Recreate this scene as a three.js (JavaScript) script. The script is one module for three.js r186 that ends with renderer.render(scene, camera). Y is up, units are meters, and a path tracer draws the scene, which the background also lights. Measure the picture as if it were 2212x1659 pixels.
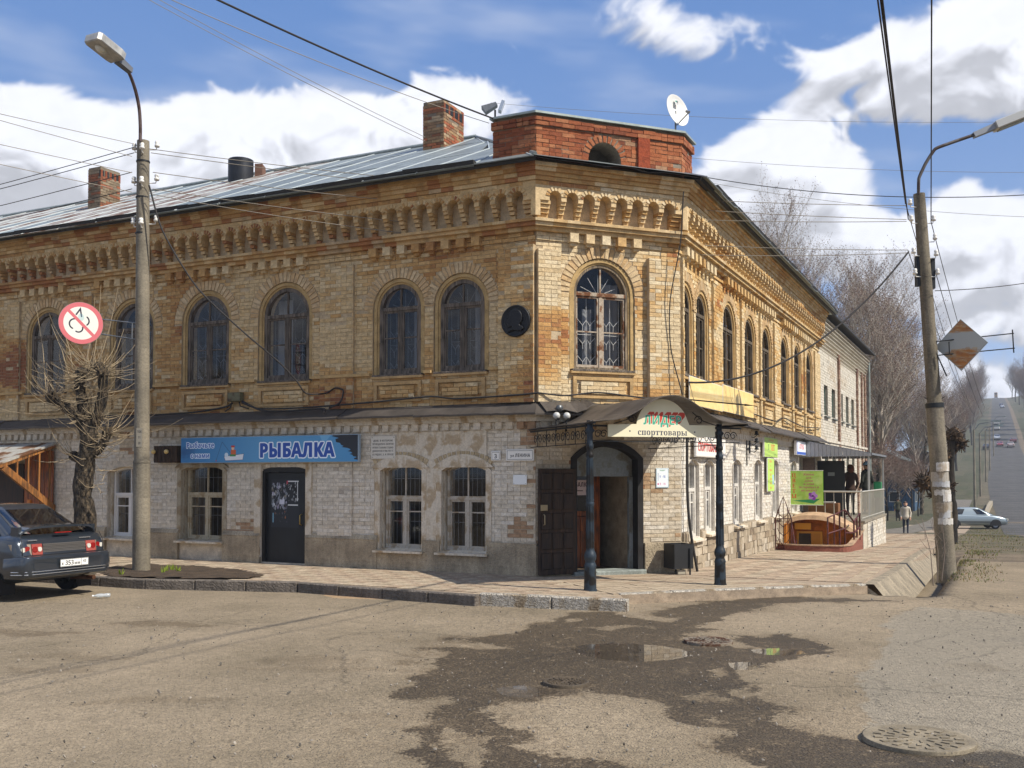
import * as THREE from 'three';
import { MarchingCubes } from 'three/addons/objects/MarchingCubes.js';

// ---------- camera, sky, sun, exposure ----------
const scene = new THREE.Scene();
const CAMH = 1.95, FPX = 2150, PITCH = THREE.MathUtils.degToRad(2), SHIFT = 123.42;
const camera = new THREE.PerspectiveCamera(2 * THREE.MathUtils.radToDeg(Math.atan(829.5 / FPX)), 4 / 3, 0.1, 4000);
camera.position.set(0, CAMH, 0);
camera.rotation.x = PITCH;
camera.setViewOffset(2212, 1659, 0, -SHIFT, 2212, 1659);
const renderer = new THREE.WebGLRenderer({ antialias: true });
renderer.toneMapping = THREE.LinearToneMapping;
renderer.toneMappingExposure = 1.22;
renderer.shadowMap.enabled = true;
const SUN = new THREE.Vector3(0.876, 1.07, 0.482).normalize();
const sun = new THREE.DirectionalLight(new THREE.Color().setRGB(1, 0.93, 0.82), 5);
sun.position.copy(SUN).multiplyScalar(80).add(new THREE.Vector3(3, 0, -20));
sun.target.position.set(3, 0, -20);
sun.castShadow = true;
sun.shadow.mapSize.set(4096, 4096);
Object.assign(sun.shadow.camera, { left: -40, right: 40, top: 40, bottom: -40, near: 1, far: 200 });
sun.name = 'sun'; sun.target.name = 'sun_target';
scene.add(sun, sun.target);

// ---------- noise ----------
function rng(seed) { let s = seed | 0; return () => { s = (s + 0x6d2b79f5) | 0; let t = Math.imul(s ^ (s >>> 15), 1 | s); t = (t + Math.imul(t ^ (t >>> 7), 61 | t)) ^ t; return ((t ^ (t >>> 14)) >>> 0) / 4294967296; }; }
const H1 = new Float32Array(65536); { const r = rng(77); for (let i = 0; i < 65536; i++) H1[i] = r(); }
function vn(x, y, p = 256) { // value noise, period p
  const ix = Math.floor(x), iy = Math.floor(y); let fx = x - ix, fy = y - iy; fx = fx * fx * (3 - 2 * fx); fy = fy * fy * (3 - 2 * fy);
  const a = ((ix % p) + p) % p, b = (a + 1) % p, c = ((iy % p) + p) % p, d = (c + 1) % p;
  const h = (i, j) => H1[(i * 157 + j * 4099 + i * j * 31) & 65535];
  return (h(a, c) * (1 - fx) + h(b, c) * fx) * (1 - fy) + (h(a, d) * (1 - fx) + h(b, d) * fx) * fy;
}
function fbm(x, y, o = 4, p = 256) { let s = 0, a = 0.5, n = 0; for (let i = 0; i < o; i++) { s += a * vn(x, y, p); n += a; x = x * 2 + 17; y = y * 2 + 31; p *= 2; a *= 0.5; } return s / n; }
const cl = (x, a = 0, b = 1) => Math.min(b, Math.max(a, x)), sst = (a, b, x) => { x = cl((x - a) / (b - a)); return x * x * (3 - 2 * x); }, lerp = (a, b, t) => a + (b - a) * t;
const V = (x, y, z) => new THREE.Vector3(x, y, z);

// ---------- pixel of the photograph -> direction; its distance comes from the surface it touches ----------
function ray(px, py) { const x = (px - 1106) / FPX, y = -(py - 829.5 - SHIFT) / FPX, c = Math.cos(PITCH), s = Math.sin(PITCH); return V(x, c * y + s, s * y - c); }
function G(px, py, y = 0) { const r = ray(px, py); return V(0, CAMH, 0).addScaledVector(r, (y - CAMH) / r.y); }
function hit(px, py, P, N) { const r = ray(px, py), C = V(0, CAMH, 0); return C.clone().addScaledVector(r, P.clone().sub(C).dot(N) / r.dot(N)); }
function atDepth(px, py, d) { return V(0, CAMH, 0).addScaledVector(ray(px, py), d); }

// ---------- the sky: blue air with cumulus, the same all round ----------
{
  const W = 4096, HH = 2048, data = new Float32Array(W * HH * 4);
  // masses of cloud in (azimuth, elevation) degrees, azimuth 0 = straight ahead
  const D = 180 / Math.PI, masses = [];
  const addPx = (px, py, rx, ry, k) => { const r = ray(px, py).normalize(); masses.push([Math.atan2(r.x, -r.z) * D, Math.asin(r.y) * D, rx, ry, k]); };
  for (const [x, y, rx, ry, k] of [[20, 310, 3, 2.3, .8], [120, 305, 3, 2.2, .8], [250, 310, 4, 2, .8], [430, 300, 3.4, 2.2, .8], [590, 290, 3, 2.4, .8], [730, 285, 3, 2.5, .8], [840, 300, 3, 2, .7], [960, 225, 2.4, 1.8, .6], [1080, 235, 3, 1.4, .5], [0, 430, 8, 3.2, .75], [500, 410, 9, 3.2, .75], [1360, 35, 3, 1.3, .4], [1560, 80, 3, 1.3, .36], [1850, 140, 3.6, 1.7, .55], [2060, 120, 4, 2.4, .7], [2190, 90, 4, 2.6, .7], [1960, 230, 5, .8, .34], [1700, 320, 3, 2.2, .75], [1640, 390, 4, 2.2, .7], [1770, 400, 3, 1.8, .6], [1560, 470, 3, 1.7, .5], [1720, 480, 5, 1.6, .6], [2060, 405, 1.8, .8, .5], [2150, 490, 4, 1.9, .75], [2060, 540, 4.5, 1.8, .62], [2130, 640, 5, 1.5, .6], [1880, 560, 4, 2, .55], [2120, 760, 5, 1.6, .55], [2100, 850, 4, 1.2, .5]]) addPx(x, y, rx, ry, k);
  const r0 = rng(5); // beyond the frame the same kind of cumulus goes on
  for (let i = 0; i < 120; i++) { const az = 38 + r0() * 284, el = 4 + Math.pow(r0(), 1.4) * 60; masses.push([az > 180 ? az - 360 : az, el, 4 + r0() * 6, 1.6 + r0() * 2.4, .5 + r0() * .35]); }
  for (let i = 0; i < 14; i++) masses.push([-30 + r0() * 60, 34 + r0() * 40, 4 + r0() * 6, 1.6 + r0() * 2, .4 + r0() * .3]);
  const CW = 512, CH = 128, cov = new Float32Array(CW * CH); // coarse coverage map over az, el 0..90
  for (const [az, el, rx, ry, k] of masses) for (let j = 0; j < CH; j++) { const e = (j + .5) / CH * 90, dy = (e - el) / ry; if (dy > 3 || dy < -3) continue; const wide = 1 / Math.max(.25, Math.cos(e / D)); for (let i = 0; i < CW; i++) { let da = (i + .5) / CW * 360 - 180 - az; if (da > 180) da -= 360; if (da < -180) da += 360; const dx = da / (rx * wide), q = dx * dx + dy * dy * (dy > 0 ? 1 : .6); if (q < 9) cov[j * CW + i] = Math.max(cov[j * CW + i], 0) + k * Math.exp(-q * q * .8) * (1 - .6 * Math.min(1, cov[j * CW + i])); } }
  const covAt = (az, el) => { let x = (az + 180) / 360 * CW - .5, y = el / 90 * CH - .5; y = cl(y, 0, CH - 1.001); const i = Math.floor(x), j = Math.floor(y), fx = x - i, fy = y - j, m = (a) => ((a % CW) + CW) % CW; const a = cov[j * CW + m(i)], b = cov[j * CW + m(i + 1)], c = cov[(j + 1) * CW + m(i)], d = cov[(j + 1) * CW + m(i + 1)]; return (a * (1 - fx) + b * fx) * (1 - fy) + (c * (1 - fx) + d * fx) * fy; };
  const dens = (az, el, o) => { const s = 0.22, wx = vn(az * .35 + 50, el * .6) * 1.1, nx = (az + 180) * s + wx, ny = el * s * 1.35 + wx * .6; let q = 0, am = .5, nn = 0, bx = nx * 1.7 + 5, by = ny * 1.7 + 9; for (let i = 0; i < o; i++) { q += am * (1 - Math.abs(2 * vn(bx, by) - 1)); nn += am; bx = bx * 2.1 + 3; by = by * 2.1 + 7; am *= .55; } return .5 * fbm(nx, ny, o, 79) + .5 * (q / nn - .12); };
  const dcell = (az, el, o) => { const c = covAt(az, el); return c + (dens(az, el, o) - .5) * 1.25; };
  for (let row = 0; row < HH; row++) {
    const el = ((row + .5) / HH - .5) * 180; // row 0 at the bottom (v = 0)
    for (let col = 0; col < W; col++) {
      const i = (row * W + col) * 4; let r, g, b;
      if (el < -1) { r = .2; g = .19; b = .17; } else {
        const lon = ((col + .5) / W - .5) * 2 * Math.PI; // three's equirect: u = atan2(z, x)/2pi + .5
        const az = Math.atan2(Math.cos(lon), -Math.sin(lon)) * D, e = Math.max(el, 0), t = Math.pow(1 - e / 90, 6.5);
        r = lerp(.068, .46, t); g = lerp(.182, .61, t); b = lerp(.47, .83, t); { const h = sst(.46, .78, fbm(az * .07 + 9, e * .3 + az * .02, 5)) * .42; r = lerp(r, .62, h); g = lerp(g, .66, h); b = lerp(b, .76, h); }
        if (e > 1) { const k = sst(1, 4, e), m = .40; const d = dcell(az, e, 6), a = sst(m - .1, m + .17, d) * .97; if (a > .003) {
          const up = dcell(az + .7, Math.min(89, e + 1.3), 4), lit = cl(.55 + (dcell(az, e, 4) - up) * 2.4), edge = sst(m, m + .3, d);
          const w = lerp(.52, .92, lit) * lerp(.9, 1, edge), fine = (dens(az * 2.3 + 7, e * 2.3, 3) - .5) * .12; const L = w + fine * edge;
          const kk = a * lerp(.75, 1, k); r = lerp(r, L * .93, kk); g = lerp(g, L * .95, kk); b = lerp(b, L * 1.03, kk); } }
      }
      data[i] = r; data[i + 1] = g; data[i + 2] = b; data[i + 3] = 1;
    }
  }
  const t = new THREE.DataTexture(data, W, HH, THREE.RGBAFormat, THREE.FloatType); t.mapping = THREE.EquirectangularReflectionMapping; t.magFilter = THREE.LinearFilter; t.needsUpdate = true;
  scene.background = t; scene.environment = t;
}
scene.fog = new THREE.FogExp2(0xc9d2de, 0.0005);

// ---------- textures: grain and wear only ----------
function tex(w, h, fn, srgb = true) { const d = new Uint8Array(w * h * 4); for (let y = 0; y < h; y++) for (let x = 0; x < w; x++) { const c = fn(x / w, y / h, x, y), i = (y * w + x) * 4; if (c.length) { d[i] = cl(c[0]) * 255; d[i + 1] = cl(c[1]) * 255; d[i + 2] = cl(c[2]) * 255; } else d[i] = d[i + 1] = d[i + 2] = cl(c) * 255; d[i + 3] = 255; } const t = new THREE.DataTexture(d, w, h); t.wrapS = t.wrapT = THREE.RepeatWrapping; t.magFilter = THREE.LinearFilter; t.minFilter = THREE.LinearMipmapLinearFilter; t.generateMipmaps = true; if (srgb) t.colorSpace = THREE.SRGBColorSpace; t.needsUpdate = true; return t; }
const RT = (t, u, v = u) => { const c = t.clone(); c.repeat.set(u, v); c.needsUpdate = true; return c; };
const T = {};
T.grain = tex(512, 512, (u, v) => { const a = fbm(u * 8, v * 8, 6, 8), b = fbm(u * 60, v * 60, 2, 60); const s = .86 + (a - .5) * .3 + (b - .5) * .16; return [s, s * .99, s * .97]; });
T.wash = tex(512, 512, (u, v) => { const a = fbm(u * 5, v * 5, 6, 5), b = fbm(u * 40 + 3, v * 40, 3, 40), c = fbm(u * 12 + 9, v * 3, 4, 12); let s = .88 + (b - .5) * .16; const d = sst(.54, .72, a) * .5 + sst(.6, .75, c) * .25; return [s * lerp(1, .72, d), s * lerp(1, .62, d), s * lerp(1, .48, d)]; });
T.bump = tex(512, 512, (u, v) => fbm(u * 24, v * 24, 5, 24), false);
T.pits = tex(512, 512, (u, v) => { const a = fbm(u * 40, v * 40, 4, 40); return sst(.25, .6, a); }, false);
T.metal = tex(512, 512, (u, v) => { const a = fbm(u * 6, v * 6, 6, 6), b = fbm(u * 50, v * 3, 3, 50); const s = .86 + (a - .5) * .3 + (b - .5) * .1; return [s, s, s]; });
T.rust = tex(512, 512, (u, v) => { const a = fbm(u * 7, v * 7, 6, 7), k = sst(.5, .68, a), s = .9 + (fbm(u * 40, v * 40, 2, 40) - .5) * .2; return [s * lerp(1, .62, k), s * lerp(1, .42, k), s * lerp(1, .28, k)]; });
T.wood = tex(512, 512, (u, v) => { const g = fbm(u * 36, v * 2.5, 4, 36), k = fbm(u * 5, v * 5, 3, 5), s = .72 + (g - .5) * .75 + (k - .5) * .25; return [s, s * .97, s * .92]; });
T.bark = tex(256, 256, (u, v) => { const g = fbm(u * 10, v * 4, 5, 10), s = .55 + (g - .5) * 1.3; return [s, s * .97, s * .9]; });
T.barkb = tex(256, 256, (u, v) => fbm(u * 12, v * 4, 5, 12), false);
T.conc = tex(512, 512, (u, v) => { const a = fbm(u * 4, v * 4, 6, 4), b = fbm(u * 70, v * 70, 2, 70), c = fbm(u * 20, v * 2 + 5, 4, 20); const s = .82 + (a - .5) * .45 + (b - .5) * .22 + (c - .5) * .2; return [s, s * .985, s * .95]; });
T.dirt = tex(1024, 1024, (u, v) => { const a = fbm(u * 6, v * 6, 7, 6), b = fbm(u * 120, v * 120, 2, 120), k = sst(.62, .8, fbm(u * 90 + 5, v * 90, 2, 90)); let s = .8 + (a - .5) * .42 + (b - .5) * .3 - k * .18; return [s, s * .97, s * .92]; });

// ---------- materials ----------
function mat(color, rough = .85, o = {}) { const P = o.transmission !== undefined || o.clearcoat !== undefined || o.ior !== undefined; const m = new (P ? THREE.MeshPhysicalMaterial : THREE.MeshStandardMaterial)({ color, roughness: rough, ...o }); return m; }
const gmap = (t, s = 1) => ({ map: s === 1 ? t : RT(t, s) });
const M = {
  brickv: mat(0xffffff, .95, { vertexColors: true, map: RT(T.grain, 2.2), bumpMap: RT(T.bump, 2), bumpScale: .006 }),
  vcol: mat(0xffffff, .9, { vertexColors: true, map: T.grain, bumpMap: T.bump, bumpScale: .004 }),
  plaster: mat(0xc4a774, .95, { map: T.grain, bumpMap: T.bump, bumpScale: .004 }),
  whitewash: mat(0xe8ddc8, .95, { map: T.wash, bumpMap: T.bump, bumpScale: .006 }),
  plinth: mat(0xbdb09a, .95, { map: T.conc, bumpMap: T.pits, bumpScale: .008 }),
  conc: mat(0x9a9488, .95, { map: T.conc, bumpMap: T.pits, bumpScale: .004 }),
  post: mat(0x8d8678, .8, { map: RT(T.conc, .7), bumpMap: T.pits, bumpScale: .002 }),
  wood_old: mat(0x857c74, .9, { map: RT(T.wood, 1.5), bumpMap: RT(T.wood, 1.5), bumpScale: .002 }),
  wood_pale: mat(0xc9c1b2, .9, { map: RT(T.wash, 1.5), bumpMap: RT(T.wood, 1.5), bumpScale: .002 }),
  wood_dark: mat(0x4a3524, .75, { map: RT(T.wood, 1.5), bumpMap: RT(T.wood, 1.5), bumpScale: .002 }),
  wood_org: mat(0xb9641c, .45, { map: RT(T.wood, 1.3) }),
  glass: mat(0xffffff, .03, { transmission: 1, thickness: 0, ior: 1.5 }),
  room: mat(0x6b675f, .95, { map: T.grain }),
  curtain: mat(0x8f9296, .95, { transmission: .3, thickness: 0 }),
  grille: mat(0x7c7e80, .6),
  roof: mat(0x8f999b, .5, { metalness: .3, map: RT(T.grain, .3) }),
  roof_b: mat(0x9aa4a5, .5, { metalness: .3, map: RT(T.grain, .3) }),
  roof_old: mat(0xb9b6ae, .6, { metalness: .15, map: RT(T.rust, .5) }), seam: mat(0xb2babb, .5, { metalness: .3 }),
  roof_dark: mat(0x2b2b2a, .7, { map: T.metal }),
  flash: mat(0x5d564f, .6, { metalness: .2, map: RT(T.metal, .8), bumpMap: RT(T.metal, 1), bumpScale: .01 }),
  capm: mat(0xa8b4ae, .45, { metalness: .3, map: T.metal }),
  iron: mat(0x22262a, .55, { metalness: .3, map: T.metal }),
  ironb: mat(0x2e3b46, .5, { metalness: .3, map: T.rust }),
  redpipe: mat(0x5e2420, .5, { map: T.rust }),
  wire: mat(0x2a2726, .8), wire_pale: mat(0x8b8478, .8),
  porcelain: mat(0xe2e0d8, .25, { clearcoat: .6 }),
  steel: mat(0x8c9092, .4, { metalness: .7, map: T.metal }),
  white: mat(0xe6e4de, .6, { map: RT(T.grain, .5) }),
  black: mat(0x101113, .6),
  rubber: mat(0x17171a, .85, { bumpMap: T.bump, bumpScale: .003 }),
};

// ---------- mesh builder: collects pieces of one part, uv in metres ----------
const _c = new THREE.Color();
class MB {
  constructor() { this.p = []; this.n = []; this.c = []; this.col = null; this.m = null; }
  color(h) { this.col = h === null ? null : (Array.isArray(h) ? h : _c.set(h).toArray()); return this; }
  at(m) { this.m = m; return this; }
  tri(a, b, c, na, nb, nc) {
    let P = [a, b, c].map((q) => V(q[0], q[1], q[2])); if (!na) { const n = P[1].clone().sub(P[0]).cross(P[2].clone().sub(P[0])); if (n.lengthSq() < 1e-18) return; n.normalize(); na = nb = nc = n.toArray(); }
    let N = [na, nb, nc].map((q) => V(q[0], q[1], q[2]));
    if (this.m) { P.forEach((q) => q.applyMatrix4(this.m)); N.forEach((q) => q.transformDirection(this.m)); }
    for (let i = 0; i < 3; i++) { this.p.push(P[i].x, P[i].y, P[i].z); this.n.push(N[i].x, N[i].y, N[i].z); if (this.col) this.c.push(...this.col); else this.c.push(1, 1, 1); }
  }
  quad(a, b, c, d) { this.tri(a, b, c); this.tri(a, c, d); return this; }
  // 8 corners: bottom 0..3 (counter-clockwise seen from above: front-left, front-right, back-right, back-left), top 4..7
  hexa(q, skipBack) { const f = (i, j, k, l) => this.quad(q[i], q[j], q[k], q[l]); f(0, 1, 5, 4); f(1, 2, 6, 5); if (!skipBack) f(2, 3, 7, 6); f(3, 0, 4, 7); f(4, 5, 6, 7); f(3, 2, 1, 0); return this; }
  box(x0, x1, y0, y1, z0, z1, mL = 0, mR = 0, skipBack = false) { // ends mitred: x moves by z * m
    const l = (z) => x0 - z * mL, r = (z) => x1 + z * mR;
    return this.hexa([[l(z1), y0, z1], [r(z1), y0, z1], [r(z0), y0, z0], [l(z0), y0, z0], [l(z1), y1, z1], [r(z1), y1, z1], [r(z0), y1, z0], [l(z0), y1, z0]], skipBack);
  }
  cbox(x0, x1, y0, y1, z0, z1, b = .01) { // chamfered box
    const g = new THREE.BoxGeometry(1, 1, 1); g.dispose();
    const s = new THREE.Shape([[x0 + b, y0], [x1 - b, y0], [x1, y0 + b], [x1, y1 - b], [x1 - b, y1], [x0 + b, y1], [x0, y1 - b], [x0, y0 + b]].map((a) => new THREE.Vector2(a[0], a[1])));
    const s2 = new THREE.Shape([[x0 + b, y0 + b], [x1 - b, y0 + b], [x1 - b, y1 - b], [x0 + b, y1 - b]].map((a) => new THREE.Vector2(a[0], a[1])));
    return this.add(new THREE.ExtrudeGeometry(s2, { depth: z1 - z0 - 2 * b, bevelEnabled: true, bevelThickness: b, bevelSize: b, bevelSegments: 1, curveSegments: 1 }), new THREE.Matrix4().makeTranslation(0, 0, z0 + b));
  }
  add(g, mm) { if (g.index) g = g.toNonIndexed(); const P = g.attributes.position, N = g.attributes.normal, m0 = this.m; if (mm) this.m = m0 ? m0.clone().multiply(mm) : mm; const a = (A, i) => [A.getX(i), A.getY(i), A.getZ(i)]; for (let i = 0; i < P.count; i += 3) this.tri(a(P, i), a(P, i + 1), a(P, i + 2), a(N, i), a(N, i + 1), a(N, i + 2)); this.m = m0; return this; }
  cyl(a, b, r0, r1 = r0, seg = 8, caps = true) {
    a = V(...a); b = V(...b); const d = b.clone().sub(a), L = d.length(); d.normalize(); const u = Math.abs(d.y) < .9 ? V(0, 1, 0).cross(d).normalize() : V(1, 0, 0).cross(d).normalize(), w = d.clone().cross(u);
    const R = (P, r, t) => P.clone().addScaledVector(u, r * Math.cos(t)).addScaledVector(w, r * Math.sin(t)).toArray(), NN = (t) => u.clone().multiplyScalar(Math.cos(t)).addScaledVector(w, Math.sin(t)).toArray();
    for (let i = 0; i < seg; i++) { const t0 = i / seg * 2 * Math.PI, t1 = (i + 1) / seg * 2 * Math.PI, A = R(a, r0, t0), B = R(a, r0, t1), C = R(b, r1, t1), E = R(b, r1, t0), n0 = NN(t0), n1 = NN(t1); if (r0 > 0) this.tri(A, B, C, n0, n1, n1); if (r1 > 0) this.tri(A, C, E, n0, n1, n0); else this.tri(A, B, C, n0, n1, n1); if (caps) { if (r0 > 0) this.tri(B, A, a.toArray()); if (r1 > 0) this.tri(E, C, b.toArray()); } }
    return this;
  }
  tube(pts, r, seg = 6, r1 = r) { // smooth chain of rings
    const P = pts.map((q) => (q.isVector3 ? q : V(...q))), n = P.length; let u = null; const rings = [];
    for (let i = 0; i < n; i++) { const d = P[Math.min(n - 1, i + 1)].clone().sub(P[Math.max(0, i - 1)]).normalize(); if (!u) u = (Math.abs(d.y) < .9 ? V(0, 1, 0) : V(1, 0, 0)).cross(d).normalize(); else u.addScaledVector(d, -u.dot(d)).normalize(); const w = d.clone().cross(u), rr = typeof r === 'function' ? r(i / (n - 1)) : lerp(r, r1, i / (n - 1)); const ring = []; for (let k = 0; k < seg; k++) { const t = k / seg * 2 * Math.PI, nn = u.clone().multiplyScalar(Math.cos(t)).addScaledVector(w, Math.sin(t)); ring.push([P[i].clone().addScaledVector(nn, rr).toArray(), nn.toArray()]); } rings.push(ring); }
    for (let i = 0; i + 1 < n; i++) for (let k = 0; k < seg; k++) { const a = rings[i][k], b = rings[i][(k + 1) % seg], c = rings[i + 1][(k + 1) % seg], d = rings[i + 1][k]; this.tri(a[0], b[0], c[0], a[1], b[1], c[1]); this.tri(a[0], c[0], d[0], a[1], c[1], d[1]); }
    for (let k = 1; k + 1 < seg; k++) { this.tri(rings[0][0][0], rings[0][k + 1][0], rings[0][k][0]); this.tri(rings[n - 1][0][0], rings[n - 1][k][0], rings[n - 1][k + 1][0]); }
    return this;
  }
  lathe(prof, seg = 16, mm) { return this.add(new THREE.LatheGeometry(prof.map((a) => new THREE.Vector2(a[0], a[1])), seg), mm); }
  ext(pts, depth, mm, holes = [], bevel = 0) { const s = new THREE.Shape(pts.map((a) => new THREE.Vector2(a[0], a[1]))); for (const h of holes) s.holes.push(new THREE.Path(h.map((a) => new THREE.Vector2(a[0], a[1])))); return this.add(new THREE.ExtrudeGeometry(s, bevel ? { depth, bevelEnabled: true, bevelThickness: bevel, bevelSize: bevel, bevelOffset: -bevel, bevelSegments: 1 } : { depth, bevelEnabled: false }), mm); }
  geo() {
    const g = new THREE.BufferGeometry(), p = new Float32Array(this.p), n = new Float32Array(this.n), uv = new Float32Array(p.length / 3 * 2);
    for (let i = 0; i < p.length; i += 9) { const ax = Math.abs(n[i] + n[i + 3] + n[i + 6]), ay = Math.abs(n[i + 1] + n[i + 4] + n[i + 7]), az = Math.abs(n[i + 2] + n[i + 5] + n[i + 8]); for (let k = 0; k < 3; k++) { const j = i + k * 3, o = (j / 3) * 2; if (ay > ax && ay > az) { uv[o] = p[j]; uv[o + 1] = p[j + 2]; } else if (ax > az) { uv[o] = p[j + 2]; uv[o + 1] = p[j + 1]; } else { uv[o] = p[j]; uv[o + 1] = p[j + 1]; } } }
    g.setAttribute('position', new THREE.BufferAttribute(p, 3)); g.setAttribute('normal', new THREE.BufferAttribute(n, 3)); g.setAttribute('uv', new THREE.BufferAttribute(uv, 2)); g.setAttribute('color', new THREE.BufferAttribute(new Float32Array(this.c), 3)); return g;
  }
  build(name, m, parent) { const o = new THREE.Mesh(this.geo(), m); o.name = name; o.castShadow = o.receiveShadow = true; (parent || scene).add(o); return o; }
}
const taken = {};
function numbered(n) { const k = taken[n] = (taken[n] ?? -1) + 1; return k ? n + '_' + String(k).padStart(3, '0') : n; }
function tag(o, label, category, group) { Object.assign(o.userData, { label, category }); if (group) o.userData.group = group; o.traverse?.((c) => { c.castShadow = c.receiveShadow = true; }); return o; }
function thing(name, label, category, pos = [0, 0, 0], turn = 0, group) { const o = new THREE.Group(); o.name = numbered(name); o.position.set(...(pos.isVector3 ? pos.toArray() : pos)); o.rotation.y = turn; scene.add(o); return tag(o, label, category, group); }
function one(name, mb, m, label, category, group) { const o = mb.build(numbered(name), m); return tag(o, label, category, group); }
function struct(name, mb, m) { const o = mb.build ? mb.build(numbered(name), m) : mb; o.userData.kind = 'structure'; return o; }
function grp(name, parent, pos = [0, 0, 0], turn = 0) { const o = new THREE.Group(); o.name = name; o.position.set(...pos); o.rotation.y = turn; parent.add(o); return o; }
function copy(o, label, group) { const c = o.clone(); c.name = numbered(o.name.replace(/_\d+$/, '')); c.userData = { ...o.userData }; if (label) c.userData.label = label; if (group) c.userData.group = group; scene.add(c); return c; }
function place(mesh, pos, turn) { mesh.position.set(...pos); mesh.rotation.y = turn; return mesh; }
const mesh = (name, g, m, parent) => { const o = new THREE.Mesh(g, m); o.name = name; o.castShadow = o.receiveShadow = true; (parent || scene).add(o); return o; };
// flat print on a board: canvas drawn in pixels, shown on a w x h face
function print(w, h, draw, res = 300) { const c = document.createElement('canvas'); c.width = Math.min(2048, Math.round(w * res)); c.height = Math.min(1024, Math.round(h * res)); const x = c.getContext('2d'); draw(x, c.width, c.height); const t = new THREE.CanvasTexture(c); t.colorSpace = THREE.SRGBColorSpace; return t; }
function face(name, w, h, t, parent, rough = .5) { return mesh(name, new THREE.PlaneGeometry(w, h), mat(0xffffff, rough, { map: t }), parent); }

// ---------- the facades: frames with x to the right, y up, z outwards ----------
const A = V(.438, 0, -18.185), B = V(3.2207, 0, -19.2565);
const F = { L: { o: A, t: Math.atan2(-.43523, .90032) }, C: { o: A, t: Math.atan2(.35927, .93323) }, R: { o: B, t: Math.atan2(.89956, .4368) } };
for (const k of 'LCR') { const f = F[k]; f.k = k; f.m = new THREE.Matrix4().makeRotationY(f.t).setPosition(f.o); f.x = V(Math.cos(f.t), 0, -Math.sin(f.t)); f.z = V(Math.sin(f.t), 0, Math.cos(f.t)); f.w = (x, y, z) => V(x, y, z).applyMatrix4(f.m); f.px = (px, py, z = 0) => { const P = hit(px, py, f.w(0, 0, z), f.z).sub(f.o); return [P.dot(f.x), P.y, z]; }; }
const TL = .433, TR = .394; // tangents of half the turns at the two corners
const LC = 2.9818; // length of the cut corner
const gsw = (u) => { const k = [[-40, .14], [-3, .14], [.8, .085], [3.65, .055], [7.9, -.03], [17, -.3], [29, -.66], [42, -1.3], [55, -1.62], [68, -1.68], [110, -1.0], [180, 2.5], [270, 10], [315, 15.5], [450, 30], [690, 52], [760, 52], [1000, 30]]; if (u <= k[0][0]) return k[0][1]; for (let i = 1; i < k.length; i++) if (u <= k[i][0]) { const t = (u - k[i - 1][0]) / (k[i][0] - k[i - 1][0]); return lerp(k[i - 1][1], k[i][1], t); } return 30; };
const uo = (P) => { const d = P.clone().sub(B); return [d.dot(F.R.x), d.dot(F.R.z)]; };
const gy = (u) => gsw(u) - .14 * (1 - sst(8, 30, u));
// ---------- ground ----------
{ // one sheet to the horizon, in street coordinates
  const line = (a) => { const r = []; for (const [s, e, d] of a) for (let x = s; x < e - 1e-6; x += d) r.push(x); r.push(a[a.length - 1][1]); return r; };
  const us = line([[-400, -60, 40], [-60, -20, 8], [-20, 30, 2], [30, 120, 5], [120, 320, 10], [320, 800, 20], [800, 1000, 50]]), os = line([[-700, -100, 50], [-100, -10, 10], [-10, 25, 1.5], [25, 60, 5], [60, 120, 15], [120, 700, 58]]);
  const mb = new MB(); const pt = (u, o) => { const P = B.clone().addScaledVector(F.R.x, u).addScaledVector(F.R.z, o); let y = gy(u) - .012 - (P.x > -13.5 && P.x < 13.5 && P.z > -24.5 && P.z < -3.5 ? .1 : 0); if (o > 12 && u > 90) y += sst(12, 40, o) * 5 * sst(90, 200, u); if (o < -12) y = Math.min(y, 8 + 0 * o); if (P.z > -30 && u < 14 && o < 5.2 && o > 3.1 && u > -1.2) y -= .56 * sst(3.2, 3.5, o) * (1 - sst(4.25, 4.6, o)) * sst(-1.2, -.6, u) * (1 - sst(8, 14, u)); return [P.x, y, P.z]; };
  const lawn = [.075, .085, .032], dirt = [.24, .195, .142];
  for (let i = 0; i + 1 < us.length; i++) for (let j = 0; j + 1 < os.length; j++) { const u = (us[i] + us[i + 1]) / 2, o = (os[j] + os[j + 1]) / 2; const gk = cl((u > 26 && (o > 12 || o < 4) ? .9 : u > 14 && o > 4 && o < 7 ? .5 : 0) + (fbm(u * .3, o * .3, 3) - .5) * .9); mb.color(dirt.map((d, c) => lerp(d, lawn[c], gk)));
    // finer cells where the ditch runs
    const nu = (u > -4 && u < 16 && o > 2 && o < 6.5) ? 6 : 1, no = nu === 6 ? 8 : 1; for (let a = 0; a < nu; a++) for (let b = 0; b < no; b++) { const u0 = lerp(us[i], us[i + 1], a / nu), u1 = lerp(us[i], us[i + 1], (a + 1) / nu), o0 = lerp(os[j], os[j + 1], b / no), o1 = lerp(os[j], os[j + 1], (b + 1) / no); mb.quad(pt(u0, o0), pt(u0, o1), pt(u1, o1), pt(u1, o0)); } }
  const g = struct('ground', mb, mat(0xffffff, .97, { vertexColors: true, map: RT(T.dirt, .3), bumpMap: RT(T.bump, .7), bumpScale: .03 }));
  // the triangles must face up
  const p = g.geometry.attributes.position, n = g.geometry.attributes.normal; for (let i = 0; i < n.count; i++) if (n.getY(i) < 0) n.setXYZ(i, -n.getX(i), -n.getY(i), -n.getZ(i));
}
const SQ = { x0: -14, x1: 14, z0: -25, z1: -3 };
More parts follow.
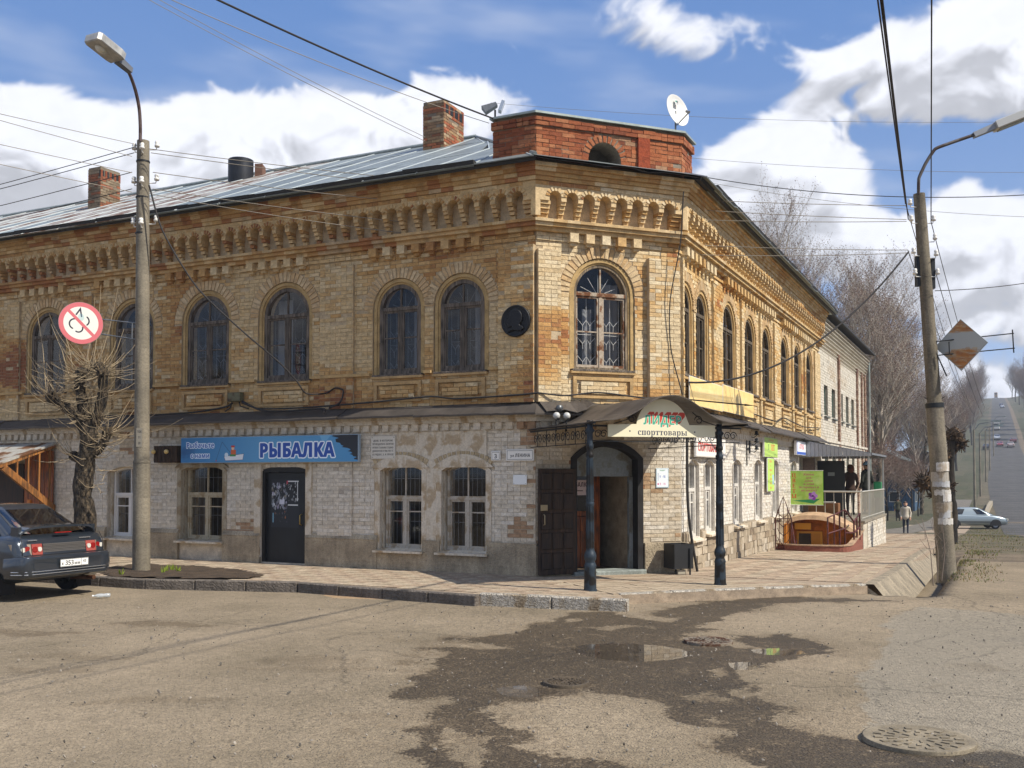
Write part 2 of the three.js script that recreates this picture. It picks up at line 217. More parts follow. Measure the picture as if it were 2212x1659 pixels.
{ // the dusty square in front of the building, with its wet patches
  const W = 2048, HH = 1610, S = W / (SQ.x1 - SQ.x0), cv = document.createElement('canvas'); cv.width = W; cv.height = HH; const x = cv.getContext('2d'); x.fillStyle = '#000'; x.fillRect(0, 0, W, HH);
  const poly = (pts, col) => { x.fillStyle = col; x.beginPath(); pts.forEach(([a, b], i) => { const P = G(a, b); const X = (P.x - SQ.x0) * S, Y = (P.z - SQ.z0) * HH / (SQ.z1 - SQ.z0); i ? x.lineTo(X, Y) : x.moveTo(X, Y); }); x.closePath(); x.fill(); };
  const wet = [[[1415, 1324], [1470, 1308], [1540, 1296], [1600, 1288], [1700, 1288], [1880, 1291], [1960, 1295], [1880, 1297], [1700, 1299], [1640, 1313], [1590, 1326], [1540, 1340], [1490, 1352], [1560, 1362], [1420, 1366], [1380, 1350], [1480, 1336], [1430, 1332]],
    [[1190, 1326], [1260, 1318], [1330, 1326], [1400, 1342], [1480, 1345], [1430, 1358], [1500, 1380], [1590, 1400], [1650, 1396], [1600, 1382], [1560, 1366], [1640, 1374], [1700, 1365], [1740, 1384], [1782, 1390], [1755, 1412], [1700, 1418], [1655, 1432], [1620, 1448], [1600, 1470], [1640, 1484], [1610, 1504], [1660, 1522], [1720, 1546], [1705, 1562], [1740, 1580], [1830, 1588], [1880, 1604], [1960, 1616], [2080, 1624], [2230, 1628], [2230, 1680], [1660, 1680], [1600, 1640], [1575, 1612], [1540, 1580], [1450, 1546], [1380, 1508], [1330, 1492], [1265, 1480], [1210, 1502], [1140, 1514], [1075, 1512], [1050, 1530], [1040, 1556], [1100, 1585], [1180, 1610], [1290, 1640], [1360, 1690], [900, 1690], [850, 1615], [910, 1592], [875, 1580], [925, 1566], [930, 1536], [960, 1520], [995, 1504], [900, 1506], [800, 1496], [860, 1484], [950, 1478], [880, 1462], [960, 1440], [930, 1424], [980, 1406], [900, 1400], [1060, 1392], [990, 1378], [1090, 1364], [1160, 1345]],
    [[250, 1346], [330, 1340], [480, 1352], [400, 1356], [300, 1352]], [[0, 1356], [120, 1362], [180, 1370], [60, 1372], [0, 1370]]];
  wet.forEach((q, i) => poly(q, i < 2 ? '#fff' : '#777'));
  for (const q of [[[930, 1600], [975, 1575], [1035, 1602], [1080, 1625], [1010, 1648], [960, 1625]], [[1450, 1376], [1520, 1372], [1545, 1384], [1500, 1392]], [[1560, 1492], [1602, 1482], [1625, 1500], [1590, 1512]], [[1480, 1500], [1520, 1492], [1540, 1508], [1500, 1516]], [[1530, 1545], [1565, 1538], [1580, 1560], [1545, 1562]], [[1500, 1450], [1560, 1442], [1570, 1456], [1515, 1466]], [[1215, 1334], [1262, 1330], [1285, 1337], [1240, 1340]], [[1250, 1352], [1400, 1352], [1330, 1362]], [[1000, 1634], [1040, 1620], [1075, 1650], [1040, 1659]]]) poly(q, '#000');
  // streaks of tyre dirt: faint grey
  for (const [a, b, c, d] of [[500, 1436, 920, 1446], [560, 1425, 800, 1420], [820, 1380, 1100, 1392], [60, 1412, 300, 1418], [900, 1545, 700, 1552], [200, 1520, 520, 1500], [0, 1440, 200, 1446], [2000, 1470, 1960, 1476], [2120, 1440, 2210, 1446]]) poly([[a, b - 4], [(a + c) / 2, (b + d) / 2 - 7], [c, d - 3], [c, d + 3], [(a + c) / 2, (b + d) / 2 + 8], [a, b + 3]], '#383838');
  const msk = x.getImageData(0, 0, W, HH).data;
  const BW = 256, BH = 202; let sm = new Float32Array(BW * BH); for (let j = 0; j < BH; j++) for (let i = 0; i < BW; i++) sm[j * BW + i] = msk[(Math.min(HH - 1, j * 8 + 4) * W + i * 8 + 4) * 4] / 255; for (let k = 0; k < 4; k++) { const q = new Float32Array(BW * BH); for (let j = 0; j < BH; j++) for (let i = 0; i < BW; i++) { let s = 0, c = 0; for (let a = -2; a <= 2; a++) for (let b = -1; b <= 1; b++) { const y = j + b, xx = i + a; if (y < 0 || xx < 0 || y >= BH || xx >= BW) continue; s += sm[y * BW + xx]; c++; } q[j * BW + i] = s / c; } sm = q; }
  const damp = (X, Y) => { const fx = cl(X / 8 - .5, 0, BW - 1.01), fy = cl(Y / 8 - .5, 0, BH - 1.01), i = Math.floor(fx), j = Math.floor(fy), u = fx - i, v = fy - j; return (sm[j * BW + i] * (1 - u) + sm[j * BW + i + 1] * u) * (1 - v) + (sm[(j + 1) * BW + i] * (1 - u) + sm[(j + 1) * BW + i + 1] * u) * v; };
  x.fillStyle = '#000'; x.fillRect(0, 0, W, HH); poly([[1915, 1325], [1990, 1310], [2260, 1330], [2300, 1700], [1900, 1590], [1860, 1520], [1890, 1440], [1925, 1390]], '#f00'); poly([[690, 1284], [800, 1272], [930, 1284], [960, 1294], [820, 1292], [720, 1290]], '#0f0'); { const rc = rng(61); x.strokeStyle = '#00f'; x.globalCompositeOperation = 'lighter'; for (let i = 0; i < 60; i++) { let X = rc() * W, Y = (.42 + rc() * .5) * HH, a = rc() * 6.3; x.lineWidth = .8 + rc() * 1.4; x.beginPath(); x.moveTo(X, Y); for (let k = 0; k < 40; k++) { a += (rc() - .5) * .9; X += Math.cos(a) * 9; Y += Math.sin(a) * 9; x.lineTo(X, Y); } x.stroke(); } x.globalCompositeOperation = 'source-over'; } const pat = x.getImageData(0, 0, W, HH).data;
  const at = (A_, X, Y, c) => { X = cl(Math.round(X), 0, W - 1); Y = cl(Math.round(Y), 0, HH - 1); return A_[(Y * W + X) * 4 + c] / 255; };
  const col = new Uint8Array(W * HH * 4), rgh = new Uint8Array(W * HH * 4);
  const sr = (v) => cl(v <= .0031308 ? v * 12.92 : 1.055 * Math.pow(v, 1 / 2.4) - .055) * 255;
  const rr = rng(9);
  for (let Y = 0; Y < HH; Y++) for (let X = 0; X < W; X++) {
    const wx = X / S, wz = Y / HH * 22, n1 = fbm(wx * .7 + 3, wz * .7, 4), n2 = fbm(wx * 7, wz * 7, 3), n3 = vn(wx * 40, wz * 40), n4 = vn(wx * 73 + 5, wz * 73), sp = rr();
    const dx = (fbm(wx * 2.2 + 9, wz * 2.2, 4) - .5) * 70 + (n3 - .5) * 14, dy = (fbm(wx * 2.2, wz * 2.2 + 20, 4) - .5) * 44 + (n4 - .5) * 10;
    let w = at(msk, X + dx * .7, Y + dy, 0); const soft = at(msk, X + dx * 1.5 + (n2 - .5) * 60, Y + dy * 1.6 + (n3 - .5) * 20, 0); w = cl(Math.max(w, damp(X + dx, Y + dy) * (.25 + .5 * sst(.3, .7, n2)), soft * .55 * sst(.35, .6, n2)) - sst(.66, .8, n2) * .35 * (n4 > .5 ? 1 : 0)) * (1 - .42 * sst(.7, .8, n4));
    const gp = at(pat, X + dx * .5, Y + dy * .5, 0), sand = at(pat, X + dx * .4, Y + dy * .2, 1);
    let r = .245, g = .194, b = .127; const k = (n1 - .5) * .6 + (n2 - .5) * .26; r *= 1 + k; g *= 1 + k; b *= 1 + k * 1.1;
    const gray = gp * .6; r = lerp(r, .25, gray); g = lerp(g, .225, gray); b = lerp(b, .176, gray); r = lerp(r, .46, sand * .6); g = lerp(g, .29, sand * .6); b = lerp(b, .15, sand * .6);
    const st = 1 + (n3 - .5) * .3 + (n4 - .5) * .26 + (sp - .5) * .2; r *= st; g *= st; b *= st;
    if (n4 > .8 && n3 < .4) { r *= .55; g *= .55; b *= .55; } else if (n4 < .16 && n3 > .66) { r *= 1.35; g *= 1.36; b *= 1.35; }
    const d = lerp(1, .15, w * (.8 + .2 * n3)); r *= d; g *= lerp(1, .88, w) * d; b *= lerp(1, .68, w) * d;
    const ck = 1 - .45 * at(pat, X + (n3 - .5) * 6, Y + (n4 - .5) * 6, 2); r *= ck; g *= ck; b *= ck; const i = (Y * W + X) * 4; col[i] = sr(r); col[i + 1] = sr(g); col[i + 2] = sr(b); col[i + 3] = 255; rgh[i] = rgh[i + 2] = 0; rgh[i + 1] = cl(.97 - w * .3) * 255; rgh[i + 3] = 255;
  }
  const mk = (d, s) => { const t = new THREE.DataTexture(d, W, HH); t.magFilter = THREE.LinearFilter; if (s) t.colorSpace = THREE.SRGBColorSpace; t.needsUpdate = true; return t; };
  const g = new THREE.PlaneGeometry(28, 22, 112, 88); g.rotateX(-Math.PI / 2); const p = g.attributes.position, uv = g.attributes.uv;
  for (let i = 0; i < p.count; i++) { const X = p.getX(i), Z = p.getZ(i) - 14, P = V(X, 0, Z), [u, o] = uo(P); let y = gy(Math.max(u, -2)); if (o > 3.2 && o < 4.6 && u > -.95) y -= .56; y += (fbm(X * .6 + 9, Z * .6, 3) - .5) * .05 * sst(-16, -14, Z); p.setXYZ(i, X, y, Z); uv.setXY(i, (X - SQ.x0) / 28, (Z - SQ.z0) / 22); }
  g.computeVertexNormals();
  const bt = RT(T.pits, 56, 44), m = new THREE.MeshStandardMaterial({ map: mk(col, true), roughnessMap: mk(rgh, false), roughness: 1, bumpMap: bt, bumpScale: .007 });
  const o = mesh('square_ground', g, m); o.userData.kind = 'structure';
}
{ // loose gravel on the square
  const n = 4200, g = new THREE.IcosahedronGeometry(1, 0), im = new THREE.InstancedMesh(g, mat(0xffffff, .95), n), r = rng(31), m = new THREE.Matrix4(), q = new THREE.Quaternion(), c = new THREE.Color();
  for (let i = 0; i < n; i++) { const z = -4.6 - Math.pow(r(), .8) * 11.5, x = (r() * 2 - 1) * (-z) * .56, s = .003 + Math.pow(r(), 6) * .009; q.setFromEuler(new THREE.Euler(r() * 6, r() * 6, r() * 6)); m.compose(V(x, .004 + s * .3 + (fbm(x * .6 + 9, z * .6, 3) - .5) * .05 * sst(-16, -14, z), z), q, V(s * (1 + r()), s * .7, s * (1 + r() * .6))); im.setMatrixAt(i, m); const k = .08 + r() * .24; im.setColorAt(i, c.setRGB(k, k * .88, k * .72)); }
  im.name = 'gravel'; im.userData.kind = 'stuff'; im.castShadow = im.receiveShadow = true; tag(im, 'loose pale gravel scattered over the dusty square', 'gravel'); scene.add(im);
}
function blob(pts, y, seg = 4, amp = .05, seed = 1) { // closed outline through points, roughened
  const c = new THREE.CatmullRomCurve3(pts, true, 'catmullrom', .3).getPoints(pts.length * seg), r = rng(seed); const s = c.map((p) => [p.x + (r() - .5) * amp, p.z + (r() - .5) * amp]); const g = new THREE.ShapeGeometry(new THREE.Shape(s.map((a) => new THREE.Vector2(a[0], -a[1])))); g.rotateX(-Math.PI / 2); g.translate(0, y, 0); return g;
}
{ // standing water: sheets in the hollows
  const water = mat(0xffffff, .02, { transmission: 1, thickness: 0, ior: 1.33 }); let sd = 3;
  for (const [pts, label] of [[[[1232, 1404], [1270, 1396], [1340, 1394], [1420, 1398], [1478, 1408], [1492, 1420], [1440, 1430], [1370, 1434], [1300, 1428], [1255, 1418]], 'largest brown puddle in the middle of the wet patch'], [[[1572, 1438], [1600, 1434], [1634, 1436], [1650, 1444], [1622, 1452], [1586, 1450]], 'small puddle mirroring the yellow wall'], [[[1620, 1408], [1670, 1404], [1725, 1408], [1740, 1416], [1690, 1420], [1640, 1416]], 'narrow puddle beside the upper manhole cover'], [[[1075, 1492], [1120, 1486], [1180, 1492], [1210, 1500], [1150, 1512], [1090, 1508]], 'shallow puddle at the rim of the sunken manhole cover']]) {
    const o = mesh(numbered('puddle'), blob(pts.map(([a, b]) => G(a, b)), .02, 5, .03, sd++), water); o.userData.kind = 'structure'; o.userData.label = label; }
}
// ---------- pavement: base, tiles, kerb stones ----------
const WALK = []; // outline of the pavement in plan
{
  const k = (px, py) => { const P = G(px, py, .14); return [P.x, P.z]; };
  const Lf = (u, o) => { const P = F.L.w(-u, 0, o); return [P.x, P.z]; }, Rf = (u, o) => { const P = F.R.w(u, 0, o); return [P.x, P.z]; };
  const front = [Lf(24, 3.75), Lf(5.75, 3.62), k(650, 1259), k(1035, 1286), k(1200, 1292), k(1355, 1300), k(1340, 1284), k(1600, 1273), k(1873, 1261)];
  const side = [Rf(2, 3.68), Rf(8, 3.85), Rf(20, 3.85), Rf(60, 3.85)];
  WALK.push(...front, ...side, Rf(60, -.4), Rf(0, -.4), Lf(0, -.4), Lf(24, -.4));
  const inside = (x, z) => { let c = false; for (let i = 0, j = WALK.length - 1; i < WALK.length; j = i++) { const a = WALK[i], b = WALK[j]; if ((a[1] > z) !== (b[1] > z) && x < (b[0] - a[0]) * (z - a[1]) / (b[1] - a[1]) + a[0]) c = !c; } return c; };
  const wy = (x, z) => { const u = V(x, 0, z).sub(B).dot(F.R.x); return gsw(u); };
  // base slab, top follows the slope
  const sh = new THREE.ShapeGeometry(new THREE.Shape(WALK.map((a) => new THREE.Vector2(a[0], -a[1])))); sh.rotateX(-Math.PI / 2);
  const mb = new MB(); mb.color('#ab9a86');
  { // strips so that the surface follows the slope
    const st = []; for (let u = -30; u < 60; u += u < 10 ? .5 : 2) st.push(u);
    const clipU = (poly, u0, u1) => { const cut = (P, d, s) => { const out = []; for (let i = 0; i < P.length; i++) { const a = P[i], b = P[(i + 1) % P.length], ia = s * (a[0] - d) >= 0, ib = s * (b[0] - d) >= 0; if (ia) out.push(a); if (ia !== ib) { const t = (d - a[0]) / (b[0] - a[0]); out.push([d, lerp(a[1], b[1], t)]); } } return out; }; return cut(cut(poly, u0, 1), u1, -1); };
    const pl = WALK.map((a) => uo(V(a[0], 0, a[1])));
    // the outline is not convex: cut the triangles of its triangulation instead
    const ix = sh.index.array, pp = sh.attributes.position;
    for (let i = 0; i < ix.length; i += 3) { const tri = [0, 1, 2].map((q) => uo(V(pp.getX(ix[i + q]), 0, pp.getZ(ix[i + q])))); for (let s = 0; s < st.length; s++) { const u0 = st[s], u1 = s + 1 < st.length ? st[s + 1] : 60.1; if (Math.max(tri[0][0], tri[1][0], tri[2][0]) < u0 || Math.min(tri[0][0], tri[1][0], tri[2][0]) > u1) continue; const c = clipU(tri, u0, u1).map(([u, o]) => { const P = F.R.w(u, gsw(u) - .008, o); return P.toArray(); }); for (let q = 1; q + 1 < c.length; q++) { const n = V(...c[q]).sub(V(...c[0])).cross(V(...c[q + 1]).sub(V(...c[0]))); n.y > 0 ? mb.tri(c[0], c[q], c[q + 1]) : mb.tri(c[0], c[q + 1], c[q]); } } }
    for (let i = 0; i < WALK.length - 4; i++) { const a = WALK[i], b = WALK[i + 1], n = Math.max(1, Math.round(Math.hypot(b[0] - a[0], b[1] - a[1]) / 2)); for (let q = 0; q < n; q++) { const P = [lerp(a[0], b[0], q / n), lerp(a[1], b[1], q / n)], Q = [lerp(a[0], b[0], (q + 1) / n), lerp(a[1], b[1], (q + 1) / n)]; const yp = wy(...P) - .008, yq = wy(...Q) - .008; mb.quad([P[0], yp - .5, P[1]], [Q[0], yq - .5, Q[1]], [Q[0], yq, Q[1]], [P[0], yp, P[1]]); } }
  }
  const pave = struct('pavement', mb, M.vcol);
  // bed of soil round the lamp post
  const bed = [[190, 1232], [300, 1219], [420, 1224], [520, 1232], [568, 1243], [540, 1250], [400, 1250], [250, 1246]].map(([a, b]) => G(a, b, .15));
  const inBed = (x, z) => { let c = false; for (let i = 0, j = bed.length - 1; i < bed.length; j = i++) { const a = bed[i], b = bed[j]; if ((a.z > z) !== (b.z > z) && x < (b.x - a.x) * (z - a.z) / (b.z - a.z) + a.x) c = !c; } return c; };
  const sb = new MB(), r = rng(4); sb.color('#5b4c3c'); { const s = .12; const bx = bed.map((p) => p.x), bz = bed.map((p) => p.z); const hgt = (x, z) => .165 + (fbm(x * 5, z * 5, 3) - .5) * .05; for (let x = Math.min(...bx); x < Math.max(...bx); x += s) for (let z = Math.min(...bz); z < Math.max(...bz); z += s) if (inBed(x + s / 2, z + s / 2)) sb.quad([x, hgt(x, z), z], [x, hgt(x, z + s), z + s], [x + s, hgt(x + s, z + s), z + s], [x + s, hgt(x + s, z), z]); }
  struct('soil_bed', sb, mat(0xffffff, 1, { vertexColors: true, map: RT(T.dirt, 1), bumpMap: RT(T.bump, 2), bumpScale: .03 }));
  for (const [px, py] of [[360, 1232], [372, 1230], [385, 1233], [262, 1240], [352, 1236]]) { const P = G(px, py, .17), t = new MB(); t.at(new THREE.Matrix4().makeTranslation(P.x, .15, P.z)); for (let i = 0; i < 14; i++) { const a = r() * 6.3, h = .05 + r() * .1, d = .02 + r() * .06; const b = [Math.cos(a) * .015, 0, Math.sin(a) * .015], e = [Math.cos(a) * d, h, Math.sin(a) * d]; t.tri([b[0] - .012, 0, b[2]], [b[0] + .012, 0, b[2]], e); } one('sprout', t, mat(0x8fa22c, .8, { transmission: .3, thickness: 0 }), 'small yellow-green sprout growing in the soil bed by the lamp post', 'plant', 'sprouts in the soil bed'); }
  // tiles
  const cand = [], s = .3;
  for (let i = -80; i < 12; i++) for (let j = 0; j < 13; j++) { const x0 = i * s, z0 = .1 + j * s; cand.push([F.L, x0, z0, (i + j) & 1, i, j]); }
  for (let i = -2; i < 120; i++) for (let j = 0; j < 13; j++) cand.push([F.R, i * s, .12 + j * s, j & 1, i, j]);
  for (let i = -6; i < 18; i++) for (let j = 0; j < 14; j++) cand.push([F.C, i * s, .1 + j * s, j & 1, i, j]);
  const cols = { a: ['#bbab96', '#bfaf9a', '#b6a691', '#c2b39e'], b: ['#b5a18c', '#ae9a85', '#b8a592', '#b29e8a'] }, list = [];
  for (const [f, x, z, odd, i, j] of cand) {
    const cs = [[x + .004, z + .004], [x + s - .004, z + .004], [x + s - .004, z + s - .004], [x + .004, z + s - .004]].map(([a, b]) => f.w(a, 0, b));
    if (!cs.every((P) => inside(P.x, P.z))) continue;
    const mid = f.w(x + s / 2, 0, z + s / 2); if (inBed(mid.x, mid.z)) continue;
    const [u, o] = uo(mid), lm = mid.clone().sub(A), lx = lm.dot(F.L.x), cx = lm.dot(F.C.x);
    // each region keeps its own direction
    const own = o > 0 && u > -1.2 && mid.clone().sub(B).dot(F.C.x) > 0 ? F.R : cx > 0 ? F.C : F.L; if (own !== f) continue;
    if (u > 34) continue;
    const worn = fbm(mid.x * .8, mid.z * .8, 3), pal = (odd && worn < .62) ? cols.b : cols.a, h = H1[(i * 37 + j * 911 + 5000) & 65535], c = f === F.R && h < .5 ? (odd ? '#bba792' : '#c0ae9a') : pal[Math.floor(h * 3.99)];
    list.push({ cs, c, d: mid.distanceTo(camera.position), dy: (H1[(i * 71 + j * 331 + 900) & 65535] - .5) * .008 });
  }
  list.sort((a, b) => a.d - b.d); const rest = new MB(), mc = {};
  list.forEach((t, n) => { const y = (P) => gsw(uo(P)[0]) + t.dy; const q = [...t.cs.map((P) => [P.x, y(P) - .03, P.z]), ...t.cs.map((P) => [P.x, y(P) + .004, P.z])]; const o = [3, 2, 1, 0, 7, 6, 5, 4].map((i) => q[i]); // front edge first
    if (n < 300) { const b = new MB(); const mid = t.cs[0].clone().add(t.cs[2]).multiplyScalar(.5); b.hexa(o.map((p) => [p[0] - mid.x, p[1], p[2] - mid.z])); mc[t.c] ??= mat(t.c, .95, { map: RT(T.conc, 1.3), bumpMap: T.pits, bumpScale: .004 }); const e = b.build('paving_tile', mc[t.c], pave); e.position.set(mid.x, 0, mid.z); } else { rest.color(t.c); rest.hexa(o); } });
  const e = rest.build('paving_tiles', mat(0xffffff, .95, { vertexColors: true, map: RT(T.conc, 1.3) }), pave); e.userData.kind = 'stuff';
  // kerb stones along the left front, each a stone of its own
  const kerb = (a, b, n, h, w, m, name, label, jit = .01) => { for (let i = 0; i < n; i++) { const p = V(lerp(a[0], b[0], i / n), 0, lerp(a[1], b[1], i / n)), q = V(lerp(a[0], b[0], (i + 1) / n), 0, lerp(a[1], b[1], (i + 1) / n)), d = q.clone().sub(p), L = d.length(); const t = new MB(); t.cbox(.006, L - .006, -.12, h + (r() - .5) * jit, -w, 0, .018); const o = t.build(name, m, pave); o.position.set(p.x, wy(p.x, p.z) - .14, p.z); o.rotation.y = Math.atan2(-d.z, d.x) + (r() - .5) * .01; if (label) o.userData.label = label; } };
  const grey = mat(0x77706a, .95, { map: RT(T.conc, 1.1), bumpMap: T.pits, bumpScale: .01 }), pale = mat(0xcfc7b8, .95, { map: RT(T.wash, .9), bumpMap: RT(T.pits, 1.5), bumpScale: .03 });
  const sh2 = (P, d) => { return [P[0] + F.L.z.x * d, P[1] + F.L.z.z * d]; };
  kerb(sh2(front[0], .12), sh2(front[1], .12), 17, .155, .15, grey, 'kerb_stone'); kerb(sh2(front[1], .12), sh2(front[2], .1), 3, .16, .15, grey, 'kerb_stone'); kerb(sh2(front[2], .1), sh2(front[3], .1), 4, .15, .15, grey, 'kerb_stone');
  kerb(front[3], front[5], 2, .17, .16, pale, 'kerb_stone', 'whitewashed kerb stone');
  kerb(front[6], front[8], 5, .15, .16, pale, 'kerb_stone', 'whitewashed kerb stone');
  // concrete bank down to the ditch
  const bank = new MB(); for (let i = 0; i < 12; i++) { const u0 = -1.0 + i * 1.1, u1 = u0 + 1.1; const P = (u, o, y) => F.R.w(u, y, o).toArray(); const o0 = 3.58 + sst(-2, 3, u0) * .12, o1 = 3.58 + sst(-2, 3, u1) * .12; bank.quad(P(u0, o0 + .42, gsw(u0) - .45), P(u1, o1 + .42, gsw(u1) - .45), P(u1, o1 + .06, gsw(u1) + .02), P(u0, o0 + .06, gsw(u0) + .02)); bank.quad(P(u0, o0 + .06, gsw(u0) + .02), P(u1, o1 + .06, gsw(u1) + .02), P(u1, o1 - .1, gsw(u1) + .022), P(u0, o0 - .1, gsw(u0) + .022)); }
  { const u0 = -1.0, P = (o, y) => F.R.w(u0, y, o).toArray(); bank.quad(P(3.48, -.5), P(4.1, -.5), P(4.08, gsw(u0) - .42), P(3.48, gsw(u0) + .02)); }
  struct('ditch_bank', bank, mat(0xa8a090, .95, { map: RT(T.dirt, .9) }));
}
{ // the street up the hill
  const mb = new MB(), P = (u, o, dy) => F.R.w(u, gy(u) + dy, o).toArray(); const us = []; for (let u = 14; u < 900; u += u < 60 ? 2 : 8) us.push(u);
  const w0 = (u) => lerp(5.9, 4.4, sst(40, 160, u)) + (1 - sst(15, 35, u)) * 3, w1 = (u) => lerp(17, 11.2, sst(30, 200, u));
  for (let i = 0; i + 1 < us.length; i++) for (let j = 0; j < 4; j++) { const a = us[i], b = us[i + 1], f = (u, t) => lerp(w0(u), w1(u), t); mb.quad(P(a, f(a, j / 4), .004), P(a, f(a, (j + 1) / 4), .004), P(b, f(b, (j + 1) / 4), .004), P(b, f(b, j / 4), .004)); }
  struct('road', mb, mat(0x5a5b5d, .9, { map: RT(T.dirt, .12), bumpMap: T.pits, bumpScale: .006 }));
  const fp = new MB(); for (let u = 34; u < 110; u += u < 80 ? 3 : 10) { const v = u + (u < 80 ? 3 : 10), sh = (q) => -1.2 + sst(40, 70, q) * 1.8; fp.quad(P(u, sh(u), .01), P(u, sh(u) + 2.4, .01), P(v, sh(v) + 2.4, .01), P(v, sh(v), .01)); }
  struct('footpath', fp, mat(0x85827c, .95, { map: RT(T.dirt, .5) }));
  const vg = new MB(); const r = rng(8); // grass tufts of the verge by the pole and further on
  for (let i = 0; i < 4200; i++) { const near = i < 1300, u = near ? 2.2 + r() * 13 : 15 + r() * 40, o = near ? 4.68 + Math.abs(r() + r() - 1) * 1.0 : 4 + r() * 2.6; if (fbm(u * 1.1, o * 1.1, 3) < .44) continue; const q = F.R.w(u, gy(u), o), h = .02 + r() * .05, a = r() * 6.3; vg.color(r() < .5 ? [.16 + r() * .08, .13 + r() * .05, .06] : [.09 + r() * .05, .11 + r() * .05, .03]); vg.tri([q.x - Math.cos(a) * .012, q.y - .012, q.z - Math.sin(a) * .012], [q.x + Math.cos(a) * .012, q.y - .012, q.z + Math.sin(a) * .012], [q.x + (r() - .5) * .08, q.y + h, q.z + (r() - .5) * .08]); }
  const v = vg.build('grass', mat(0xffffff, .9, { vertexColors: true })); v.userData.kind = 'stuff'; tag(v, 'short green grass on the verge round the leaning concrete pole', 'grass');
}
// manhole covers
function manhole(px, py, rx, label, big) { const P = G(px, py), d = Math.abs(P.z), R = rx / FPX * d, o = thing('manhole_cover', label, 'manhole cover', [P.x, (fbm(P.x * .6 + 9, P.z * .6, 3) - .5) * .05 * sst(-16, -14, P.z) - .006, P.z], .4); const c = new MB(); c.lathe([[R, -.03], [R, .018], [R - .012, .022], [R * .86, .022], [R * .84, .014], [.0001, .014]], 40); c.build('rim', big, o); const k = new MB(); for (let a = 0; a < 16; a++) { const t = a / 16 * 6.283; for (const [r0, r1] of [[.18, .34], [.42, .58], [.65, .79]]) { if (r0 < .2 && a % 2) continue; const w = .5 * Math.min(.06, r0 * R * .18); k.at(new THREE.Matrix4().makeRotationY(t + r0)); k.box(r0 * R, r1 * R, .012, .022, -w, w); } } k.at(null); k.build('tread', big, o); return o; }
const castiron = mat(0x7d7263, .85, { map: RT(T.rust, 2), bumpMap: T.bump, bumpScale: .004 });
manhole(1530, 1385, 52, 'round iron manhole cover beside the wet patch, below the canopy', castiron);
manhole(1222, 1474, 50, 'sunken round manhole cover inside the wet patch by a puddle', mat(0x5a4f40, .7, { map: RT(T.conc, 2) }));
manhole(1984, 1598, 115, 'large pale ribbed manhole cover on the grey asphalt', mat(0x948a78, .85, { map: RT(T.conc, 2) }));
// ---------- the corner building ----------
const bld = thing('brick_building', 'two-storey ochre brick corner building with whitewashed ground floor and metal roof', 'building', [A.x, 0, A.z]);
const rel = (f) => [f.o.x - A.x, 0, f.o.z - A.z];
const inF = (o, f) => place(o, rel(f), f.t);
const fm = (mb, name, m, f, parent = bld) => inF(mb.build(name, m, parent), f);
const BR = []; // every brick: {f, x0, x1, y0, y1, z0, z1, c}
const PAL = {
  red: ['#b2532c', '#a84a27', '#bd6036', '#99431f', '#c06a42', '#8c3e22', '#ad5630', '#b95f3a'],
  white: ['#d9d2c6', '#d1c9bb', '#e1dbd0', '#c9bda9', '#ded6c8', '#cfc4b2', '#d8cdbb', '#b79a7c'],
  bright: ['#e8e3d8', '#e2dccf', '#ece8df', '#d8cfbf', '#e5dfd4', '#dcd3c3', '#e9e4da', '#cdbfa8'],
  silicate: ['#e6e1d5', '#e0dacd', '#eae6dc', '#dad1c1', '#e3dccf', '#d3c6b1'], darkred: ['#a08270', '#927260', '#ad927e', '#86665a'],
};
const pick = (pal, x, y, s, bias = 0) => { const n = fbm(x * s + 40, y * s * 1.6 + 11, 3), h = vn(x * 9.7 + 3, y * 23.1); let i = Math.floor(cl((n - .3) * 1.85 + bias + (h - .5) * .5, 0, .999) * pal.length); return pal[i]; };
const PB = { // dark bricks last in each list: noise patches choose how worn a place is
  C: (x, y) => pick(['#ead6b0', '#e6cda2', '#eddcba', '#e0c08e', '#dcb67e', '#d2a468', '#c8985f', '#bc8656', '#ae744a'], x + 3, y, .8, -.04),
  R: (x, y) => pick(['#ebd3a6', '#e8cd9c', '#eedab2', '#e4c48c', '#dcb77c', '#d4a96a', '#c8944f', '#b97c46'], x + 60, y, .5, -.06),
  L: (x, y) => pick(['#e0c698', '#dcbe8c', '#e3cca2', '#d6b27c', '#cfa66c', '#c4985f', '#b88854', '#a8744a', '#9a6444'], x + 90, y, .55, .04),
  T: (x, y) => pick(['#b56e46', '#a9623c', '#b87a54', '#9c5836', '#985434', '#a86844', '#874a30', '#b08a6c'], x + 30, y, 1.2, 0),
  GL: (x, y) => pick(['#ece4d4', '#efe8da', '#e8dfce', '#f0eade', '#e4d9c6', '#e9dfcd', '#d8c9b0', '#b8987a'], x + 20, y, .6, -.12 + sst(.5, .68, fbm(x * 1.4 + 8, y * 1.1, 3)) * .5 * (x > -1.1 ? 1 : .25) + sst(1.1, .5, y) * .15),
  GC: (x, y) => pick(['#e2dacb', '#e6dfd2', '#dacfbc', '#ded4c2', '#cfc0a8', '#d2c4ac', '#b89a7a', '#a47858'], x + 25, y, .9, -.05 + sst(.5, .68, fbm(x * 1.4 + 3, y * 1.1, 3)) * .45 + sst(1.4, .4, y) * .1),
  GR: (x, y) => pick(['#f0ece3', '#ece7dc', '#f2efe8', '#e6dfd2', '#eee9df', '#e4dccd', '#efebe2', '#d8ccb8'], x + 70, y, .7, -.12),
  X: (x, y) => pick(PAL.silicate, x + 10, y, .9, -.05),
};
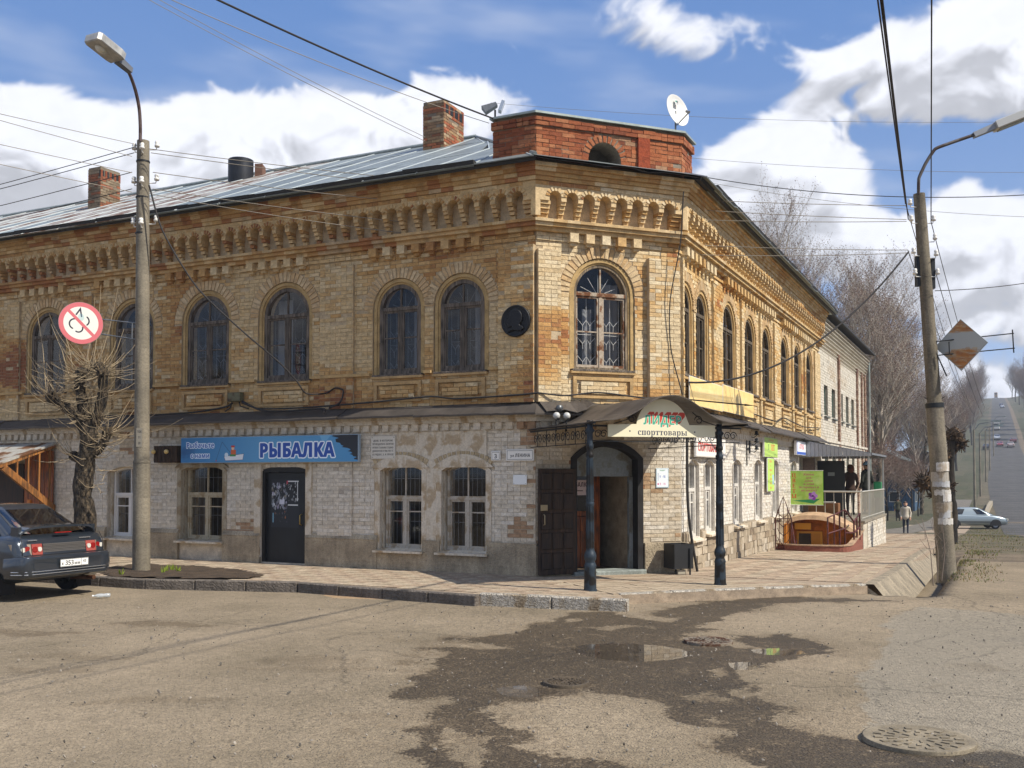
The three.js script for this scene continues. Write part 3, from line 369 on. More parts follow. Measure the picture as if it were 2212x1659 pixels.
function arcPts(cx, w, ys, rise, n = 14) { const R = (w * w / 4 + rise * rise) / (2 * rise), cy = ys + rise - R, a = Math.asin(Math.min(1, w / 2 / R)), full = rise > w / 2 ? Math.PI - a : a, out = []; for (let i = 0; i <= n; i++) { const t = full - 2 * full * i / n; out.push([cx + R * Math.sin(t), cy + R * Math.cos(t)]); } return out; }
const outl = (cx, w, y0, ys, rise, n) => [[cx - w / 2, y0], [cx + w / 2, y0], ...arcPts(cx, w, ys, rise, n)];
function span(o, y) { // [left, right] of an opening at height y
  if (y < o.y0 || y > o.ys + o.rise + (o.ring || 0)) return null; const g = o.ring || 0; if (y <= o.ys) return [o.cx - o.w / 2, o.cx + o.w / 2]; const R = (o.w * o.w / 4 + o.rise * o.rise) / (2 * o.rise), cy = o.ys + o.rise - R, RR = R + g, dy = y - cy; if (dy > RR) return null; const h = Math.sqrt(RR * RR - dy * dy); return [o.cx - Math.min(h, o.w / 2 + g), o.cx + Math.min(h, o.w / 2 + g)];
}
let BSEED = 1;
function layBricks(f, x0, x1, y0, y1, z, pal, { op = [], ch = .077, len = .262, jn = .009, jit = .004, dep = .03, sink = BR } = {}) {
  const r = rng(1000 + BSEED++); let row = 0;
  for (let y = y0; y < y1 - .02; y += ch, row++) {
    const ya = y + jn / 2, yb = Math.min(y + ch, y1) - jn / 2, ym = (ya + yb) / 2; let spans = [[x0, x1]];
    for (const o of op) { const s = span(o, ym); if (!s) continue; const n = []; for (const [a, b] of spans) { if (s[1] <= a || s[0] >= b) { n.push([a, b]); continue; } if (s[0] > a) n.push([a, s[0]]); if (s[1] < b) n.push([s[1], b]); } spans = n; }
    for (const [a, b] of spans) { let x = a - ((row % 2) ? len / 2 : (row % 4 === 2 ? len * .25 : 0)), hd = false;
      // positions fixed to the wall, not to the span
      x = Math.floor((a - x0) / len) * len + x0 - ((row % 2) ? len / 2 : 0);
      for (; x < b; x += len) { const l = Math.max(a, x) + jn / 2, q = Math.min(b, x + len) - jn / 2; if (q - l < .02) continue; const half = r() < .28 && q - l > .2; const pieces = half ? [[l, (l + q) / 2 - jn / 2], [(l + q) / 2 + jn / 2, q]] : [[l, q]]; for (const [s, e] of pieces) sink.push({ f, x0: s + (r() - .5) * jit, x1: e + (r() - .5) * jit, y0: ya + (r() - .5) * jit, y1: yb + (r() - .5) * jit, z0: z - dep, z1: z + (r() - .5) * jit * 2 - (r() < .05 ? .012 : 0), c: pal((s + e) / 2, ym) }); } }
  }
}
function voussoirs(f, o, t, z, pal, n, sink = BR) { const R = (o.w * o.w / 4 + o.rise * o.rise) / (2 * o.rise), cy = o.ys + o.rise - R, a = Math.asin(Math.min(1, o.w / 2 / R)), full = o.rise > o.w / 2 ? Math.PI - a : a; for (let i = 0; i < n; i++) { const t0 = -full + 2 * full * i / n + .012 / R, t1 = -full + 2 * full * (i + 1) / n - .012 / R, P = (tt, rr) => [o.cx + rr * Math.sin(tt), cy + rr * Math.cos(tt)]; sink.push({ f, q: [P(t0, R), P(t1, R), P(t1, R + t), P(t0, R + t)], z0: z - .03, z1: z, c: pal(o.cx + i * .7, o.ys + i * .13), x0: o.cx, x1: o.cx, y0: o.ys, y1: o.ys }); } }

// ---- openings ----
const up = (cx, w, y0, top, ring = .22) => ({ cx, w: w + .22, y0: y0 - .02, ys: top - w / 2, rise: w / 2 + .11, ring, ww: w, wy: y0 });
const UL = [[-1.57, .98, 3.93, 5.72], [-2.97, .98, 3.93, 5.74], [-5.76, 1.2, 3.93, 5.9], [-7.9, 1.2, 3.93, 5.9], [-10.1, 1.2, 3.93, 5.9], [-12.9, 1.2, 3.93, 5.9], [-15.6, 1.2, 3.93, 5.9], [-18.2, 1.2, 3.93, 5.9]].map((a) => up(...a));
const UC = [up(1.36, 1.15, 3.93, 5.95)];
const UR = [[.64, .86, 3.96, 5.74], [1.85, .84, 3.96, 5.76], [4.24, 1.1, 3.98, 5.9], [6.42, 1.1, 4.0, 5.9], [8.46, 1.1, 4.0, 5.92], [10.97, 1.1, 4.05, 5.97], [13.1, 1.1, 4.08, 6.0], [15.28, 1.1, 4.1, 6.02]].map((a) => up(...a));
const seg = (cx, w, y0, top, rise = .13) => ({ cx, w, y0, ys: top - rise, rise, ring: .0 });
const GL_ = [[-1.47, .98, .52, 2.18], [-2.86, .98, .52, 2.18], [-7.92, 1.2, .56, 2.2], [-10.2, 1.1, .56, 2.16]].map((a) => seg(...a));
const DL = seg(-5.7, 1.16, .16, 2.16, .08);
const DC = seg(1.42, 1.5, .1, 2.62, .34);
const GR_ = [[.8, .84, .7, 2.3], [2.03, .84, .75, 2.3], [4.55, .9, .8, 2.35], [6.85, .9, .82, 2.38], [9.05, .9, .83, 2.4], [11.82, .9, .85, 2.42], [14.6, .9, .85, 2.42]].map((a) => seg(...a));
const holeOf = (o) => outl(o.cx, o.w, o.y0, o.ys, o.rise, 12);
// ---- walls: mortar and rubble core, a hole for every opening ----
const walls = {};
function core(f, x0, x1, opsU, opsG, cu, cg, gb) {
  const mb = new MB(); const Tz = (z) => new THREE.Matrix4().makeTranslation(0, 0, z);
  mb.color(cu).ext([[x0, 3.1], [x1, 3.1], [x1, 7.6], [x0, 7.6]], .47, Tz(-.482), opsU.map(holeOf));
  mb.color(cg).ext([[x0 - .02, gb], [x1 + .02, gb], [x1 + .02, 3.098], [x0 - .02, 3.098]], .53, Tz(-.482), opsG.map(holeOf));
  walls[f.k] = fm(mb, 'wall', M.vcol, f);
}
core(F.L, -24, .0, UL, [...GL_, DL], '#cbb694', '#ded4c2', -.4);
core(F.C, 0, LC, UC, [DC], '#cdb999', '#c6b9a4', -.4);
core(F.R, 0, 17.2, UR, GR_, '#d3bd94', '#ddd5c8', -1.2);
// ---- upper brickwork ----
layBricks(F.L, -24, .0, 3.12, 6.30, 0, PB.L, { op: UL });
layBricks(F.R, 0, 17.2, 3.12, 6.30, 0, PB.R, { op: UR });
layBricks(F.C, 0, LC, 3.12, 6.30, 0, PB.C, { op: UC });
const PV = (x, y) => ['#dcc096', '#d8b88a', '#e0c79e', '#d2b080'][Math.floor(vn(x * 3.1, y * 17) * 3.99)];
for (const o of UL) voussoirs(F.L, { ...o }, .2, .004, PV, 25);
for (const o of UC) voussoirs(F.C, { ...o }, .2, .004, PV, 25);
for (const o of UR) voussoirs(F.R, { ...o }, .2, .004, PV, 21);
// ---- pilasters standing proud ----
function pilaster(f, x0, x1, y0, y1, z, pal, cc) { const mb = new MB().color(cc); mb.box(x0 + .004, x1 - .004, y0, y1, -.01, z - .008); fm(mb, 'pilaster', M.vcol, f); layBricks(f, x0, x1, y0, y1, z, pal, { dep: .03 }); const e = new MB(); }
pilaster(F.C, .0, .46, 3.3, 6.12, .115, PB.C, '#cdb999'); pilaster(F.C, 2.30, LC, 3.3, 6.12, .115, PB.C, '#cdb999');
pilaster(F.L, -.72, .0, 3.3, 6.2, .115, PB.L, '#cbb694'); pilaster(F.L, -4.82, -4.0, 3.3, 6.2, .06, PB.L, '#cbb694'); pilaster(F.L, -14.25, -13.8, 3.3, 6.2, .06, PB.L, '#cbb694'); pilaster(F.L, -11.75, -11.35, 3.3, 6.2, .05, PB.L, '#cbb694');
pilaster(F.R, 0, .1, 3.3, 6.2, .115, PB.R, '#d3bd94'); for (const [a, b] of [[2.55, 3.35], [9.2, 10.05], [16.1, 17.2], [5.22, 5.42], [7.36, 7.52], [11.92, 12.1], [14.1, 14.28]]) pilaster(F.R, a, b, 3.3, 6.2, .06, PB.R, '#d3bd94');
// ---- ground floor brickwork ----
layBricks(F.L, -24, .02, .74, 2.80, .06, PB.GL, { op: [...GL_.map((o) => ({ ...o, ring: .14 })), DL, { cx: -2.22, w: 2.5, y0: .5, ys: 2.79, rise: .02 }] });
{ const m = new MB(), q = (a, b) => [a, b + (fbm(a * 2.3, b * 2.3, 3) - .5) * .12]; const e = [[-3.46, .5], [-.98, .5], [-.98, 2.8], [-3.46, 2.8]]; m.ext(e, .06, new THREE.Matrix4().makeTranslation(0, 0, .012), GL_.slice(0, 2).map(holeOf)); fm(m, 'render_coat', M.whitewash, F.L); }
layBricks(F.C, -.02, LC + .02, .7, 3.06, .06, PB.GC, { op: [{ ...DC, ring: .1 }] });
layBricks(F.R, 0, 17.2, .86, 2.82, .06, PB.GR, { op: GR_ });
layBricks(F.L, -4.82, -3.98, .74, 2.80, .10, PB.GL); { const m = new MB().color('#cfc6b8'); m.box(-4.815, -3.985, .72, 2.8, .04, .092); fm(m, 'pilaster', M.vcol, F.L); }
// ---- plinths ----
{ let m = new MB(); const seg_ = (a, b) => { m = new MB(); m.box(a, b, -.4, .70, .03, .12); m.hexa([[a, .70, .135], [b, .70, .135], [b, .70, .05], [a, .70, .05], [a, .79, .075], [b, .79, .075], [b, .79, .05], [a, .79, .05]]); fm(m, 'plinth', M.plinth, F.L); }; seg_(-24, -10.76); seg_(-9.64, -8.55); seg_(-7.29, -6.29); seg_(-5.11, -3.38); m = new MB(); m.box(-3.375, .055, -.4, .5, .03, .115); m.box(-2.35, -1.97, .5, .72, .05, .11); m.box(-.96, .05, .5, .72, .05, .11); fm(m, 'plinth', M.plinth, F.L);
  let c = new MB(); c.box(-.05, .655, -.4, .68, .03, .115); fm(c, 'plinth', M.plinth, F.C); c = new MB(); c.box(2.185, LC + .05, -.4, .68, .03, .115); fm(c, 'plinth', M.plinth, F.C);
  const st = []; layBricks(F.R, 0.05, 17.2, -.45, .84, .118, (x, y) => pick(['#c4b7a2', '#b8aa94', '#cdc2b0', '#a99a84', '#a08f79', '#bdae96'], x + 5, y, 1.1), { ch: .16, len: .4, jn: .012, jit: .016, dep: .07, op: GR_.map((o) => ({ ...o, y0: o.y0 - .02 })), sink: st }); const k = new MB(); for (const b of st) { k.color(b.c); k.box(b.x0, b.x1, b.y0, b.y1, b.z0, b.z1, 0, 0, true); } k.color('#ab9e8a'); k.box(0, 17.2, -1.2, .5, .03, .105); for (let i = 0; i < GR_.length; i++) { const a = i ? GR_[i - 1].cx + .45 : 0, b = GR_[i].cx - .45; k.box(a + .003, b - .003, .5, .85, .03, .105); } fm(k, 'plinth', M.vcol, F.R); }
// ---- bands, dentils, arcade, cornice ----
function cornice(f, x0, x1, mL, mR, pal, cols) {
  const m = new MB(), c = (x, y) => m.color(pick(cols, x + 7, y, .9, 0)), span_ = (y0, y1, z1) => { for (let x = x0; x < x1 - 1e-6; x += .27) { const e = Math.min(x1, x + .27), a = x === x0, b = e === x1; c(x, y0); m.box(x, e - (b ? 0 : .003), y0, y1, -.02, z1, a ? mL : 0, b ? mR : 0); } };
  span_(6.455, 6.53, .12); span_(6.532, 6.60, .19); span_(6.602, 6.655, .235);
  // sloping ledge under the arcade
  for (let x = x0; x < x1 - 1e-6; x += 1.05) { const e = Math.min(x1, x + 1.05), l = x === x0 ? mL : 0, r = e === x1 ? mR : 0; c(x, 6.7); m.hexa([[x - .22 * l, 6.656, .22], [e + .22 * r, 6.656, .22], [e, 6.656, -.02], [x, 6.656, -.02], [x - .04 * l, 6.70, .04], [e + .04 * r, 6.70, .04], [e, 6.70, -.02], [x, 6.70, -.02]]); }
  const s = .34, n = Math.floor((x1 - x0 - .16) / s), off = x0 + ((x1 - x0) - n * s) / 2, r = .118, pts = [[x0, 6.99]];
  for (let i = 0; i < n; i++) { const cx = off + (i + .5) * s; pts.push([cx - r, 6.99], [cx - r, 7.06]); for (let k = 1; k < 8; k++) { const t = Math.PI - k / 8 * Math.PI; pts.push([cx + r * Math.cos(t), 7.06 + r * Math.sin(t)]); } pts.push([cx + r, 7.06], [cx + r, 6.99]); }
  pts.push([x1, 6.99], [x1, 7.34], [x0, 7.34]); m.color(cols[2]); m.ext(pts, .235, new THREE.Matrix4().makeTranslation(0, 0, -.012));
  if (mL) { m.hexa([[x0 - .223 * mL, 6.7, .223], [x0, 6.7, .223], [x0, 6.7, 0], [x0, 6.7, -.001], [x0 - .223 * mL, 7.34, .223], [x0, 7.34, .223], [x0, 7.34, 0], [x0, 7.34, -.001]]); }
  if (mR) { m.hexa([[x1, 6.7, .223], [x1 + .223 * mR, 6.7, .223], [x1, 6.7, 0], [x1, 6.7, -.001], [x1, 7.34, .223], [x1 + .223 * mR, 7.34, .223], [x1, 7.34, 0], [x1, 7.34, -.001]]); }
  for (let i = 0; i <= n; i++) { const cx = off + i * s, w = i === 0 || i === n ? .085 : .05, a = i === 0 ? x0 : cx - w, b = i === n ? x1 : cx + w; [[6.70, .06], [6.775, .105], [6.85, .15], [6.925, .19]].forEach(([y, z]) => { c(cx, y); m.box(a, b, y + .004, y + .069, -.012, z); }); }
  for (let i = 0; i < n; i++) voussoirs(f, { cx: off + (i + .5) * s, w: 2 * r, ys: 7.06, rise: r * .999 }, .075, .236, pal, 7);
  fm(m, 'cornice', M.vcol, f);
  layBricks(f, x0 - .23 * mL, x1 + .23 * mR, 7.262, 7.342, .232, pal); const q = new MB(); const band = (y0, y1, z) => { for (let x = x0; x < x1 - 1e-6; x += .27) { const e = Math.min(x1, x + .27), l = x === x0 ? mL : 0, rr = e === x1 ? mR : 0; q.color(pick(cols, x + 70, y0, 1.4, .05)); q.box(x, e - (rr ? 0 : .003), y0, y1, -.02, z, l, rr); } };
  band(7.345, 7.42, .26); band(7.423, 7.497, .29); band(7.50, 7.57, .335); band(7.573, 7.64, .385); fm(q, 'cornice_moulding', M.vcol, f);
}
cornice(F.L, -24, 0, 0, TL, PB.L, ['#dab884', '#d0aa70', '#e0c290', '#c59a62', '#b27a4c', '#cbb08a']);
cornice(F.C, 0, LC, TL, TR, PB.C, ['#e0c290', '#dab884', '#e6cca0', '#d0aa70', '#c59a62']);
cornice(F.R, 0, 17.2, TR, 0, PB.R, ['#e4c690', '#debb82', '#e9cfa2', '#d6b074', '#cba066']);
const pm = {}; function piece(name, g, c, f, x) { pm[c] ??= mat(c, .95, { map: M.brickv.map, bumpMap: M.brickv.bumpMap, bumpScale: .006 }); const o = mesh(name, g, pm[c], bld), P = f.w(x, 0, 0); o.position.set(P.x - A.x, 0, P.z - A.z); o.rotation.y = f.t; return o; }
function dentils(f, list, pal, z = .145, y0 = 6.285, y1 = 6.452, w = .17) { const m = new MB(); m.box(-w / 2, w / 2, y0, y1, -.01, z); m.box(-w / 2 + .03, w / 2 - .03, y0 - .06, y0, -.01, z * .6); const g = m.geo(); for (const x of list) piece('dentil', g, pal(x, 6), f, x); }
const ar = (a, b, s) => { const o = []; for (let x = a; x <= b + 1e-6; x += s) o.push(x); return o; };
dentils(F.C, ar(.72, 2.1, .33), PB.C); dentils(F.L, [...ar(-3.5, -1.0, .33), ...ar(-6.6, -5.0, .33), ...ar(-8.9, -7.0, .33), ...ar(-11.1, -9.2, .33), ...ar(-13.6, -12.0, .33), ...ar(-23, -14.5, .33)], PB.L); dentils(F.R, [...ar(.3, 2.4, .3), ...ar(3.6, 9.0, .33), ...ar(10.3, 15.9, .33)], PB.R);
// bricks above the recesses
layBricks(F.L, -24, 0, 6.30, 6.452, .03, PB.L); layBricks(F.C, 0, LC, 6.30, 6.452, .03, PB.C); layBricks(F.R, 0, 17.2, 6.30, 6.452, .03, PB.R);
// ---- ground floor dentils, band, flashing sheets ----
function belt(f, x0, x1, mL, mR, pal, step, tone) {
  const m = new MB(); m.color(tone); m.box(x0, x1, 2.945, 3.03, .03, .15, mL, mR); m.box(x0, x1, 3.032, 3.09, .03, .19, mL, mR); fm(m, 'belt_course', M.whitewash, f);
  const d = new MB(); d.box(-step * .3, step * .3, 2.815, 2.943, .03, .125); const dg = d.geo(); for (let x = x0 + step / 2; x < x1; x += step) if (x > -18) piece('dentil', dg, pal(x, 2.9), f, x);
  layBricks(f, x0, x1, 2.80, 2.945, .065, pal);
  const r = rng(Math.round(x1 * 77) + 3); let x = x0; while (x < x1 - .05) { let L = 1.1 + r() * 1.0; if (x + L > x1 - .5) L = x1 - x; const e = x + L, l = x === x0 ? mL : 0, q = e === x1 ? mR : 0, y = 3.075 + (r() - .5) * .03, y2 = y + (r() - .5) * .03, zf = .40 + (r() - .5) * .05, yt = 3.315 + (r() - .5) * .02; const s = new MB(); const nx = 6; for (let i = 0; i < nx; i++) { const a = lerp(x - .004, e + .004, i / nx), b = lerp(x - .004, e + .004, (i + 1) / nx), ya = lerp(y, y2, i / nx) + Math.sin(i * 2.1 + x) * .006, yb = lerp(y, y2, (i + 1) / nx) + Math.sin((i + 1) * 2.1 + x) * .006, la = i === 0 ? l : 0, qb = i === nx - 1 ? q : 0; s.hexa([[a - zf * la, ya, zf], [b + zf * qb, yb, zf], [b, yt - .012, -.01], [a, yt - .012, -.01], [a - zf * la, ya + .012, zf], [b + zf * qb, yb + .012, zf], [b, yt, -.01], [a, yt, -.01]]); s.quad([a - zf * la, ya - .025, zf - .004], [b + zf * qb, yb - .025, zf - .004], [b + zf * qb, yb, zf], [a - zf * la, ya, zf]); } fm(s, 'flashing_sheet', M.flash, f); x = e; }
}
belt(F.L, -24, 0, 0, TL, PB.GL, .225, '#d6cec2'); belt(F.C, 0, LC, TL, TR, PB.GC, .225, '#cfc2ae'); belt(F.R, 0, 17.2, TR, 0, PB.GR, .2, '#e0d9cc');
// ---- panels and ledges under the upper windows ----
function panel(f, o, pal, cc) { const m = new MB().color(cc), x0 = o.cx - o.ww / 2 + .0, x1 = o.cx + o.ww / 2; const fr = (a, b, c, d, z) => m.box(a, b, c, d, -.01, z); fr(x0 - .05, x1 + .05, 3.735, 3.80, .045); fr(x0 - .05, x1 + .05, 3.40, 3.45, .045); fr(x0 - .05, x0 + .02, 3.452, 3.733, .045); fr(x1 - .02, x1 + .05, 3.452, 3.733, .045); fr(x0 - .1, x1 + .1, 3.86, 3.905, .07); fm(m, 'window_panel', M.vcol, f); layBricks(f, x0 + .1, x1 - .1, 3.48, 3.712, .05, pal); }
for (const o of UL) panel(F.L, o, PB.L, '#c9a876'); for (const o of UC) panel(F.C, o, PB.C, '#c9a876'); for (const o of UR) panel(F.R, o, PB.R, '#d0af7a');
{ const m = new MB(); const strip = (f, list, z, c, x0, x1) => { let mm; const put = (a, b) => { mm = new MB().color(c); mm.box(a, b, 3.93, 3.985, -.01, z); fm(mm, 'string_course', M.vcol, f); }; let a = x0; for (const o of [...list].sort((p, q) => p.cx - q.cx)) { if (o.cx - o.w / 2 > a + .06) put(a, o.cx - o.w / 2 - .02); a = o.cx + o.w / 2 + .02; } if (x1 > a) put(a, x1); }; strip(F.L, UL, .085, '#cfae78', -24, 0); strip(F.R, UR, .085, '#cfae78', 0, 17.2); }

// ---- windows ----
function sash(parent, w, h, ys, rise, o = {}) { // frame with origin at bottom middle; ys: springing above the sill
  const m = o.frame || M.wood_old, t = o.t || .07, Tz = (z) => new THREE.Matrix4().makeTranslation(0, 0, z), z0 = o.z ?? -.22;
  const f = new MB(); f.ext(outl(0, w, 0, ys, rise, 14), .09, Tz(z0), [outl(0, w - 2 * t, t, ys, Math.max(.03, rise - t), 14)]); f.build('frame', m, parent);
  const b = new MB(), iw = w / 2 - t, tr = o.transom ?? ys, zb = z0 + .02; b.box(-iw, iw, tr - .035, tr + .035, zb, zb + .07); b.box(-.035, .035, t, tr - .036, zb, zb + .06); b.box(-.014, .014, tr + .036, ys + rise - t, zb + .01, zb + .045);
  const lo = t, hi = tr - .036; for (const s of [-1, 1]) { const a = s < 0 ? -iw : .036, e = s < 0 ? -.036 : iw; b.box(a, a + .035, lo, hi, zb, zb + .045); b.box(e - .035, e, lo, hi, zb, zb + .045); b.box(a + .036, e - .036, lo, lo + .05, zb, zb + .045); b.box(a + .036, e - .036, hi - .04, hi, zb, zb + .045); for (const k of o.bars || [.5]) b.box(a + .036, e - .036, lerp(lo, hi, k) - .012, lerp(lo, hi, k) + .012, zb, zb + .04); }
  b.build('sash_bars', o.sashm || m, parent);
  // panes
  const zg = zb + .022, cut = [lo + .05, ...(o.bars || [.5]).map((k) => lerp(lo, hi, k)), hi - .04];
  for (const s of [-1, 1]) { for (let i = 0; i + 1 < cut.length; i++) { const a = s < 0 ? -iw + .03 : .03, e = s < 0 ? -.03 : iw - .03; const p = mesh('pane', new THREE.PlaneGeometry(e - a, cut[i + 1] - cut[i]), M.glass, parent); p.position.set((a + e) / 2, (cut[i] + cut[i + 1]) / 2, zg); p.rotation.y = (H1[(SEEDW += 37) & 65535] - .5) * .012; p.rotation.x = (H1[(SEEDW += 37) & 65535] - .5) * .012; }
    const pts = arcPts(0, w - 2 * t + .02, ys, Math.max(.04, rise - t + .01), 16).filter((q) => q[0] * s >= -1e-6), poly = [[0, tr], ...(s > 0 ? [[pts[0][0], tr], ...pts, [0, ys + rise - t + .01]] : [[0, ys + rise - t + .01], ...pts, [pts[pts.length - 1][0], tr]])]; const g = new THREE.ShapeGeometry(new THREE.Shape(poly.map((q) => new THREE.Vector2(q[0], q[1])))); const p = mesh('pane', g, M.glass, parent); p.position.z = zg; }
}
let SEEDW = 11;
function sunGrille(parent, w, h, ys, z, gm) { const g = new MB(), L = (a, b, c, d) => g.cyl([a, b, z], [c, d, z], .0045, .0045, 4, false), y1 = ys - .06; for (const s of [-1, 1]) { const x = s * w / 4, q = w / 4 - .06; for (const yy of [.12 * h, .36 * h, .6 * h]) { L(x - q, yy + .12, x - q * .4, yy); L(x + q, yy + .12, x + q * .4, yy); L(x - q * .4, yy, x, yy + .1); L(x + q * .4, yy, x, yy + .1); L(x - q * .4, yy, x - q * .4, yy - .1); L(x + q * .4, yy, x + q * .4, yy - .1); } L(x, .1, x, y1); L(x - q, y1 * .5, x + q, y1 * .5); L(x - q, .1, x - q, y1); L(x + q, .1, x + q, y1); } for (let i = 0; i < 5; i++) { const t = (i + .7) / 5.4 * Math.PI; L(0, ys, Math.cos(t) * w * .4, ys + Math.sin(t) * w * .4); } g.build('grille', gm || M.grille, parent); }
function curtain(parent, x0, x1, y0, y1, z) { const n = 24, g = new THREE.PlaneGeometry(x1 - x0, y1 - y0, n, 1), p = g.attributes.position; for (let i = 0; i < p.count; i++) p.setZ(i, Math.sin(p.getX(i) * 40 + x0 * 9) * .025 + Math.sin(p.getX(i) * 17) * .02); g.computeVertexNormals(); const c = mesh('curtain', g, M.curtain, parent); c.position.set((x0 + x1) / 2, (y0 + y1) / 2, z); }
function upperWindow(f, o, i, opt = {}) { const g = inF(grp('window', bld), f); const P = f.w(o.cx, o.wy, 0); g.position.set(P.x - A.x, P.y, P.z - A.z); const ys = o.ys - o.wy, w = o.ww, Tz = (z) => new THREE.Matrix4().makeTranslation(0, 0, z);
  const s = new MB(); s.ext(outl(0, w + .219, -.018, ys, o.rise - .001, 18), .30, Tz(-.36), [outl(0, w - .02, .01, ys, w / 2 - .01, 18)]); s.ext(outl(0, w + .19, -.0, ys, o.rise - .015, 18).slice(0), .0301, Tz(-.059), [outl(0, w + .06, .012, ys, w / 2 + .03, 18)]); s.build('surround', opt.surround || M.plaster, g);
  sash(g, w, 0, ys, w / 2, { frame: opt.frame, sashm: opt.sashm, z: -.16, t: opt.t || .085, bars: opt.bars || [.5] }); if (opt.grille) sunGrille(g, w - .16, ys, ys, opt.gz || -.27, opt.gm);
  const sl = new MB(); sl.cbox(-w / 2 - .08, w / 2 + .08, -.045, .012, -.2, .07, .008); sl.build('sill', opt.sill || M.wood_old, g); if (opt.curt) for (const [a, b, c, d] of opt.curt) curtain(g, a * w, b * w, c * ys, d * (ys + w / 2), -.42 - .02 * i); }
UL.forEach((o, i) => upperWindow(F.L, o, i, { grille: i < 6 && i !== 5, curt: [[[.1, .42, 0, 1]], [[.12, .45, 0, 1]], [[-.45, -.12, 0, .9]], [[.2, .45, .2, 1]], [[-.45, -.2, 0, .8]], null, null, null][i], bars: i === 0 ? [.62] : [.55] }));
UC.forEach((o, i) => upperWindow(F.C, o, i, { grille: true, gm: mat(0xdcdcd6, .6), gz: -.2, t: .06, frame: mat(0x9a8c78, .9, { map: RT(T.wood, 1.5) }), sashm: mat(0xb9aa96, .9, { map: RT(T.rust, 1) }), surround: mat(0xc4a774, .95, { map: T.grain, bumpMap: T.bump, bumpScale: .004 }), curt: [[.15, .45, 0, .85], [-.2, -.05, 0, .6]] }));
{ const pl = mat(0xd0b07a, .95, { map: T.grain }); UR.forEach((o, i) => upperWindow(F.R, o, i, { surround: pl, t: .06, frame: mat(0x7c7264, .9, { map: RT(T.wood, 1.5) }), curt: i % 2 ? [[.1, .45, 0, .9]] : [[-.45, -.2, 0, .9]] })); }
function lowerWindow(f, o, opt) { const g = inF(grp('window', bld), f); const w = o.w - .04, P = f.w(o.cx, o.y0, 0); g.position.set(P.x - A.x, P.y, P.z - A.z); const ys = o.ys - o.y0, rise = o.rise, Tz = (z) => new THREE.Matrix4().makeTranslation(0, 0, z), dz = opt.deep || -.14;
  if (opt.trim) { const s = new MB(); s.ext(outl(0, o.w + .2, .0, ys, rise + .1, 12), .075, Tz(.0), [outl(0, o.w - .03, .01, ys, rise - .01, 12)]); s.ext(outl(0, o.w + .32, -.0, ys + .06, rise + .12, 12).slice(2), .05, Tz(.045), [arcPts(0, o.w + .12, ys + .02, rise + .02, 12).concat([[0, ys + .08]]).slice(0, 13)].slice(0, 0)); s.build('surround', opt.trimm || M.whitewash, g); }
  const rv = new MB(); rv.ext(outl(0, o.w - .001, .0, ys, rise - .001, 12), .36 + .05, Tz(dz - .3), [outl(0, o.w - .05, .02, ys, rise - .02, 12)]); rv.build('reveal', opt.trimm || M.whitewash, g);
  sash(g, w - .06, 0, ys, rise, { frame: opt.frame || M.wood_pale, z: dz - .05, t: opt.ft || .05, transom: ys * .66, bars: [.74] });
  const gr = new MB(), zz = dz - .16; for (let i = 0; i < 9; i++) { const x = lerp(-w / 2 + .06, w / 2 - .06, i / 8); gr.cyl([x, .05, zz], [x, ys + rise * .5, zz], .006, .006, 4, false); } for (const y of [.35, .9]) gr.cyl([-w / 2 + .05, y * ys, zz], [w / 2 - .05, y * ys, zz], .006, .006, 4, false); gr.build('grille', M.grille, g);
  const sl = new MB(); sl.hexa([[-o.w / 2 - .07, -.06, .2], [o.w / 2 + .07, -.06, .2], [o.w / 2 - .03, -.06, dz], [-o.w / 2 + .03, -.06, dz], [-o.w / 2 - .07, -.02, .2], [o.w / 2 + .07, -.02, .2], [o.w / 2 - .03, .022, dz], [-o.w / 2 + .03, .022, dz]]); sl.build('sill', opt.sill || M.whitewash, g); if (opt.curt) for (const [a, b] of opt.curt) curtain(g, a * w, b * w, .02, ys * .95, dz - .4); }
GL_.forEach((o, i) => lowerWindow(F.L, o, { trim: i < 3, frame: i === 2 ? mat(0xc6ba9e, .85, { map: RT(T.wash, 1.5) }) : i === 3 ? mat(0xd5d2cc, .85) : M.wood_pale, curt: null, trimm: i === 2 ? mat(0xb9ad94, .9, { map: T.wash }) : undefined }));
GR_.forEach((o, i) => lowerWindow(F.R, o, { deep: -.03, ft: .085, frame: M.white, curt: [[-.45, .45]], trimm: mat(0xe6e1d8, .95, { map: T.grain }) }));
// arched headers over the ground floor windows on the left
for (const o of GL_.slice(0, 2)) voussoirs(F.L, { ...o, w: o.w + .2, rise: o.rise + .02, ys: o.ys + .1 }, .12, .085, () => '#c9b795', 13);

// where the two wings meet behind
const C0 = (() => { const d = B.clone().sub(A), a = F.L.x, b = F.R.x, k = a.x * b.z - a.z * b.x, t = (d.x * b.z - d.z * b.x) / k; return A.clone().addScaledVector(a, t); })();
const VAL = C0.clone().lerp(V(-.974, 0, -26.643), 14.8 / 7), VALL = { x: VAL.clone().sub(A).dot(F.L.x) }, VALR = { x: VAL.clone().sub(B).dot(F.R.x) };
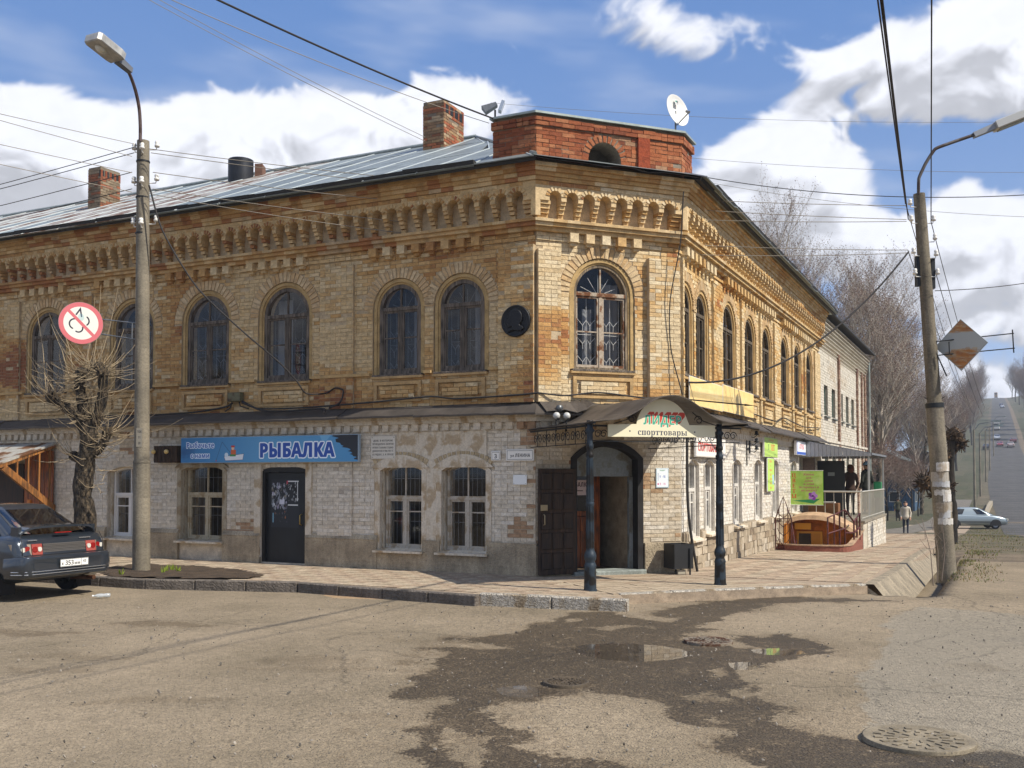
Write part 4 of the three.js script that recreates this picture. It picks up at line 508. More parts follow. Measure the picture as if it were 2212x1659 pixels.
// ---- rooms behind the windows ----
{ const m = new MB(); m.at(F.L.m.clone().premultiply(new THREE.Matrix4().makeTranslation(-A.x, 0, -A.z))); m.box(-24, -2.2, .0, 7.4, -4.2, -4.0); m.box(-24, -.6, 3.0, 3.15, -4.0, -.483); m.box(-24, -.6, -.4, .1, -4.0, -.483); m.box(-24, -.6, 7.3, 7.4, -4, -.483); for (const x of [-4.4, -9.0, -11.6, -14, -17]) m.box(x - .1, x + .1, .1, 7.3, -4, -.483); m.box(-24.2, -24, -.4, 7.6, -14.5, 0); m.box(-24.2, VALL.x, -.4, 7.6, -14.7, -14.5);
  m.at(F.R.m.clone().premultiply(new THREE.Matrix4().makeTranslation(-A.x, 0, -A.z))); m.box(2.2, 17.1, -.4, 7.4, -4.2, -4.0); m.box(.6, 17.1, 3.0, 3.15, -4.0, -.483); m.box(.6, 17.1, -1.2, .1, -4.0, -.483); m.box(.6, 17.1, 7.3, 7.4, -4, -.483); for (const x of [3.1, 9.6]) m.box(x - .1, x + .1, .1, 7.3, -4, -.483); m.box(17.0, 17.19, -1.2, 7.6, -14.5, -.0); m.box(VALR.x, 17.1, -.4, 7.6, -14.7, -14.5);
  m.at(F.C.m.clone().premultiply(new THREE.Matrix4().makeTranslation(-A.x, 0, -A.z))); m.box(-.2, LC + .2, 3.0, 3.149, -3.6, -.484); m.box(-.2, LC + .2, 7.301, 7.402, -3.6, -.484); m.box(-1.5, 4.5, 3.2, 7.3, -3.7, -3.55); m.at(null); m.build('inner_walls', M.room, bld); }

// ---- side door (left) and the corner doorway ----
{ const g = inF(grp('door', bld), F.L); const P = F.L.w(DL.cx, .16, 0); g.position.set(P.x - A.x, P.y, P.z - A.z); const w = DL.w, h = DL.ys - DL.y0; const fr = new MB(); fr.ext(outl(0, w - .002, 0, h, DL.rise - .002, 10), .2, new THREE.Matrix4().makeTranslation(0, 0, -.16), [[[-w / 2 + .07, 0.012], [w / 2 - .07, .012], [w / 2 - .07, h - .05], [-w / 2 + .07, h - .05]]]); fr.build('frame', M.black, g);
  const lf = mesh('leaf', new THREE.BoxGeometry(w - .15, h - .07, .05), mat(0x23272b, .5, { map: RT(T.metal, .8), metalness: .2 }), g); lf.position.set(0, (h - .05) / 2 + .005, -.05);
  const t = print(.72, 1.0, (x, W, H) => { x.clearRect(0, 0, W, H); const r = rng(12); const blobs = (n, x0, x1, y0, y1, s, c) => { for (let i = 0; i < n; i++) { x.fillStyle = c[Math.floor(r() * c.length)]; x.globalAlpha = .35 + r() * .6; x.beginPath(); const cx = (x0 + r() * (x1 - x0)) * W, cy = (y0 + r() * (y1 - y0)) * H, q = s * W * (.3 + r()); for (let k = 0; k < 7; k++) { const a = k / 7 * 6.3, d = q * (.3 + r()); x[k ? 'lineTo' : 'moveTo'](cx + Math.cos(a) * d * .7, cy + Math.sin(a) * d * 1.3); } x.fill(); } }; x.fillStyle = '#2a2e33'; x.fillRect(0, 0, W, H); blobs(150, .02, .55, .08, .6, .05, ['#9aa3ad', '#c8ccd2', '#6d747c', '#4a5058', '#b0a9c4', '#8c8472']); blobs(60, .62, .98, .03, .5, .035, ['#e4e6e6', '#b8bec2', '#101214', '#0c0d10', '#0c0d10']); x.globalAlpha = .9; x.fillStyle = '#e8eaea'; x.fillRect(.58 * W, .03 * H, .4 * W, .025 * H); x.fillRect(.6 * W, .52 * H, .36 * W, .025 * H); x.fillRect(.93 * W, .05 * H, .025 * W, .4 * H); x.fillStyle = '#cfd0dc'; x.fillRect(.3 * W, .42 * H, .18 * W, .1 * H); x.fillStyle = '#7fb2cc'; x.fillRect(.05 * W, .7 * H, .04 * W, .2 * H); x.fillStyle = '#c8435a'; x.fillRect(.55 * W, .03 * H, .05 * W, .07 * H); blobs(40, .05, .6, .55, .95, .03, ['#5c626a', '#7d848c', '#3a3f46', '#a3673c']); });
  const s = face('poster_scraps', .72, 1.0, t, g, .8); s.position.set(-.03, 1.22, -.022); s.userData.label = 'torn remains of paper notices';
  const hd = new MB(); hd.tube([[.4, .78, -.02], [.4, .8, .04], [.4, .98, .04], [.4, 1.0, -.02]], .012, 8); hd.build('handle', mat(0xb59a5a, .4, { metalness: .8 }), g); const tr = new MB(); tr.ext([[-w / 2 - .17, 0], [-w / 2 + .002, 0], [-w / 2 + .002, h], ...arcPts(0, w, h, DL.rise, 8).reverse().slice(1, -1), [w / 2 - .002, h], [w / 2 - .002, 0], [w / 2 + .15, 0], [w / 2 + .15, h + .12], [-w / 2 - .17, h + .12]], .05, new THREE.Matrix4().makeTranslation(0, .1, .05)); tr.build('surround', M.whitewash, g); }
{ const g = inF(grp('entrance', bld), F.C); const P = F.C.w(DC.cx, .1, 0); g.position.set(P.x - A.x, P.y, P.z - A.z); const w = DC.w, h = DC.ys - DC.y0;
  const fr = new MB(); fr.ext(outl(0, w - .003, 0.0, h, DC.rise - .003, 14), .3, new THREE.Matrix4().makeTranslation(0, 0, -.22), [outl(0, w - .24, 0.0, h - .02, DC.rise - .1, 14)]); fr.build('frame', mat(0x1c1a1a, .7, { map: T.rust }), g);
  const tp = new MB(); const ti = outl(0, w - .244, h - .34, h - .02, DC.rise - .102, 14); tp.ext(ti, .05, new THREE.Matrix4().makeTranslation(0, 0, -.2)); for (const s of [-1, 1]) tp.box(s > 0 ? w / 2 - .2 : -w / 2 + .122, s > 0 ? w / 2 - .122 : -w / 2 + .2, .09, h - .345, -.2, -.12); tp.build('transom_panel', mat(0x8f989c, .8, { map: T.wash }), g);
  const st = new MB(); st.cbox(-w / 2 + .01, w / 2 - .01, -.1, .09, -.3, .22, .015); st.build('threshold', mat(0x98a2a2, .9, { map: T.conc }), g);
  const vb = new MB(), D = -2.0, x0 = -w / 2 + .13, x1 = w / 2 - .13; vb.color('#b9aa92').box(x0 - .1, x0, .0, 2.4, D, -.23); vb.box(x1, x1 + .1, .0, 2.4, D, -.23); vb.box(x0 - .1, x1 + .1, 2.2, 2.4, D, -.23); vb.color('#6b5a46').box(x0 - .1, x1 + .1, -.1, .05, D, -.23); vb.color('#5a3a20').box(x0 - .1, x1 + .1, 0, 2.4, D - .1, D - .001); vb.build('vestibule', M.vcol, g);
  const ipl = []; const iw = new MB(); for (let i = 0; i < 9; i++) { const a = x0 + .02 + i * .105; iw.cbox(a, a + .1, .06, 1.05, -1.02, -.98, .006); } iw.cbox(x0, x0 + .12, .06, 2.15, -1.03, -.97, .006); iw.cbox(x0 + .84, x0 + .97, .06, 2.15, -1.03, -.97, .006); iw.cbox(x0 + .122, x0 + .838, 1.06, 1.16, -1.03, -.97, .006); iw.cbox(x0 + .122, x0 + .838, 2.03, 2.15, -1.03, -.97, .006); iw.build('inner_door', M.wood_org, g); const gl = mesh('door_glass', new THREE.BoxGeometry(.716, .87, .012), mat(0x0b0d10, .08), g); gl.position.set(x0 + .48, 1.595, -1.0);
  const sg = face('notice', .5, .3, print(.5, .3, (x, W, H) => { x.fillStyle = '#e7d3d2'; x.fillRect(0, 0, W, H); x.fillStyle = '#4a2a30'; x.font = 'bold ' + H * .42 + 'px sans-serif'; x.textAlign = 'center'; x.fillText('РЫБАЛКА', W / 2, H * .45, W * .92); x.fillRect(W * .22, H * .68, W * .45, H * .05); x.beginPath(); x.moveTo(W * .12, H * .705); x.lineTo(W * .26, H * .6); x.lineTo(W * .26, H * .81); x.fill(); x.fillRect(W * .8, H * .62, W * .08, H * .2); }), g); sg.position.set(x0 + .52, 1.62, -.985); sg.userData.label = 'pale notice with an arrow on the inner door';
  // the open leaf, folded back against the wall to the left
  const lf = grp('door_leaf', g, [-w / 2 + .06, .06, .13], -Math.PI + .12); const d = new MB(); d.cbox(0, .78, 0, 1.92, -.03, .03, .006); d.build('leaf_board', M.wood_dark, lf); const pn = new MB(); for (let j = 0; j < 5; j++) for (let i = 0; i < 3; i++) pn.cbox(.07 + i * .235, .27 + i * .235, .1 + j * .36, .4 + j * .36, -.05, -.031, .012); pn.build('leaf_panels', mat(0x3d2b1d, .7, { map: RT(T.wood, 1.5) }), lf); const hh = new MB(); hh.tube([[.7, .9, -.03], [.7, .92, -.09], [.7, 1.08, -.09], [.7, 1.1, -.03]], .011, 8); hh.cbox(.62, .76, 1.16, 1.27, -.06, -.031, .005); hh.build('handle', mat(0x9a8c70, .45, { metalness: .6 }), lf); }

// ---- parapet of red brick above the cut corner ----
{ const y0 = 7.72, y1 = 8.60, m = new MB(), hole = seg(1.36, .68, 7.84, 8.22, .339); hole.w = .68; hole.ys = 7.9; hole.rise = .335; const Tz = (z) => new THREE.Matrix4().makeTranslation(0, 0, z);
  m.color('#9a8f80'); m.ext([[-.03, y0], [LC + .03, y0], [LC + .03, y1], [-.03, y1]], .46, Tz(-.352), [holeOf(hole)]); m.build; const pw = fm(m, 'parapet', M.vcol, F.C); walls.T = pw;
  const rl = new MB().color('#9a8f80'); rl.box(-.82, .045, y0, y1, -.35, .108); fm(rl, 'parapet_wing', M.vcol, F.L); const rr = new MB().color('#9a8f80'); rr.box(-.04, .66, y0, y1, -.35, .108); fm(rr, 'parapet_wing', M.vcol, F.R);
  layBricks(F.C, -.045, LC + .043, y0 + .05, 8.40, .12, PB.T, { op: [{ ...hole, ring: .13 }], jit: .008 }); voussoirs(F.C, hole, .13, .124, PB.T, 13); layBricks(F.C, -.06, LC + .06, 8.40, 8.56, .16, PB.T, { jit: .008, dep: .07 }); layBricks(F.L, -.83, .048, y0 + .05, 8.40, .12, PB.T, { jit: .008 }); layBricks(F.L, -.85, .068, 8.40, 8.56, .16, PB.T, { jit: .008, dep: .07 }); layBricks(F.R, -.046, .67, y0 + .05, 8.40, .12, PB.T, { jit: .008 }); layBricks(F.R, -.06, .69, 8.40, 8.56, .16, PB.T, { jit: .008, dep: .07 });
  const bk = new MB(); bk.box(.7, 2.0, 7.6, 8.5, -1.2, -.36); fm(bk, 'parapet_niche', M.room, F.C);
  const pier = new MB().color('#a04a2a'); pier.box(2.05, 2.3, y0 + .05, 8.4, .1, .17); fm(pier, 'parapet_pier', M.brickv, F.C);
  const cap = new MB(); cap.box(-.0, LC, 8.60, 8.64, -.4, .2, TL, TR); fm(cap, 'parapet_cap', M.capm, F.C); const cl_ = new MB(); cl_.box(-.86, 0, 8.60, 8.64, -.4, .2, 0, TL); fm(cl_, 'parapet_cap', M.capm, F.L); const cr = new MB(); cr.box(0, .7, 8.60, 8.64, -.4, .2, TR, 0); fm(cr, 'parapet_cap', M.capm, F.R);
  // metal skirt below the parapet, bent and uneven
  const sk = new MB(), r = rng(6); const n = 10; let pz = .5, py = 7.66; for (let i = 0; i < n; i++) { const a = lerp(0, LC, i / n), b = lerp(0, LC, (i + 1) / n), l = i ? 0 : TL, q = i === n - 1 ? TR : 0, ny = 7.655 + (r() - .5) * .05, nz = .5 + (r() - .5) * .05; sk.hexa([[a - pz * l, py, pz], [b + nz * q, ny, nz], [b + .1 * q, 7.80, .1], [a - .1 * l, 7.80, .1], [a - pz * l, py + .014, pz], [b + nz * q, ny + .014, nz], [b + .13 * q, 7.83, .13], [a - .13 * l, 7.83, .13]]); py = ny; pz = nz; } fm(sk, 'eave_flashing', M.flash, F.C); const sl = new MB(); sl.hexa([[-1.1, 7.66, .5], [.5 * TL, 7.66, .5], [.1 * TL, 7.80, .1], [-.9, 7.80, .1], [-1.1, 7.675, .5], [.5 * TL, 7.675, .5], [.1 * TL, 7.83, .13], [-.9, 7.83, .13]]); fm(sl, 'eave_flashing', M.flash, F.L); }

// ---- roof ----
const EY = 7.68, EZ = .56, RW = 7, RY = 11.1, XR = V(-.974, RY, -26.643);
{ const rp = grp('roof', bld); const slope = (f, xe0, xe1, mE0, mE1, ms) => { // hips: x limits at eave and ridge
    const S = Math.hypot(RW + EZ, RY - EY), P = (x, s) => [x, lerp(EY, RY, s), lerp(EZ, -RW, s)], nrm = [0, (RW + EZ) / S, (RY - EY) / S], rows = 3, cw = 1.2; const base = new MB(), sm = new MB(); const lim = (s) => [lerp(xe0[0], xe0[1], s), lerp(xe1[0], xe1[1], s)]; const off = (p, d) => [p[0], p[1] + nrm[1] * d, p[2] + nrm[2] * d];
    const [a0, a1] = lim(0), [b0, b1] = lim(1); base.hexa([off(P(a0, 0), -.09), off(P(a1, 0), -.09), off(P(b1, 1), -.09), off(P(b0, 1), -.09), off(P(a0, 0), -.02), off(P(a1, 0), -.02), off(P(b1, 1), -.02), off(P(b0, 1), -.02)]); inF(base.build('roof_deck', M.roof_dark, rp), f);
    const x0 = Math.min(a0, b0), x1 = Math.max(a1, b1), r = rng(f.k.charCodeAt(0)); for (let c = 0, x = x0; x < x1; x += cw, c++) { for (let k = 0; k < rows; k++) { const st = (c % 2) * .06, s0 = k ? k / rows + st : -.004 - r() * .012, s1 = k === rows - 1 ? 1 : (k + 1) / rows + st; const cx = (xx, s) => { const [l, h] = lim(cl(s)); return cl(xx, l, h); }; const q = [[cx(x, s0), s0], [cx(x + cw, s0), s0], [cx(x + cw, s1), s1], [cx(x, s1), s1]]; if (q[1][0] - q[0][0] < .02 && q[2][0] - q[3][0] < .02) continue; const t = new MB(), lift = (r() - .5) * .012, lo = q.map(([xx, s]) => off(P(xx, s), -.012)), hi = q.map(([xx, s], i) => off(P(xx, s), .002 + (i < 2 ? .006 : 0) + lift * (i % 2))); t.hexa([...lo, ...hi]); inF(t.build('roof_sheet', ms(x, r), rp), f); sm.hexa([...[[cx(x, s0) - .018, s0], [cx(x, s0) + .018, s0], [cx(x, s1) + .018, s1], [cx(x, s1) - .018, s1]].map(([xx, s]) => off(P(xx, s), .0)), ...[[cx(x, s0) - .014, s0], [cx(x, s0) + .014, s0], [cx(x, s1) + .014, s1], [cx(x, s1) - .014, s1]].map(([xx, s]) => off(P(xx, s), .016 + r() * .008))]); } } inF(sm.build('standing_seams', M.seam, rp), f); };
  const xl = XR.clone().sub(A), xr = XR.clone().sub(B); slope(F.L, [-25, -25], [EZ * TL, xl.dot(F.L.x)], 0, 0, (x, r) => x < -10.4 ? (r() < .85 ? M.roof_old : M.roof_b) : r() < .7 ? M.roof : M.roof_b);
  slope(F.R, [-EZ * TR, xr.dot(F.R.x)], [17.7, 17.7], 0, 0, (x, r) => r() < .6 ? M.roof : M.roof_b);
  { const m = new MB(), a = F.C.w(-EZ * TL, EY, EZ), b = F.C.w(LC + EZ * TR, EY, EZ); const q = (p) => p.clone().sub(A).toArray(); m.tri(q(a), q(b), [XR.x - A.x, RY, XR.z - A.z]); m.build('hip_sheet', M.roof, rp); const k = new MB(); const vv = V(VAL.x, EY, VAL.z); k.tri(q(F.L.w(-25, RY, -7)), q(XR), q(F.L.w(-25, EY, -14.8))); k.tri(q(XR), q(vv), q(F.L.w(-25, EY, -14.8))); k.tri(q(XR), q(F.R.w(17.7, RY, -7)), q(F.R.w(17.7, EY, -14.8))); k.tri(q(XR), q(F.R.w(17.7, EY, -14.8)), q(vv)); k.build('rear_slope', M.roof, rp); const rd = new MB(); rd.tube([F.L.w(-25, RY + .02, -7), XR.clone().add(V(0, .03, 0))].map(q), .06, 6); rd.tube([XR.clone().add(V(0, .03, 0)), F.L.w(.2, EY + .06, EZ - .1)].map(q), .04, 6); rd.build('ridge_cap', M.roof_b, rp); }
  const ev = (f, x0, x1, l, r_, dark) => { const m = new MB(); m.box(x0, x1, 7.645, 7.668, .30, .565, l, r_); fm(m, 'eave_trim', M.capm, f, rp); const r = rng(3 + x1), g = new MB(); for (let x = x0; x < x1 - .01; x += .9) { const e = Math.min(x1, x + .9), d = (r() - .5) * .03; g.hexa([[x, 7.672 + d, .60], [e + .02, 7.672 + d, .60], [e + .02, 7.672, .3], [x, 7.672, .3], [x, 7.745 + d, .63], [e + .02, 7.745 + d * .3, .62], [e + .02, 7.75, .56], [x, 7.75, .56]]); } fm(g, 'gutter', M.roof_dark, f, rp); }; ev(F.L, -25, -1.0, 0, 0); ev(F.R, .75, 17.7, 0, 0); }
// chimneys stand on the roof slope
function chimney(px, py, wx, wz, h, pal, cc, vents, name = 'chimney') { const N = F.L.z.clone().multiplyScalar(RY - EY).add(V(0, RW + EZ, 0)).normalize(), P0 = F.L.w(0, EY, EZ), P = hit(px, py, P0, N), d = P.clone().sub(A), x = d.dot(F.L.x), z = d.dot(F.L.z), y = P.y; const g = grp(name, bld); g.position.set(P.x - A.x, 0, P.z - A.z); g.rotation.y = F.L.t; const m = new MB().color(cc); m.box(-wx / 2 + .008, wx / 2 - .008, y - 1.2, y + h, -wz + .008, -.008); m.build('core', M.vcol, g);
  const bm = new MB(), r = rng(Math.round(px)); const row = (yy, i) => { const f1 = (a, b, put) => { for (let x_ = a - ((i % 2) ? .13 : 0); x_ < b; x_ += .262) { const l = Math.max(a, x_) + .005, q = Math.min(b, x_ + .262) - .005; if (q - l > .03 && r() > .04) { bm.color(pal[Math.floor(r() * pal.length)]); put(l, q); } } }; f1(-wx / 2, wx / 2, (l, q) => bm.box(l, q, yy + .004, yy + .07, -.03, .003 + r() * .006)); f1(-wz, 0, (l, q) => bm.box(wx / 2 - .03, wx / 2 + .003 + r() * .008, yy + .004, yy + .07, l, q)); }; let i = 0; for (let yy = y - .3; yy < y + h - .05; yy += .077, i++) { if (vents && yy > y + h - .32 && yy < y + h - .1) { bm.color(pal[i % pal.length]); bm.box(-wx / 2, wx / 2, yy + .004, yy + .07, -.03, .005); continue; } row(yy, i); } bm.build('bricks', M.brickv, g).userData.kind = 'stuff';
  if (vents) { for (let k = 0; k < 4; k++) { const v = new MB(); v.box(wx / 2 - .04, wx / 2 + .002, y + h - .3, y + h - .1, -wz + .08 + k * wz / 4.2, -wz + .22 + k * wz / 4.2); v.build('vent_hole', M.black, g); } for (let k = 0; k < 5; k++) { const w = new MB().color('#8c4a30'); w.box(wx / 2 - .05, wx / 2 + .008, y + h - .31, y + h - .09, -wz + k * (wz - .07) / 4, -wz + .07 + k * (wz - .07) / 4); w.build('vent_pier', M.brickv, g); } } return g; }
chimney(936, 322, .62, 1.05, 1.25, ['#9a7a5c', '#a98a66', '#8c5a40', '#b06a48', '#93765a', '#a55a38', '#b8a184'], '#8f8272', true);
chimney(203, 450, .5, .72, 1.2, ['#8a7a66', '#94846e', '#7c6c58', '#a06244', '#8f5c42', '#9c8c76'], '#857a6a', true);
{ const N = F.L.z.clone().multiplyScalar(RY - EY).add(V(0, RW + EZ, 0)).normalize(), P = hit(520, 388, F.L.w(0, EY, EZ), N); const g = grp('vent_barrel', bld); g.position.set(P.x - A.x, P.y - .3, P.z - A.z); const m = new MB(); m.lathe([[.36, 0], [.36, .86], [.34, .87], [.32, .86], [.32, .3]], 28); m.build('drum', mat(0x2f3238, .5, { metalness: .5, map: T.metal }), g); const k = new MB().color('#7a5a4c'); k.box(.38, .6, 0, .8, -.5, -.1); k.build('flue', M.brickv, g); }

// ---- all the bricks: the 300 that show largest one by one, the rest as one part ----
{ const eye = camera.position; for (const b of BR) b.d = b.f.w((b.x0 + b.x1) / 2, (b.y0 + b.y1) / 2, b.z1).distanceTo(eye) + ((b.q || b.x1 - b.x0 < .1) ? 3 : 0); BR.sort((a, b) => a.d - b.d);
  const rest = new MB(), unit = [], mc = {}; for (let v = 0; v < 6; v++) { const m = new MB(); m.box(-.5, .5, -.5, .5, -.5, .5, 0, 0, true); const g = m.geo(), uv = g.attributes.uv; for (let i = 0; i < uv.count; i++) uv.setXY(i, uv.getX(i) * .25 + v * .31, uv.getY(i) * .07 + v * .17); unit.push(g); }
  let n = 0; for (const b of BR) { if (n < 300 && !b.q && b.x1 - b.x0 > .1 && b.f.k === 'C') { mc[b.c] ??= mat(b.c, .95, { map: M.brickv.map, bumpMap: M.brickv.bumpMap, bumpScale: .006 }); const par = b.y0 > 7.7 ? walls.T : walls.C, o = mesh('brick', unit[n % 6], mc[b.c], par); o.position.set((b.x0 + b.x1) / 2, (b.y0 + b.y1) / 2, (b.z0 + b.z1) / 2); o.scale.set(b.x1 - b.x0, b.y1 - b.y0, b.z1 - b.z0); n++; continue; }
    rest.color(b.c); rest.at(b.f.m); if (b.q) { const q = b.q; rest.hexa([[q[0][0], q[0][1], b.z1], [q[1][0], q[1][1], b.z1], [q[1][0], q[1][1], b.z0], [q[0][0], q[0][1], b.z0], [q[3][0], q[3][1], b.z1], [q[2][0], q[2][1], b.z1], [q[2][0], q[2][1], b.z0], [q[3][0], q[3][1], b.z0]].map((p) => p), true); } else rest.box(b.x0, b.x1, b.y0, b.y1, b.z0, b.z1, 0, 0, true); }
  rest.at(null); for (let i = 0; i < rest.p.length; i += 3) { rest.p[i] -= A.x; rest.p[i + 2] -= A.z; } const o = rest.build('brickwork', M.brickv, bld); o.userData.kind = 'stuff'; console.log('bricks', BR.length); }
// ---------- things on the building ----------
const wallThing = (f, x, y, z, name, label, cat, group) => thing(name, label, cat, f.w(x, y, z), f.t, group);
function board(f, x0, x1, y0, y1, z, d, draw, name, label, cat, { res = 260, rough = .5, frame = 0xdddddd, group } = {}) { const w = x1 - x0, h = y1 - y0, o = wallThing(f, (x0 + x1) / 2, y0, z, name, label, cat, group); const b = new MB(); b.cbox(-w / 2, w / 2, 0, h, 0, d, Math.min(.008, d / 3)); b.build('panel', mat(frame, .6), o); const p = face('print', w - .02, h - .02, print(w, h, draw, res), o, rough); p.position.set(0, h / 2, d + .003); return o; }
const txt = (x, s, X, Y, size, color, { font = 'sans-serif', w, align = 'center', stroke, lw } = {}) => { x.font = 'bold ' + size + 'px ' + font; x.textAlign = align; x.textBaseline = 'middle'; if (stroke) { x.strokeStyle = stroke; x.lineWidth = lw || size * .18; x.lineJoin = 'round'; w ? x.strokeText(s, X, Y, w) : x.strokeText(s, X, Y); } x.fillStyle = color; w ? x.fillText(s, X, Y, w) : x.fillText(s, X, Y); };
board(F.L, -8.37, -3.74, 2.225, 2.775, .14, .09, (x, W, H) => { const g = x.createLinearGradient(0, 0, W, H); g.addColorStop(0, '#2f78b0'); g.addColorStop(.5, '#5d9fcb'); g.addColorStop(1, '#4d93c4'); x.fillStyle = g; x.fillRect(0, 0, W, H); const r = rng(2); x.fillStyle = '#1d5283'; for (let i = 0; i < 60; i++) { x.globalAlpha = .08; x.beginPath(); x.ellipse(W * r() * .09, H * (.4 + r() * .4), W * .04 * r(), H * .14 * r(), 0, 0, 7); x.fill(); } x.globalAlpha = 1; x.fillStyle = '#6fb0d8'; x.beginPath(); x.moveTo(W * .8, 0); x.lineTo(W * .86, 0); x.lineTo(W * .82, H * .35); x.closePath(); x.fill();
  x.fillStyle = '#20242b'; x.beginPath(); x.moveTo(W, 0); x.lineTo(W * .86, 0); for (let i = 0; i < 26; i++) { const t = i / 25; x.lineTo(W * (.86 + .1 * t + .03 * r() + (t > .5 ? .02 : 0)), H * (t * .95)); } x.lineTo(W, H * .95); x.fill();
  txt(x, 'Рыбачьте', W * .118, H * .3, H * .3, '#2f64b4', { w: W * .17, stroke: '#dbe9f6', lw: H * .06 }); txt(x, 'с нами', W * .118, H * .72, H * .28, '#2f64b4', { stroke: '#dbe9f6', lw: H * .06 });
  txt(x, 'РЫБАЛКА', W * .672, H * .55, H * .74, '#c9def4', { w: W * .5, stroke: '#e9f3fc', lw: H * .13 }); txt(x, 'РЫБАЛКА', W * .672, H * .55, H * .74, '#2350a8', { w: W * .5, stroke: '#2350a8', lw: H * .035 });
  const S = (a, b) => [W * a, H * b]; x.strokeStyle = '#243c64'; x.lineWidth = 3; x.beginPath(); x.moveTo(...S(.3, .62)); x.lineTo(...S(.25, .18)); x.lineTo(...S(.215, .92)); x.stroke(); x.fillStyle = '#c53b3b'; x.beginPath(); x.arc(...S(.215, .93), 6, 0, 7); x.fill(); x.fillStyle = '#e9ecef'; x.beginPath(); x.moveTo(...S(.262, .76)); x.lineTo(...S(.378, .66)); x.lineTo(...S(.372, .9)); x.lineTo(...S(.27, .93)); x.closePath(); x.fill(); x.stroke(); x.fillStyle = '#d2653a'; x.fillRect(...S(.302, .5), W * .03, H * .22); x.fillStyle = '#3c8a4c'; x.fillRect(...S(.296, .68), W * .035, H * .08); x.fillStyle = '#efc39c'; x.beginPath(); x.arc(...S(.314, .44), H * .07, 0, 7); x.fill(); x.fillStyle = '#c23e37'; x.fillRect(...S(.303, .33), W * .022, H * .07); x.fillStyle = '#4b94c6'; x.fillRect(...S(.34, .48), W * .022, H * .2); x.fillStyle = '#d6e6ef'; x.beginPath(); x.arc(...S(.276, .7), H * .09, 0, 7); x.fill();
}, 'shop_sign', 'long blue signboard with a fisherman in a boat above the dark metal door', 'sign', { res: 400, frame: 0x9fb4c4 });
board(F.L, -3.54, -2.96, 2.28, 2.74, .066, .03, (x, W, H) => { x.fillStyle = '#cfcabd'; x.fillRect(0, 0, W, H); const r = rng(3); for (let i = 0; i < 400; i++) { x.fillStyle = r() < .5 ? 'rgba(120,110,90,.06)' : 'rgba(255,255,255,.08)'; x.fillRect(r() * W, r() * H, r() * 30, r() * 10); } ['ДОМ, В КОТОРОМ', 'ПРОВОДИЛИСЬ ЗАНЯТИЯ', 'КРУЖКА ССЫЛЬНЫХ СОЦИАЛ-', 'ДЕМОКРАТОВ В 1906-1907 ГГ.', 'ИЗ РЯДОВ С. Е. Ф. КРУНЗЕ'].forEach((s, i) => txt(x, s, W / 2, H * (.2 + i * .155), H * .115, '#3b3a34', { w: W * .88 })); for (const [a, b] of [[.05, .06], [.95, .06], [.05, .94], [.95, .94]]) { x.fillStyle = '#6a6250'; x.beginPath(); x.arc(a * W, b * H, 5, 0, 7); x.fill(); } }, 'memorial_plaque', 'square pale stone plaque with five lines of lettering above a window', 'plaque', { res: 500, frame: 0xb7b1a3 });
const enamel = (s, opt) => (x, W, H) => { x.fillStyle = '#e9e7df'; x.fillRect(0, 0, W, H); x.strokeStyle = '#2b2f35'; x.lineWidth = H * .035; x.strokeRect(H * .09, H * .09, W - H * .18, H - H * .18); opt(x, W, H); };
board(F.L, -.88, -.68, 2.23, 2.41, .068, .02, enamel('', (x, W, H) => txt(x, '3', W / 2, H * .54, H * .66, '#191c22')), 'house_number', 'small white enamel house number plate reading 3', 'house number', { res: 700, frame: 0xd8d6cf });
board(F.L, -.57, .0, 2.225, 2.44, .068, .02, enamel('', (x, W, H) => { txt(x, 'ул', W * .22, H * .56, H * .34, '#191c22'); txt(x, 'ЛЕНИНА', W * .6, H * .53, H * .46, '#191c22', { w: W * .56 }); }), 'street_sign', 'long white enamel street name plate by the building corner', 'street sign', { res: 600, frame: 0xd8d6cf });
{ const o = wallThing(F.L, -.29, 1.79, .066, 'blank_plate', 'blank pale rectangular plate on the stained wall below the street name', 'plate'); const b = new MB(); b.cbox(-.14, .14, 0, .18, 0, .012, .003); b.build('plate', mat(0xe6eaea, .5), o); const k = new MB(); for (const [x, y] of [[-.12, .16], [.12, .16], [-.12, .02], [.12, .02]]) k.cyl([x, y, .01], [x, y, .016], .006, .006, 6); k.build('screws', M.steel, o); }
{ const o = wallThing(F.L, -.34, 4.795, .125, 'portrait_medallion', 'round black relief medallion with a head in profile on the brick pilaster', 'medallion'); const d = new MB(); d.lathe([[.0001, .03], [.24, .03], [.262, .045], [.285, .05], [.295, .03], [.295, 0], [.0001, 0]], 48, new THREE.Matrix4().makeRotationX(Math.PI / 2)); const bm = mat(0x15161a, .5, { metalness: .35, bumpMap: T.bump, bumpScale: .003 }); d.build('disc', bm, o); const h = new MB(); const sh = [[-.13, -.2], [-.02, -.17], [.1, -.19], [.15, -.15], [.09, -.11], [.075, -.07], [.11, -.03], [.125, .04], [.115, .11], [.07, .165], [.0, .185], [-.07, .17], [-.12, .12], [-.135, .06], [-.15, .0], [-.165, -.025], [-.145, -.035], [-.145, -.055], [-.135, -.07], [-.14, -.085], [-.12, -.105], [-.06, -.1], [-.05, -.13], [-.13, -.17]]; h.add(new THREE.ExtrudeGeometry(new THREE.Shape(new THREE.SplineCurve(sh.map((a) => new THREE.Vector2(...a))).getPoints(120)), { depth: .012, bevelEnabled: true, bevelThickness: .022, bevelSize: .018, bevelSegments: 4 }), new THREE.Matrix4().makeTranslation(0, .01, .035)); h.build('relief', bm, o); }
